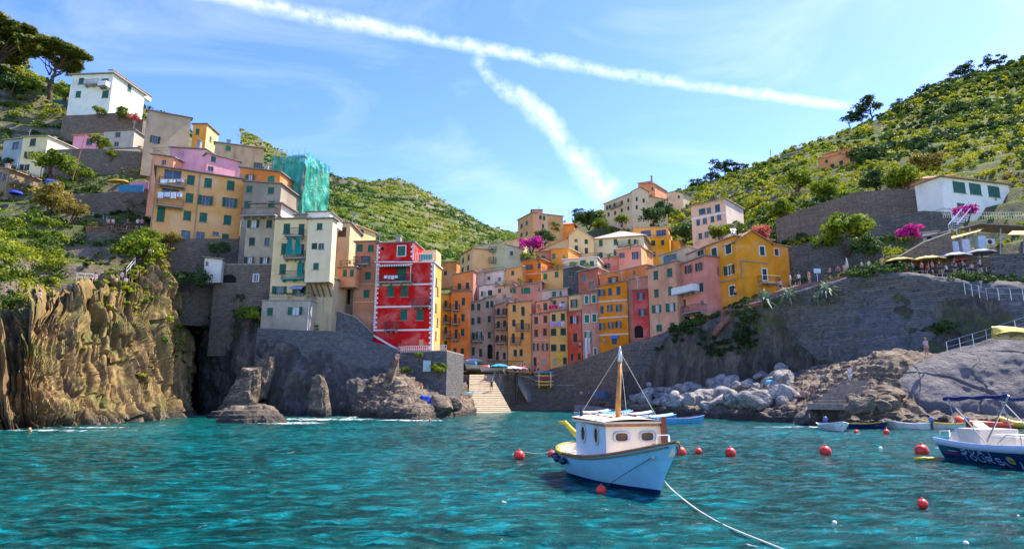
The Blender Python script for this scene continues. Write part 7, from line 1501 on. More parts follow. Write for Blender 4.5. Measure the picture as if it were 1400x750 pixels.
# ---------------- small boats by the rocks and the quay
def rowboat(px, py, ang, L, B, h, hullc, railc, inc, label, name='rowing_boat', extra=None, z=None, Y=None, cat='boat', stern='transom', tilt=0, group=None, cover=None):
    if Y is None: x, y = wxy(px, py)
    else: q = P(px, py, Y); x, y, z = q
    o = empty(name, (x, y, (z or 0)), R(ang), label=label, cat=cat, group=group); o.rotation_euler = (R(tilt), 0, R(ang))
    A_, B_, C_ = plain('boat_'+hullc[0], hullc[1], .45, .1), plain('boat_'+railc[0], railc[1], .45, .1), plain('boat_'+inc[0], inc[1], .6, .12)
    p, sh, rm = build_hull(o, L, B, h*.95, h*.85, h*1.35, [A_, hullc and plain('boat_keel_'+hullc[0], mul(hullc[1], .6), .5), C_], rake=.35, stern=stern, deck=C_, deck_drop=h*.6, nst=18, nse=8, wl=.0)
    rm(0, 1, B_)
    m = MB()
    for t in (-.25, .05, .3): w_ = B*.44*(1-max(0, t)*.9); m.box(L*t-.12, L*t+.12, -w_, w_, h*.6, h*.66)
    m.build('thwart', plain('boat_thwart', (.4, .25, .12), .7), o)
    if cover:
        m = MB(); n = 10; V = []
        for i in range(n+1):
            t = .12+.8*i/n; x_, y_, z_ = p(t, 1, 1)
            for j in range(5): s_ = j/2-1; V.append((x_, abs(y_)*s_*.98, z_+.05+.16*(1-s_*s_)))
        m.add(V, [(5*i+j, 5*i+5+j, 5*i+6+j, 5*i+1+j) for i in range(n) for j in range(4)]); m.build('cover', plain('cover_'+cover[0], cover[1], .8, .15), o, True)
    if extra == 'motor':
        m = MB(); m.lathe([(.02, .0), (.16, .02), (.18, .25), (.12, .40), (.02, .44)], 10, 0, (-L/2-.15, 0, h*1.0)); m.build('outboard_motor', plain('motor_cowl', (.12, .16, .34), .4), o, True); m = MB(); m.box(-L/2-.22, -L/2-.08, -.05, .05, -.2, h*1.0); m.build('motor_leg', M_IRON, o)
    return o
BL = ('blue', (.03, .22, .55)); LBL = ('light_blue', (.10, .42, .68)); WHI = ('white', (.68, .68, .66)); ORR = ('orange', (.66, .2, .03)); YE = ('yellow', (.72, .5, .05)); RE = ('red', (.62, .03, .03)); TQ = ('turquoise', (.02, .4, .45)); CRM = ('cream', (.6, .5, .34)); NAV = ('navy', (.01, .03, .14))
rowboat(930, 579, 8, 4.6, 1.6, .55, LBL, BL, ORR, 'light blue rowing boat with an orange inside, rightmost of the row behind the mast')
rowboat(893, 577, 12, 4.8, 1.6, .55, BL, TQ, WHI, 'blue boat with turquoise rim behind the cabin of the foreground boat', cover=('paleblue', (.3, .45, .62)))
rowboat(868, 573, 16, 4.6, 1.6, .6, WHI, BL, WHI, 'white boat with blue rim moored behind the mast', cover=('white', (.62, .62, .64)))
rowboat(840, 571, 20, 4.8, 1.7, .6, BL, WHI, BL, 'blue covered boat left of the mast', cover=('blue', (.05, .3, .6)))
rowboat(812, 570, 24, 4.6, 1.6, .6, LBL, WHI, WHI, 'pale boat at the left end of the row behind the cabin', cover=('grey', (.5, .52, .56)))
rowboat(878, 562, 14, 4.4, 1.5, .5, RE, WHI, RE, 'red-covered boat showing above the row behind the mast', cover=('red', (.55, .03, .08)), Y=92)
rowboat(905, 564, 12, 4.6, 1.5, .5, TQ, WHI, TQ, 'turquoise boat between the red-covered boat and the rocks', Y=88, cover=('navy', (.02, .05, .16)))
rowboat(1141, 588, -100, 3.6, 1.8, .5, WHI, WHI, NAV, 'white speedboat with a navy inside, moored before the stepped rocks', name='speedboat', extra='motor')
rowboat(1188, 585, -60, 3.0, 1.5, .42, NAV, YE, NAV, 'dark rubber dinghy with yellow straps beside the rocks', name='dinghy', cover=None)
rowboat(1240, 586, 150, 2.9, 1.4, .5, WHI, WHI, WHI, 'white dinghy with a blue outboard motor, left of the two', name='dinghy', extra='motor')
rowboat(1288, 586, 150, 2.9, 1.4, .5, WHI, YE, CRM, 'white dinghy with a cream inside and outboard motor, behind the tour boat stern', name='dinghy', extra='motor')
def inflatable(px, py, ang, L, B, r, mat, label, floor, tip=1.0):
    x, y = wxy(px, py); o = empty('inflatable_boat', (x, y, .05), R(ang), label=label, cat='boat'); m = MB(); pts = []; 
    for t in np.linspace(0, 1, 25):
        a = math.pi*t-math.pi/2; pts.append((L*.2+L*.3*math.cos(a), B*.5*math.sin(a), r+.35*max(0, math.cos(a))**2*tip))
    pts = [(-L*.5, -B*.5, r)]+pts+[(-L*.5, B*.5, r)]; m.tube(pts, [r*.5]+[r]*(len(pts)-2)+[r*.5], 10); m.build('tube', mat, o, True); m = MB(); m.box(-L*.42, L*.3, -B*.45, B*.45, .06, .12); m.build('floor', floor, o); m = MB(); m.box(-L*.42, -L*.38, -B*.42, B*.42, .1, .5); m.build('transom', floor, o)
    return o
inflatable(1347, 586, 150, 3.2, 1.7, .28, plain('orange_red_rubber', (.75, .09, .03), .5, .1, spec=.4), 'orange-red inflatable boat pulled up by the rocks behind the tour boat', plain('red_floor', (.5, .02, .03), .6))
inflatable(1398, 585, 165, 3.0, 1.6, .26, plain('yellow_rubber', (.75, .5, .05), .5, .1), 'yellow inflatable boat at the right edge behind the tour boat', plain('brown_floor', (.3, .2, .08), .6))
rowboat(1180, 580, 10, 2.6, 1.3, .35, YE, NAV, YE, 'small yellow float lying on the shore rocks', name='float_boat', cat='boat')
# boats on land near the piazza, kayak pile, yellow boat
rowboat(652, 503, 170, 4.2, 1.5, .55, WHI, CRM, NAV, 'cream rowing boat parked on the piazza left of the market umbrella', Y=107)
rowboat(637, 498, 160, 4.0, 1.5, .5, LBL, WHI, NAV, 'light blue rowing boat at the left end of the piazza', Y=108.5)
rowboat(672, 506, 175, 4.2, 1.5, .55, WHI, RE, RE, 'white rowing boat with a red rim under the market umbrella', Y=106)
rowboat(640, 540, 60, 3.2, 1.3, .45, WHI, LBL, LBL, 'small white and light blue boat beside the slipway', Y=97)
rowboat(1385, 452, 22, 5.4, 1.3, .5, YE, YE, CRM, 'upturned yellow boat lying on the slab rock path at the right edge', Y=50, tilt=160, stern='round')
def kayak(px, py, Y, ang, L, c, label):
    q = P(px, py, Y); o = empty('kayak', q, R(ang), label=label, cat='kayak', group='kayaks stacked on the quay wall'); m = MB(); n = 16
    V = []; k = 12
    for i in range(n+1):
        t = i/n*2-1; w_ = .36*(1-abs(t)**2.2)+.01; hgt = .18*(1-abs(t)**3)+.02
        for j in range(k): a = 2*math.pi*j/k; V.append((t*L/2, math.cos(a)*w_, math.sin(a)*hgt+.12*abs(t)**3))
    m.add(V, [(i*k+j, i*k+(j+1) % k, (i+1)*k+(j+1) % k, (i+1)*k+j) for i in range(n) for j in range(k)]); m.build('hull', plain('kayak_'+label.split()[0], c, .4, .08), o, True)
    m = MB(); m.lathe([(.02, .0), (.26, .0), (.28, .03), (.2, .04), (.02, .02)], 12, 0, (0, 0, .17), sq=(1.6, .8)); m.build('cockpit', M_DARK, o); return o
for k, (py, c, nm) in enumerate([(526, (.72, .38, .02), 'orange-yellow kayak at the bottom of the stack on the quay'), (521.5, (.70, .5, .05), 'yellow kayak second from the bottom of the stack'), (517.5, (.55, .03, .10), 'crimson kayak in the middle of the stack'), (513.5, (.70, .42, .03), 'amber kayak above the crimson one in the stack'), (509, (.02, .28, .34), 'teal kayak on top of the stack on the quay')]):
    kayak(745, py, 106.6, 2, 3.4 if k else 3.2, c, nm)
m = MB(); q = P(745, 527, 106.6)
for dx in (-1, 1): m.box(q[0]+dx-.04, q[0]+dx+.04, q[1]-.45, q[1]-.38, q[2]-.3, q[2]+2.3); m.box(q[0]+dx-.04, q[0]+dx+.04, q[1]+.38, q[1]+.45, q[2]-.3, q[2]+2.3)
tag(m.build('rack', M_METAL), 'metal rack holding the stacked kayaks', 'rack')
# ================================================================ ROCKS
def boulder_mesh(seed):
    import bmesh
    bm = bmesh.new(); bmesh.ops.create_icosphere(bm, subdivisions=4, radius=1); rg = random.Random(seed); V = np.array([v.co[:] for v in bm.verts])
    pl = [(np.array([rg.gauss(0, 1), rg.gauss(0, 1), rg.gauss(0, .8)]), rg.uniform(.55, .85)) for _ in range(9)]
    for n, d in pl: n = n/np.linalg.norm(n); k = V@n; V = V-np.maximum(k-d, 0)[:, None]*n*.92
    V = V*(1+.10*fbm(V*1.8+seed, 4)[:, None]+.03*fbm(V*6+seed, 3)[:, None])
    for v, c in zip(bm.verts, V): v.co = c
    me = bpy.data.meshes.new('boulder'); bm.to_mesh(me); bm.free(); return me
BM_ = [boulder_mesh(i) for i in range(6)]
for b_ in BM_: b_.materials.append(ROCK_PALE)
BM2 = [b_.copy() for b_ in BM_]
for b_ in BM2: b_.materials.clear(); b_.materials.append(ROCK_BROWN)
def boulder(px, py, Y, r, k, label, group=None, brown=False, sc=(1, 1, .75)):
    o = bpy.data.objects.new('boulder', (BM2 if brown else BM_)[k % 6]); COL.objects.link(o); o.location = tuple(P(px, py, Y)); rg = random.Random(k*31+int(px)); o.rotation_euler = (rg.uniform(-.4, .4), rg.uniform(-.4, .4), rg.uniform(0, 6.28)); o.scale = (r*sc[0]*rg.uniform(.85, 1.25), r*sc[1], r*sc[2]*rg.uniform(.8, 1.1))
    return tag(o, label, 'rock', group)
rg = random.Random(5)
def on_surf(G, x0, x1, y0, y1, n, seed):
    x, y = pxof(G); m_ = (x > x0) & (x < x1) & (y > y0) & (y < y1); Q = G[m_]; return Q[np.random.default_rng(seed).integers(0, len(Q), n)]
for i, q in enumerate(on_surf(G_sh, 868, 1078, 505, 562, 110, 3)):
    px, py = proj(q); o = boulder(px, py, q[1], rg.uniform(.6, 1.5), i, 'pale grey angular boulder in the heap at the foot of the right cliff', 'boulder heap below the right cliff'); o.location.z += rg.uniform(.1, .9)
for i in range(46):
    px = rg.uniform(1195, 1420); py = rg.uniform(566, 583); Y = 50+(583-py)*.3
    boulder(px, py, Y, rg.uniform(.35, .95), i, 'dark low rock at the waterline below the smooth slab', 'waterline rocks below the slab', True)
for i in range(24):
    px = rg.uniform(1165, 1240); py = rg.uniform(515, 560); Y = 46+(562-py)*.35
    boulder(px, py, Y, rg.uniform(.6, 1.3), i+3, 'rough boulder beside the shore steps near the smooth slab', 'boulders beside the shore steps', True)
for i, (px, py, Y, r, lab) in enumerate([(975, 557, 77, 2.4, 'golden boulder at the waterline right of the light blue boat'), (1010, 566, 74, 1.9, 'second golden boulder at the waterline, with a pale top'), (600, 556, 71, 1.7, 'large light boulder on the harbour mouth rocks'), (572, 562, 69, 1.5, 'dark boulder beside the large light harbour boulder'), (618, 554, 74, 1.3, 'small tawny boulder beside the slipway foot'),
        (1090, 562, 60, 1.6, 'wide flat dark rock at the foot of the shore steps'), (1110, 574, 55, 1.5, 'low brown rock at the waterline left of the speedboat')]): boulder(px, py, Y, r, i, lab, None, True)
# rocky islet and reef with foam
def reef(cpx, cpy, rx, ry, hgt, label, seed, kind='rock', mat=None, tall=False):
    x, y = wxy(cpx, cpy); nu, nv = 90, 46; U, Vv = np.meshgrid(np.linspace(0, 2*np.pi, nu), np.linspace(0, 1, nv)); r = (1-Vv); q = 1+.22*fbm(np.stack([np.cos(U)*1.3, np.sin(U)*1.3, U*0+seed], 2), 3)
    X = np.cos(U)*r**.8*rx*q; Y = np.sin(U)*r**.8*ry*q; p = np.stack([X+seed*7, Y, X*0], 2); Z = -.9+(hgt+.9)*(1-r**(3.0 if not tall else 2.2))*(1+.5*fbm(p*.35, 4))+.35*ridged(p*.5, 3)*(1-r**2); k = Z/.4; Z = (np.floor(k)+np.clip((k-np.floor(k))*2.2, 0, 1))*.4*.6+Z*.4
    G = np.stack([X, Y, Z], 2); a = (np.arange(nv-1)[:, None]*nu+np.arange(nu-1)[None, :]).ravel(); o = mobj('rock', G.reshape(-1, 3), np.stack([a, a+1, a+nu+1, a+nu], 1), mat or ROCK_BROWN, None, None, False, (x, y, 0)); return tag(o, label, 'rock')
reef(345, 577, 3.7, 2.2, 1.15, 'flat brown islet rock in the water before the cove', 1); reef(435, 577, 1.9, .8, .22, 'low wet rock in the foam right of the islet', 2); reef(303, 571, 2.0, 1.6, 1.0, 'dark rock at the cove mouth behind the islet', 3, mat=ROCK_GREY)
# leaning golden slabs standing in front of the cove
def slab(px, py, Y, w_, hgt, lean, label, seed, tilt=0.0):
    b = P(px, py, Y); nu, nv = 50, 70; U, Vv = np.meshgrid(np.linspace(0, 2*np.pi, nu), np.linspace(0, 1, nv)); taper = (1-.42*Vv-.15*Vv**3); X = np.sign(np.cos(U))*np.abs(np.cos(U))**.6*w_*taper; Y_ = np.sign(np.sin(U))*np.abs(np.sin(U))**.6*w_*.75*taper; Z = Vv*hgt; X = X+lean*Z; p = np.stack([X*2.2+seed, Y_*2.2, Z*.5+X*.5], 2); d = .30*ridged(p*.8, 4)+.12*fbm(p*2, 3)
    X = X+np.cos(U)*d*w_*.5; Y_ = Y_+np.sin(U)*d*w_*.5; Z = Z+.5*fbm(np.stack([U, Vv*3, U*0+seed], 2), 3)
    V = np.stack([X, Y_, Z], 2).reshape(-1, 3); a = (np.arange(nv-1)[:, None]*nu+np.arange(nu-1)[None, :]).ravel(); Fc = [tuple(f) for f in np.stack([a, a+1, a+nu+1, a+nu], 1)]+[tuple(range((nv-1)*nu, nv*nu-1))]
    return tag(mobj('rock', V, Fc, ROCK_BROWN, None, None, False, b), label, 'rock')
slab(437, 566, 74, 1.25, 4.4, -.10, 'tall ribbed golden rock standing at the right of the cove', 3); slab(322, 568, 76, 2.0, 5.6, .28, 'stepped golden rock outcrop at the left of the cove', 8); slab(345, 545, 78.5, 1.7, 5.0, .3, 'jagged golden rock rising behind the stepped outcrop', 5)
# ================================================================ PEOPLE
def skin_obj(name, pts, edges, rad, mat, parent=None, sub=1):
    me = bpy.data.meshes.new(name); me.from_pydata([tuple(p) for p in pts], edges, []); o = bpy.data.objects.new(name, me); COL.objects.link(o); me.materials.append(mat)
    if parent: o.parent = parent
    md = o.modifiers.new('skin', 'SKIN')
    if not me.skin_vertices: return o
    for i, r in enumerate(rad): me.skin_vertices[0].data[i].radius = (r, r) if not isinstance(r, tuple) else r
    me.skin_vertices[0].data[0].use_root = True
    s = o.modifiers.new('sub', 'SUBSURF'); s.levels = sub; s.render_levels = sub
    return o
SKIN = plain('skin', (.50, .27, .17), .6, .06)
def person(pos, rz, shirt, legs, label, pose='stand', hair=(.06, .035, .02), hat=None, scale=1.0, sl=None, name='person'):
    root = empty(name, pos, rz, label=label, cat='person'); root.scale = (scale,)*3
    hipz = {'stand': .93, 'walk': .92, 'sit': .16, 'bench': .47}.get(pose, .93); dz = hipz-.93
    pel = (0, 0, .93+dz); lean = -.02 if pose in ('stand', 'walk') else -.10
    wst = (0, lean*.5, 1.10+dz); chs = (0, lean, 1.33+dz); nk = (0, lean-.0, 1.50+dz); hd1 = (0, lean-.03, 1.60+dz); hd2 = (0, lean-.035, 1.70+dz)
    P_ = [pel, wst, chs, nk, hd1, hd2]; E = [(0, 1), (1, 2), (2, 3), (3, 4), (4, 5)]; Rd = [(.14, .11), (.125, .10), (.15, .11), .055, .085, .075]
    arm = {'stand': [((.17, 0, 1.42), (.23, .02, 1.15), (.22, -.06, .92)), ((-.17, 0, 1.42), (-.25, .02, 1.16), (-.10, -.22, 1.12))], 'walk': [((.17, 0, 1.42), (.22, .08, 1.16), (.22, -.02, .94)), ((-.17, 0, 1.42), (-.22, -.06, 1.16), (-.2, -.22, 1.0))]}
    a = arm.get(pose, [((.17, -.05, 1.42), (.24, -.02, 1.18), (.2, -.2, 1.05)), ((-.17, -.05, 1.42), (-.24, -.02, 1.18), (-.15, -.25, 1.08))])
    for A_ in a:
        n = len(P_); P_ += [(x, y+lean, z+dz) for x, y, z in A_]; h_ = P_[-1]; P_.append((h_[0], h_[1]-.04, h_[2]-.08)); E += [(2, n), (n, n+1), (n+1, n+2), (n+2, n+3)]; Rd += [.058, .042, .030, .036]
    if pose in ('stand', 'walk'):
        st = .18 if pose == 'walk' else .0; L_ = [((.10, 0, .86), (.11, -st*.6-.01, .48), (.11, -st*.9+.02, .08), (.11, -st-.13, .04)), ((-.10, 0, .86), (-.12, st*.3, .48), (-.12, st*1.2+.02, .10), (-.12, st*1.1-.10, .04))]
    elif pose == 'sit': L_ = [((.10, 0, .12), (.14, -.36, .42), (.13, -.62, .08), (.13, -.74, .05)), ((-.10, 0, .12), (-.15, -.38, .36), (-.14, -.68, .07), (-.14, -.80, .05))]
    else: L_ = [((.10, 0, .47), (.12, -.42, .48), (.12, -.46, .09), (.12, -.58, .05)), ((-.10, 0, .47), (-.12, -.42, .48), (-.13, -.44, .09), (-.13, -.56, .05))]
    for B_ in L_: n = len(P_); P_ += list(B_); E += [(0, n), (n, n+1), (n+1, n+2), (n+2, n+3)]; Rd += [.085, .058, .040, .042]
    skin_obj('body', P_, E, Rd, SKIN, root)
    s = [pel, wst, chs, (0, lean, 1.45+dz)]; sE = [(0, 1), (1, 2), (2, 3)]; sR = [(.155, .125), (.145, .115), (.17, .125), (.10, .08)]
    for A_ in a: n = len(s); q = [(x, y+lean, z+dz) for x, y, z in A_[:2]]; m_ = tuple((q[0][i]+q[1][i])/2 for i in range(3)); s += [q[0], m_]; sE += [(2, n), (n, n+1)]; sR += [.078, .068]
    skin_obj('shirt', s, sE, sR, plain('cloth', shirt, .9, .08), root)
    q = [pel]; qE = []; qR = [(.16, .13)]
    for B_ in L_:
        n = len(q); kn = B_[1]; up = B_[0]; lg = sl if sl else (legs if False else .7); mid = tuple(up[i]+(kn[i]-up[i])*.75 for i in range(3)); q += [up, mid]; qE += [(0, n), (n, n+1)]; qR += [.105, .088]
        if sl == 'long': q += [kn, tuple(kn[i]+(B_[2][i]-kn[i])*.9 for i in range(3))]; qE += [(n+1, n+2), (n+2, n+3)]; qR += [.075, .06]
    skin_obj('trousers' if sl == 'long' else 'shorts', q, qE, qR, plain('cloth', legs, .9, .08), root)
    m = MB(); c = Vector(hd2); prof = [(.10, -.08), (.112, -.02), (.105, .05), (.07, .10), (.01, .12)]; m.lathe(prof, 12, 0, (c.x, c.y+.018, c.z+.005)); m.build('hair' if not hat else 'hat', plain('hair', hair, .8, .2) if not hat else plain('hat', hat, .8, .1), root, True)
    if hat: 
        m = MB(); m.lathe([(.02, -.01), (.19, -.03), (.20, -.02), (.02, .0)], 14, 0, (c.x, c.y, c.z+.03)); m.build('brim', plain('hat', hat, .8, .1), root, True)
    return root
def gz(G, px, py):          # surface point of a sheet nearest to a pixel, seen from the front
    x, y = pxof(G); d = (x-px)**2+(y-py)**2; near = np.where(d < d.min()+30, G[..., 1], 1e9); k = np.argmin(np.where(d < d.min()+3, d*5+G[..., 1]*.05, 1e9)); return G.reshape(-1, 3)[k]
WH = (.72, .72, .72); PKc = (.62, .24, .3); NV = (.03, .05, .12); RDc = (.6, .04, .05); BKc = (.03, .03, .03); TQc = (.1, .4, .5); KH = (.4, .33, .2)
def PP(px, py, Y, *a, **k): return person(P(px, py, Y), *a, **k)
# named viewpoints: pixel of the feet, depth, facing
PP(1163, 525, 60.0, .3, (.55, .66, .72), (.6, .6, .66), 'person in pale long clothes standing at the top of the shore steps', 'stand', sl='long')
PP(1267.5, 488.5, 56.5, .1, (.55, .42, .5), (.4, .2, .2), 'person in a pinkish top standing on the crest of the smooth slab', 'stand', hair=(.4, .22, .08))
PP(1196, 504, 62, .8, (.6, .12, .2), NV, 'person in pink sitting left of two at the top of the shore steps', 'sit'); PP(1208, 500, 63, .5, BKc, (.3, .2, .15), 'dark-dressed person sitting right of two at the top of the shore steps', 'sit')
PP(1119, 522, 68, -.3, (.7, .7, .7), BKc, 'person in white sitting below the cliff, left of the dark one', 'sit'); PP(1134, 524, 66, .2, BKc, NV, 'person in black sitting below the cliff, right of the white one', 'sit')
PP(1086, 556, 61, .5, (.6, .5, .6), NV, 'person in a pale top crouching at the left of the rock steps trio', 'sit'); PP(1098, 556, 60, .0, (.45, .2, .2), BKc, 'person in brown standing in the middle of the rock steps trio', 'walk'); PP(1111, 553, 60.5, -.4, (.25, .12, .12), (.1, .1, .14), 'tall person at the right of the rock steps trio', 'stand', hair=(.2, .05, .03))
PP(912, 545, 92, .4, RDc, NV, 'person in red sitting on the boulders behind the blue boats', 'sit'); PP(930, 540, 92, -.2, (.05, .06, .1), BKc, 'dark figure beside the person in red on the boulders', 'stand')
PP(672, 541-8+1, 99.5, .2, BKc, BKc, 'person in black walking down the slipway', 'walk')
PP(663.5, 526, 102.5, -.3, (.72, .6, .62), RDc, 'person in white and pink at the top of the slipway', 'walk')
pg = [(684, 514, WH), (690, 513, NV), (697, 513, RDc), (704, 512, (.2, .1, .3)), (711, 511, PKc), (717, 511, WH), (724, 512, (.15, .25, .5)), (731, 512, RDc), (700, 510, BKc), (736, 511, (.6, .4, .2)), (679, 512, (.5, .1, .1))]
for i, (px, py, c) in enumerate(pg): PP(px, py, 105.5+i % 3*.9+(px-684)*.03, i*1.3, c, [NV, BKc, KH][i % 3], ['person in white at the left of the piazza crowd', 'person in navy beside the market umbrella', 'person in red under the market umbrella', 'person in purple in the piazza crowd', 'person in rose pink in the piazza crowd', 'person in white in the middle of the quay crowd', 'person in mid blue on the quay', 'person in red at the right of the quay crowd', 'person in black at the back of the piazza crowd', 'person in orange-brown at the right end of the quay crowd', 'person in dark red at the head of the slipway'][i], 'stand' if i % 2 else 'walk')
PP(793, 470+10, 107.5, .2, (.6, .45, .35), NV, 'person leaning by the mauve house door', 'stand'); PP(826, 471, 106.0, .5, (.62, .5, .4), KH, 'person sitting on the lane wall by the rich orange house', 'bench')
PP(784, 541, 103, .2, NV, BKc, 'first of the people sitting on the ramp left of the mast', 'sit'); PP(795, 541, 102, -.3, (.4, .45, .6), NV, 'person in pale blue sitting on the ramp left of the mast', 'sit'); PP(806, 540, 101, .3, (.3, .1, .12), NV, 'person in maroon sitting on the ramp left of the mast', 'sit')
# left cliff people
PP(130, 384, 70.5, .4, (.62, .45, .6), KH, 'lilac-dressed person sitting alone on the left cliff top', 'sit'); PP(158, 389, 72.0, .2, WH, (.5, .3, .35), 'person in white, left of the group on the golden cliff', 'sit'); PP(165, 389, 72.3, -.3, (.66, .5, .55), NV, 'person in pink in the middle of the golden cliff group', 'stand', scale=.95); PP(172, 389, 72.6, .1, (.7, .7, .74), KH, 'person in white, right of the golden cliff group', 'sit')
PP(207, 349, 79.5, 1.2, (.6, .68, .74), WH, 'person in white climbing the path beside the ochre loggia house', 'walk', sl='long'); PP(203, 356, 79, 1.2, (.72, .72, .74), (.3, .3, .4), 'person in white below the climbing walker', 'walk'); PP(209, 344, 80.5, 1, (.2, .3, .6), NV, 'person in blue ahead of the climbing walker', 'walk')
for i, (px, c, l) in enumerate([(147, (.6, .3, .2), 'person in orange at the left of the railing above the cliff'), (153, WH, 'person in white at the railing above the cliff'), (173, RDc, 'person in red at the railing above the cliff'), (187, (.7, .5, .5), 'person in pale pink at the railing above the cliff'), (193, PKc, 'person in rose at the right of the railing above the cliff')]): PP(px, 314, 85.2, i*1.1, c, NV, l, 'stand')
# cliff walk on the right
for i, (px, py, c, l, ps) in enumerate([(1068, 399, (.66, .3, .25), 'person in coral walking by the largest agave', 'walk'), (1081, 391, WH, 'person in white on the cliff walk, left of the pink shirt', 'stand'), (1088, 392, BKc, 'person in black on the cliff walk beside the white shirt', 'walk'), (1093, 390, (.7, .6, .55), 'person in cream on the cliff walk', 'walk'), (1107, 387, (.55, .15, .15), 'person in dark red on the cliff walk', 'stand'), (1136, 382, (.72, .25, .35), 'person in a bright pink shirt on the cliff walk', 'stand'), (1147, 380, (.35, .1, .1), 'person in maroon on the cliff walk', 'walk'), (1156, 378, (.6, .4, .35), 'person beside the closed umbrella on the cliff walk', 'stand'), (1179, 374, WH, 'person in white near the restaurant on the cliff walk', 'walk'), (1189, 373, (.66, .55, .6), 'person in pale lilac near the restaurant on the cliff walk', 'walk'), (1207, 369, (.72, .4, .08), 'person in orange at the end of the restaurant', 'stand'), (1006, 409, (.66, .3, .3), 'person in coral below the orange wing house', 'stand')]):
    PP(px, py, 84.5-(px-1050)*.045, i*.9, c, [NV, KH, BKc][i % 3], l, ps)
# restaurant guests
for i, (px, c) in enumerate([(1240, RDc), (1248, (.3, .3, .5)), (1262, (.66, .12, .1)), (1270, RDc), (1276, (.6, .1, .14)), (1286, BKc), (1296, (.5, .45, .5)), (1306, NV), (1318, (.2, .2, .24)), (1330, (.4, .3, .3)), (1342, (.5, .5, .55))]):
    PP(px, 377-(px-1240)*.045, 75.5-(px-1240)*.02, i*1.7, c, NV, ['guest in red at the left table under the umbrellas', 'guest in grey-blue at the left table', 'guest in scarlet under the second umbrella', 'guest in red, right of the scarlet guest', 'guest in crimson under the second umbrella', 'guest in black under the third umbrella', 'guest in pale grey under the third umbrella', 'guest in navy behind the red parasol', 'guest in charcoal under the fourth umbrella', 'guest in brown under the fourth umbrella', 'guest in light grey at the right end of the terrace'][i], 'stand' if i % 3 else 'bench')
# harbour mouth people
PP(545, 490, 79.6, .3, (.2, .1, .25), NV, 'dark-dressed person at the foot of the red house', 'stand'); PP(542, 500, 78.8, .5, (.6, .25, .25), (.5, .2, .2), 'person in pink on the stair by the stone bastion', 'walk'); PP(575, 532, 76.6, .2, (.66, .25, .1), (.5, .3, .2), 'sunbather in orange sitting under the stone bastion', 'sit'); PP(625, 562, 80, .2, (.6, .2, .15), RDc, 'person in red crouching by the slipway foot', 'sit'); PP(630, 557, 83, .9, (.62, .35, .28), NV, 'person stooping beside the small white boat', 'stand'); PP(54, 410, 62, 0, (.66, .55, .5), KH, 'person sitting alone on the left headland rocks', 'sit')
for (px, py, l) in ((569, 578, 'swimmer left of two in front of the harbour rocks'), (588, 576, 'swimmer right of two in front of the harbour rocks'), (40, 590, 'swimmer in the foam below the left headland')):
    x, y = wxy(px, py); m = MB(); m.lathe([(.02, -.1), (.10, -.06), (.115, .04), (.10, .14), (.05, .20), (.01, .21)], 12, 0, (0, 0, .1)); m.tube([(-.22, .05, -.05), (0, .05, .0), (.22, .05, -.05)], [.07, .10, .07], 8); tag(m.build('person', SKIN, None, True, (x, y, 0)), l, 'person')
# ================================================================ STREET FURNITURE AND SMALL THINGS
M_UMB = plain('ochre_canvas', (.66, .42, .15), .85, .08); M_UMW = plain('cream_canvas', (.6, .54, .46), .85, .08)
def parasol(px, py, Y, Rr, H, mat, label, closed=False, name='parasol', flat=.24):
    b = P(px, py, Y); o = empty(name, b-np.array([0, 0, H]), label=label, cat='parasol'); m = MB(); m.tube([(0, 0, 0), (0, 0, H)], .035, 6); m.build('pole', M_METAL, o)
    m = MB(); n = 8; V = [(0, 0, H)]
    if closed: m.lathe([(.04, H-1.5), (.16, H-1.4), (.12, H-.5), (.03, H)], 10)
    else:
        for ring, (rr, zz) in enumerate(((.5, .10), (1, flat*Rr), (1.0, flat*Rr+.14))):
            for j in range(n*2): a = 2*math.pi*j/(n*2); k = Rr*rr*(1 if j % 2 == 0 else .95); V.append((math.cos(a)*k, math.sin(a)*k, H-zz-(.04 if j % 2 else 0)))
        q = n*2; Fc = [(0, 1+j, 1+(j+1) % q) for j in range(q)]+[(1+r*q+j, 1+(r+1)*q+j, 1+(r+1)*q+(j+1) % q, 1+r*q+(j+1) % q) for r in (0, 1) for j in range(q)]; m.add(V, Fc)
    m.build('canopy', mat, o); return o
parasol(1229, 352, 77.5, 1.75, 2.4, M_UMB, 'ochre restaurant umbrella at the left end of the row'); parasol(1268, 350, 77, 2.0, 2.5, M_UMB, 'ochre restaurant umbrella, second in the row'); parasol(1304, 345.5, 76.5, 1.9, 2.5, M_UMW, 'cream restaurant umbrella, third in the row'); parasol(1338, 341, 76, 1.8, 2.5, plain('grey_canvas', (.36, .36, .42), .85), 'grey-white restaurant umbrella at the right end of the row')
parasol(1314, 353, 75.4, .7, 2.2, plain('red_canvas', (.6, .03, .03), .8), 'small red parasol under the cream restaurant umbrella'); parasol(1157, 352, 80, .5, 2.6, M_UMW, 'closed cream umbrella on the cliff walk', closed=True)
parasol(683, 497, 104.5, 1.6, 2.4, plain('blue_canvas', (.03, .32, .5), .8), 'blue market umbrella at the head of the slipway'); parasol(701, 500, 104.8, 1.5, 2.3, plain('white_canvas', (.66, .66, .68), .8), 'white market umbrella right of the blue one'); parasol(712, 501, 106, 1.2, 2.2, plain('rose_canvas', (.5, .16, .3), .8), 'rose market umbrella at the right of the white one'); parasol(647, 489.5, 111, 1.7, 2.3, plain('pale_grey_canvas', (.5, .5, .55), .8), 'pale grey canopy on the piazza left of the market umbrellas')
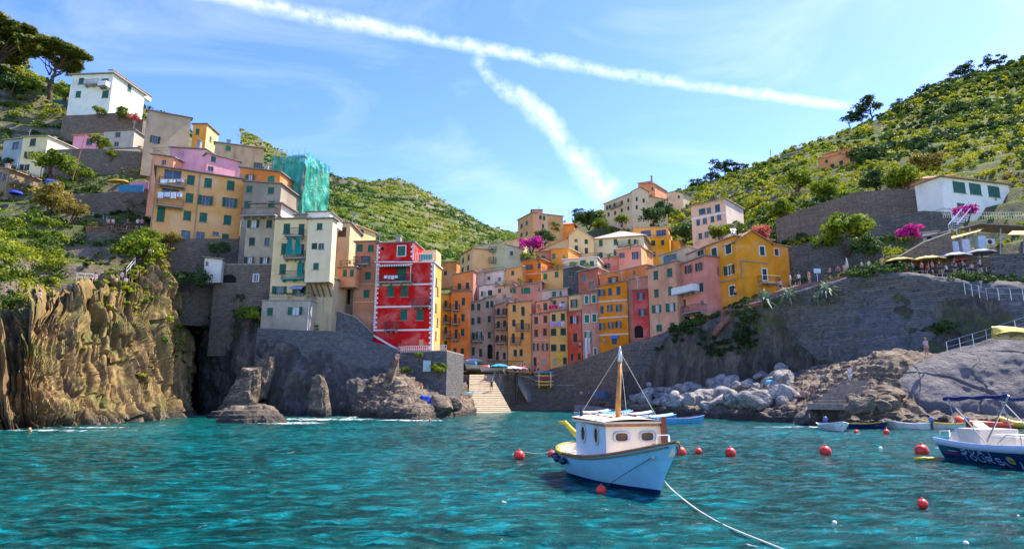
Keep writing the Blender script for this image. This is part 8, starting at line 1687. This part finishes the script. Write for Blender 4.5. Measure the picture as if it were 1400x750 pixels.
m = MB(); q = P(690, 493, 109); m.box(q[0]-3, q[0]+3.2, q[1]-.2, q[1]+1.2, q[2]-.08, q[2]); [m.tube([(q[0]+d, q[1], q[2]-2.3), (q[0]+d, q[1], q[2])], .04, 5) for d in (-2.9, 0, 3.1)]; tag(m.build('market_canopy', plain('dark_green_canvas', (.03, .12, .08), .8)), 'long dark green shop canopy behind the market umbrellas', 'canopy')
# restaurant: tables, roof canopy, terrace
rt = MB(); A_ = P(1292, 318, 79.5); B_ = P(1342, 306, 78); C_ = P(1440, 312, 76)
def roofslab(name, pts, th, mat, label, cat):
    m = MB(); n = len(pts); V = [tuple(p) for p in pts]+[(p[0], p[1], p[2]+th) for p in pts]; m.add(V, [tuple(range(n))[::-1], tuple(range(n, 2*n))]+[(k, (k+1) % n, (k+1) % n+n, k+n) for k in range(n)]); return tag(m.build(name, mat), label, cat)
can = empty('restaurant_canopy', P(1340, 370, 78), label='dark canopy roof with posts over the upper restaurant terrace', cat='canopy')
def cadd(nm, V, Fc, mt): m = MB(); m.add([tuple(np.array(v)-np.array(can.location)) for v in V], Fc); return m.build(nm, mt, can)
up = np.array([0, 0, .14]); bk = np.array([0, 5, .5])
vs = [A_, B_, B_+bk, A_+bk]; cadd('roof', vs+[v+up for v in vs], [(0, 3, 2, 1), (4, 5, 6, 7), (0, 1, 5, 4), (1, 2, 6, 5), (2, 3, 7, 6), (3, 0, 4, 7)], M_SLATE)
vs = [B_+[.003, 0, .0], C_, C_+bk, B_+bk+[.003, 0, 0]]; cadd('roof', vs+[v+up for v in vs], [(0, 3, 2, 1), (4, 5, 6, 7), (0, 1, 5, 4), (1, 2, 6, 5), (2, 3, 7, 6), (3, 0, 4, 7)], M_SLATE)
for px in (1308, 1326, 1337, 1368, 1400): 
    t = P(px, 312, 78.2); b = P(px, 352, 78.2); m = MB(); m.tube([tuple(t-np.array(can.location)), tuple(b-np.array(can.location))], .07, 6); m.build('post', M_METAL, can)
roofslab('awning', [P(1296, 328, 77.3), P(1340, 316, 76.6), P(1345, 311, 79), P(1300, 322, 79.6)], .05, M_UMB, 'faded ochre awning under the dark restaurant canopy', 'awning')
roofslab('awning', [P(1378, 321, 73), P(1440, 321, 72), P(1440, 316, 75), P(1384, 316, 76)], .05, M_UMB, 'ochre awning at the far right of the restaurant', 'awning')
m = MB(); A1, B1, C1, D1 = P(1226, 379, 77.2), P(1352, 372, 76), P(1352, 372, 83), P(1226, 374, 84); m.add([tuple(A1), tuple(B1), (C1[0], C1[1], B1[2]), (D1[0], D1[1], A1[2])]+[(p[0], p[1], 12) for p in (A1, B1, C1, D1)], [(0, 1, 2, 3), (0, 4, 5, 1), (1, 5, 6, 2), (2, 6, 7, 3), (3, 7, 4, 0)]); tag(m.build('restaurant_terrace', MAS_DARK), 'stone terrace carrying the umbrella restaurant', 'terrace')
m = MB(); A1, B1 = P(1296, 352, 79.5), P(1440, 350, 77); m.add([tuple(A1), tuple(B1), (B1[0], B1[1]+7, B1[2]), (A1[0], A1[1]+7, A1[2])]+[(p[0], p[1], 13) for p in (A1, B1, B1+[0, 7, 0], A1+[0, 7, 0])], [(0, 1, 2, 3), (0, 4, 5, 1), (1, 5, 6, 2), (2, 6, 7, 3), (3, 7, 4, 0)]); tag(m.build('upper_terrace', MAS_BROWN), 'raised stone terrace behind the restaurant umbrellas', 'terrace')
def railing(label, pts, h=1.0, n=10, mat=None, r=.03, mid=1):
    pts = [P(*t) if len(t) == 3 else np.array(t) for t in pts]; m = MB()
    for j in range(mid+1): m.tube([p+np.array([0, 0, h*(1-j*.45)]) for p in pts], r*.8, 5)
    for a, b in zip(pts[:-1], pts[1:]):
        for k in range(n+1): q = a+(b-a)*k/n; m.tube([q, q+np.array([0, 0, h])], r, 4)
    return tag(m.build('railing', mat or M_METAL), label, 'railing')
railing('pale railing in front of the restaurant tables', [(1228, 380, 76.9), (1262, 386, 75.6), (1310, 384, 74.6), (1350, 376, 74)], n=7); railing('railing along the path at the top of the slab rock', [(1296, 484, 55), (1350, 468, 53.5), (1410, 449, 52)], 1.1, 3, r=.035); railing('grey railing beside the dark rock wall at the far right', [(1320, 402, 66), (1350, 410, 64.5), (1400, 411, 63)], 1.3, 3, r=.035)
railing('white railing on the left cliff top above the lone sitter', [(104, 385, 70), (126, 386, 71)], 1.0, 2, M_WHITE); railing('slanting white handrail beside the green bush on the cliff', [(172, 378, 74.5), (184, 363, 77)], 1.1, 2, M_WHITE); railing('rusty railing of the walkway above the cliff, below the pink house', [(118, 317, 84.3), (150, 316, 84.8), (202, 321, 85.6)], 1.1, 14, plain('rust', (.3, .1, .05), .8)); railing('metal railing of the villa road beside the wooden pole', [(112, 297, 90), (150, 306, 89)], 1.1, 8)
railing('white railing on top of the stone bastion under the red house', [(548, 483, 81.7), (580, 482, 81.2), (610, 481, 80.7)], .9, 12, M_WHITE); railing('pipe handrail on the stair of the quay, right of the slipway', [(673, 526, 101), (676, 516, 104)], 1.0, 4); railing('white railing in front of the white hillside house', [(1290, 298, 92), (1340, 300, 90.5), (1400, 300, 89)], 1.1, 18, M_WHITE)
m = MB(); a, b = P(1298, 316, 81), P(1325, 284, 84)
for o_ in (0, 1.1): m.tube([a+np.array([o_, 0, .9]), b+np.array([o_, 0, .9])], .09, 6); 
for k in range(12): q = a+(b-a)*k/11; m.tube([q, q+np.array([0, 0, .9])], .04, 4); m.box(q[0], q[0]+1.1, q[1]-.1, q[1]+.25, q[2]-.05, q[2])
tag(m.build('metal_stair', M_METAL), 'steel stair climbing in front of the white hillside house', 'stair')
def acunit(px, py, Y, label):
    q = P(px, py, Y); o = empty('air_conditioner', q, label=label, cat='air conditioner'); m = MB(); m.box(-.55, .55, -.2, .2, -.4, .4); m.build('case', M_WHITE, o); m = MB(); m.lathe([(.02, -.02), (.28, -.02), (.30, 0), (.02, 0)], 16, 0, (-.12, -.205, 0), 'y'); m.build('fan_grille', M_IRON, o)
acunit(1353, 331, 77.6, 'white air conditioner unit on the upper restaurant terrace')
for (px, c, l) in ((1303, (.5, .5, .62), 'pale blue cabinet at the left of the upper restaurant terrace'), (1318, (.55, .53, .62), 'lilac cabinet beside the pale blue cabinet'), (1340, (.5, .6, .68), 'light blue fridge left of the air conditioner')):
    q = P(px, 340-(px-1303)*.2, 78); m = MB(); m.box(q[0]-.5, q[0]+.5, q[1]-.4, q[1]+.4, q[2]-.9, q[2]+.9); m.box(q[0]-.45, q[0]+.45, q[1]-.43, q[1]-.402, q[2]-.85, q[2]+.2); m.box(q[0]-.45, q[0]+.45, q[1]-.43, q[1]-.402, q[2]+.24, q[2]+.85); tag(m.build('cabinet', plain('cabinet', c, .5)), l, 'cabinet')
for i in range(7):
    q = P(1238+i*17, 379-i*1.0, 76-i*.05); o = empty('table', q-np.array([0, 0, .1]), label='small restaurant table on the umbrella terrace', cat='table', group='tables under the restaurant umbrellas'); m = MB(); m.lathe([(.02, .72), (.42, .72), (.42, .76), (.02, .76)], 12); m.build('table_top', M_WHITE, o); m = MB(); m.tube([(0, 0, 0), (0, 0, .72)], .04, 6); m.lathe([(.02, 0), (.25, 0), (.25, .03), (.02, .04)], 10); m.build('leg', M_METAL, o)
# poles, signs
def pole(px, py, Y, H, label, mat=None, r=.09, lean=0, arm=False):
    q = P(px, py, Y); m = MB(); m.tube([q, q+np.array([lean*H, 0, H])], [r, r*.7], 7)
    if arm: m.tube([q+np.array([-.7, 0, H*.92]), q+np.array([.7, 0, H*.92])], .05, 5)
    return tag(m.build('utility_pole', mat or M_WOOD), label, 'pole')
pole(99, 246, 98, 8.2, 'thin rusty mast leaning over the left terraces', plain('rusty_pole', (.35, .14, .07), .8), .08, .14); pole(1055, 226, 235, 6.5, 'lone utility pole on the skyline of the right hill', None, .16, 0, True); pole(1095, 318, 112, 9, 'tall thin pole among the bushes on the right hill', None, .08)
pole(938, 268, 222, 4.5, 'small pole beside the cream ridge house', None, .1, 0, True); pole(694, 520, 104, 9.5, 'tall thin lamp post on the quay in front of the golden yellow house', M_IRON, .06); pole(706, 553, 104.6, 5.2, 'dark timber post against the brown quay wall', M_IRON, .3)
def sign(px, py, Y, w_, h_, c, label, name='sign'):
    q = P(px, py, Y); m = MB(); m.box(q[0]-w_/2, q[0]+w_/2, q[1]-.05, q[1], q[2]-h_/2, q[2]+h_/2); m.tube([q+np.array([0, .05, -h_/2-1.2]), q+np.array([0, .05, 0])], .04, 5); return tag(m.build(name, plain('sign', c, .5)), label, 'sign')
sign(1117, 370, 80.5, .9, .6, (.5, .56, .66), 'pale blue sign on the dark wall behind the cliff walkers')
# tarp, chest and towels on the harbour rocks
def lump(px, py, Y, sx, sy, sz, c, label, name, seed, rough=.8):
    q = P(px, py, Y); n, k = 22, 12; V = []; rg = random.Random(seed); m = MB()
    U, Vv = np.meshgrid(np.linspace(0, 2*np.pi, n, endpoint=False), np.linspace(0, np.pi/2, k)); X = np.cos(U)*np.cos(Vv)**.5*sx; Y_ = np.sin(U)*np.cos(Vv)**.5*sy; Z = np.sin(Vv)*sz; p = np.stack([X, Y_, Z], 2); p = p*(1+.18*fbm(p*2.3+seed, 3))[..., None]
    m.add(p.reshape(-1, 3), [(a*n+j, a*n+(j+1) % n, (a+1)*n+(j+1) % n, (a+1)*n+j) for a in range(k-1) for j in range(n)]); return tag(m.build(name, plain(name, c, rough, .12), None, True, q-np.array([0, 0, sz*.3])), label, name.replace('_', ' '))
lump(582, 552, 71, .9, .7, 1.3, (.02, .07, .38), 'deep blue tarpaulin heap on the harbour rocks', 'blue_tarpaulin', 2); lump(576, 556, 70.5, .5, .5, .7, (.02, .32, .28), 'teal cloth beside the blue tarpaulin', 'teal_cloth', 3); lump(1065, 524, 72, 1.6, 1.0, .7, (.12, .42, .55), 'turquoise tarpaulin over the boulders at the foot of the right cliff', 'turquoise_tarpaulin', 4); lump(820, 541, 100, 1.6, 1.2, 1.2, (.10, .11, .16), 'grey-blue covered dinghy on the ramp behind the mast', 'covered_dinghy', 6)
lump(160, 248, 99, 1.8, .8, .35, (.6, .36, .08), 'orange-yellow cloth canopy on the left terraces', 'orange_canopy', 7); lump(22, 264, 92, .9, .8, .5, (.02, .05, .4), 'bright blue tarpaulin near the left edge', 'bright_blue_tarpaulin', 8); lump(70, 250, 95, 1.1, .8, .8, (.05, .1, .35), 'small blue cloth below the spreading shrub', 'blue_cloth', 9)
q = P(567, 546, 73.4); m = MB(); m.box(q[0]-.42, q[0]+.42, q[1]-.3, q[1]+.3, q[2]-.6, q[2]+.6); m.box(q[0]-.46, q[0]+.46, q[1]-.34, q[1]+.34, q[2]+.603, q[2]+.68); tag(m.build('crate', M_CREAM), 'pale upright crate left of the blue tarpaulin', 'crate')
m = MB(); q = P(180, 259, 97); m.box(q[0]-2.2, q[0]+1.9, q[1], q[1]+.1, q[2]-.8, q[2]+.8); tag(m.build('net_fence', plain('blue_net', (.04, .20, .34), .8)), 'blue netting fence left of the pink house', 'fence')
m = MB(); q = P(190, 253, 98.5); m.box(q[0]-1.6, q[0]+1.6, q[1], q[1]+1.5, q[2]-.7, q[2]+.5); tag(m.build('low_wall', plaster((.56, .22, .36), .3)), 'low pink garden wall left of the pink house', 'wall')
# stairs cut in shore rocks
def steps(name, a, b, w_, n, label, mat, down=1.2):
    a = P(*a); b = P(*b); d = b-a; t = np.array([-d[1], d[0], 0]); t = t/np.linalg.norm(t)*w_/2; m = MB()
    for k in range(n):
        p = a+d*k/n; q = a+d*(k+1)/n; z = q[2]; m.add([(*(p-t)[:2], z), (*(p+t)[:2], z), (*(q+t*.98)[:2], z), (*(q-t*.98)[:2], z), (*(p-t)[:2], z-down), (*(p+t)[:2], z-down), (*(q+t*.98)[:2], z-down), (*(q-t*.98)[:2], z-down)], [(0, 1, 2, 3), (0, 4, 5, 1), (1, 5, 6, 2), (2, 6, 7, 3), (3, 7, 4, 0)])
    return tag(m.build(name, mat), label, 'steps')
steps('stone_steps', (1128, 556, 53.5), (1212, 498, 62.5), 3.0, 14, 'worn stone steps rising from the shore to the right cliff path', plain('worn_stone', (.26, .21, .17), .9, .2), .5); steps('stone_steps', (526, 534, 74.4), (541, 492, 79), .9, 14, 'narrow stone stair climbing to the foot of the red house', ROCK_BROWN, 1.2)
steps('stone_steps', (724, 541, 105.5), (708, 514, 106.3), 1.6, 12, 'dark stair descending the quay wall', M_STONE)
# bare soil cone and road wall on the right ridge, pale roof of the ridge building
m = MB(); q = P(1222, 178, 244); m.add([(q[0]-13, q[1], q[2]-5), (q[0]+15, q[1], q[2]-5), (q[0]+15, q[1]+16, q[2]-4), (q[0]-13, q[1]+16, q[2]-4), (q[0]-1, q[1]+7, q[2]+4)], [(0, 1, 4), (1, 2, 4), (2, 3, 4), (3, 0, 4)]); tag(m.build('tiled_pyramid_roof', tiles((.20, .16, .12))), 'large dark pyramid roof below the spreading ridge pine', 'roof')
stone_wall('pale curved wall sloping up to the ridge pines', [(1118, 198, 252), (1140, 187, 250), (1162, 179, 248), (1182, 177, 246)], 70, 2, M_CREAM); stone_wall('grey wall along the ridge road under the pyramid roof', [(1186, 196, 236), (1225, 194, 234), (1262, 190, 232)], 60, 2, MAS_GREY)
for i, (px, py, Y, w_) in enumerate([(1010, 262, 218, 6), (1045, 256, 212, 5), (1062, 253, 208, 5)]):
    lump(px, py, Y, w_, 1.6, 1.0, (.05, .3, .22), ['left green net draped over the vines on the right hill', 'middle green net draped over the vines on the right hill', 'right green net draped over the vines on the right hill'][i], 'vine_net', 20+i)

m = MB(); m.tube([P(x, y, d) for x, y, d in ((976, 458, 87.2), (986, 444, 87), (1002, 430, 86.3), (1024, 419, 85), (1052, 412, 83.4))], .42, 8); tag(m.build('brick_arch', plain('arch_brick', (.24, .11, .08), .9, .2), None, True), 'curved brick arch built into the cliff below the orange gable house', 'arch')
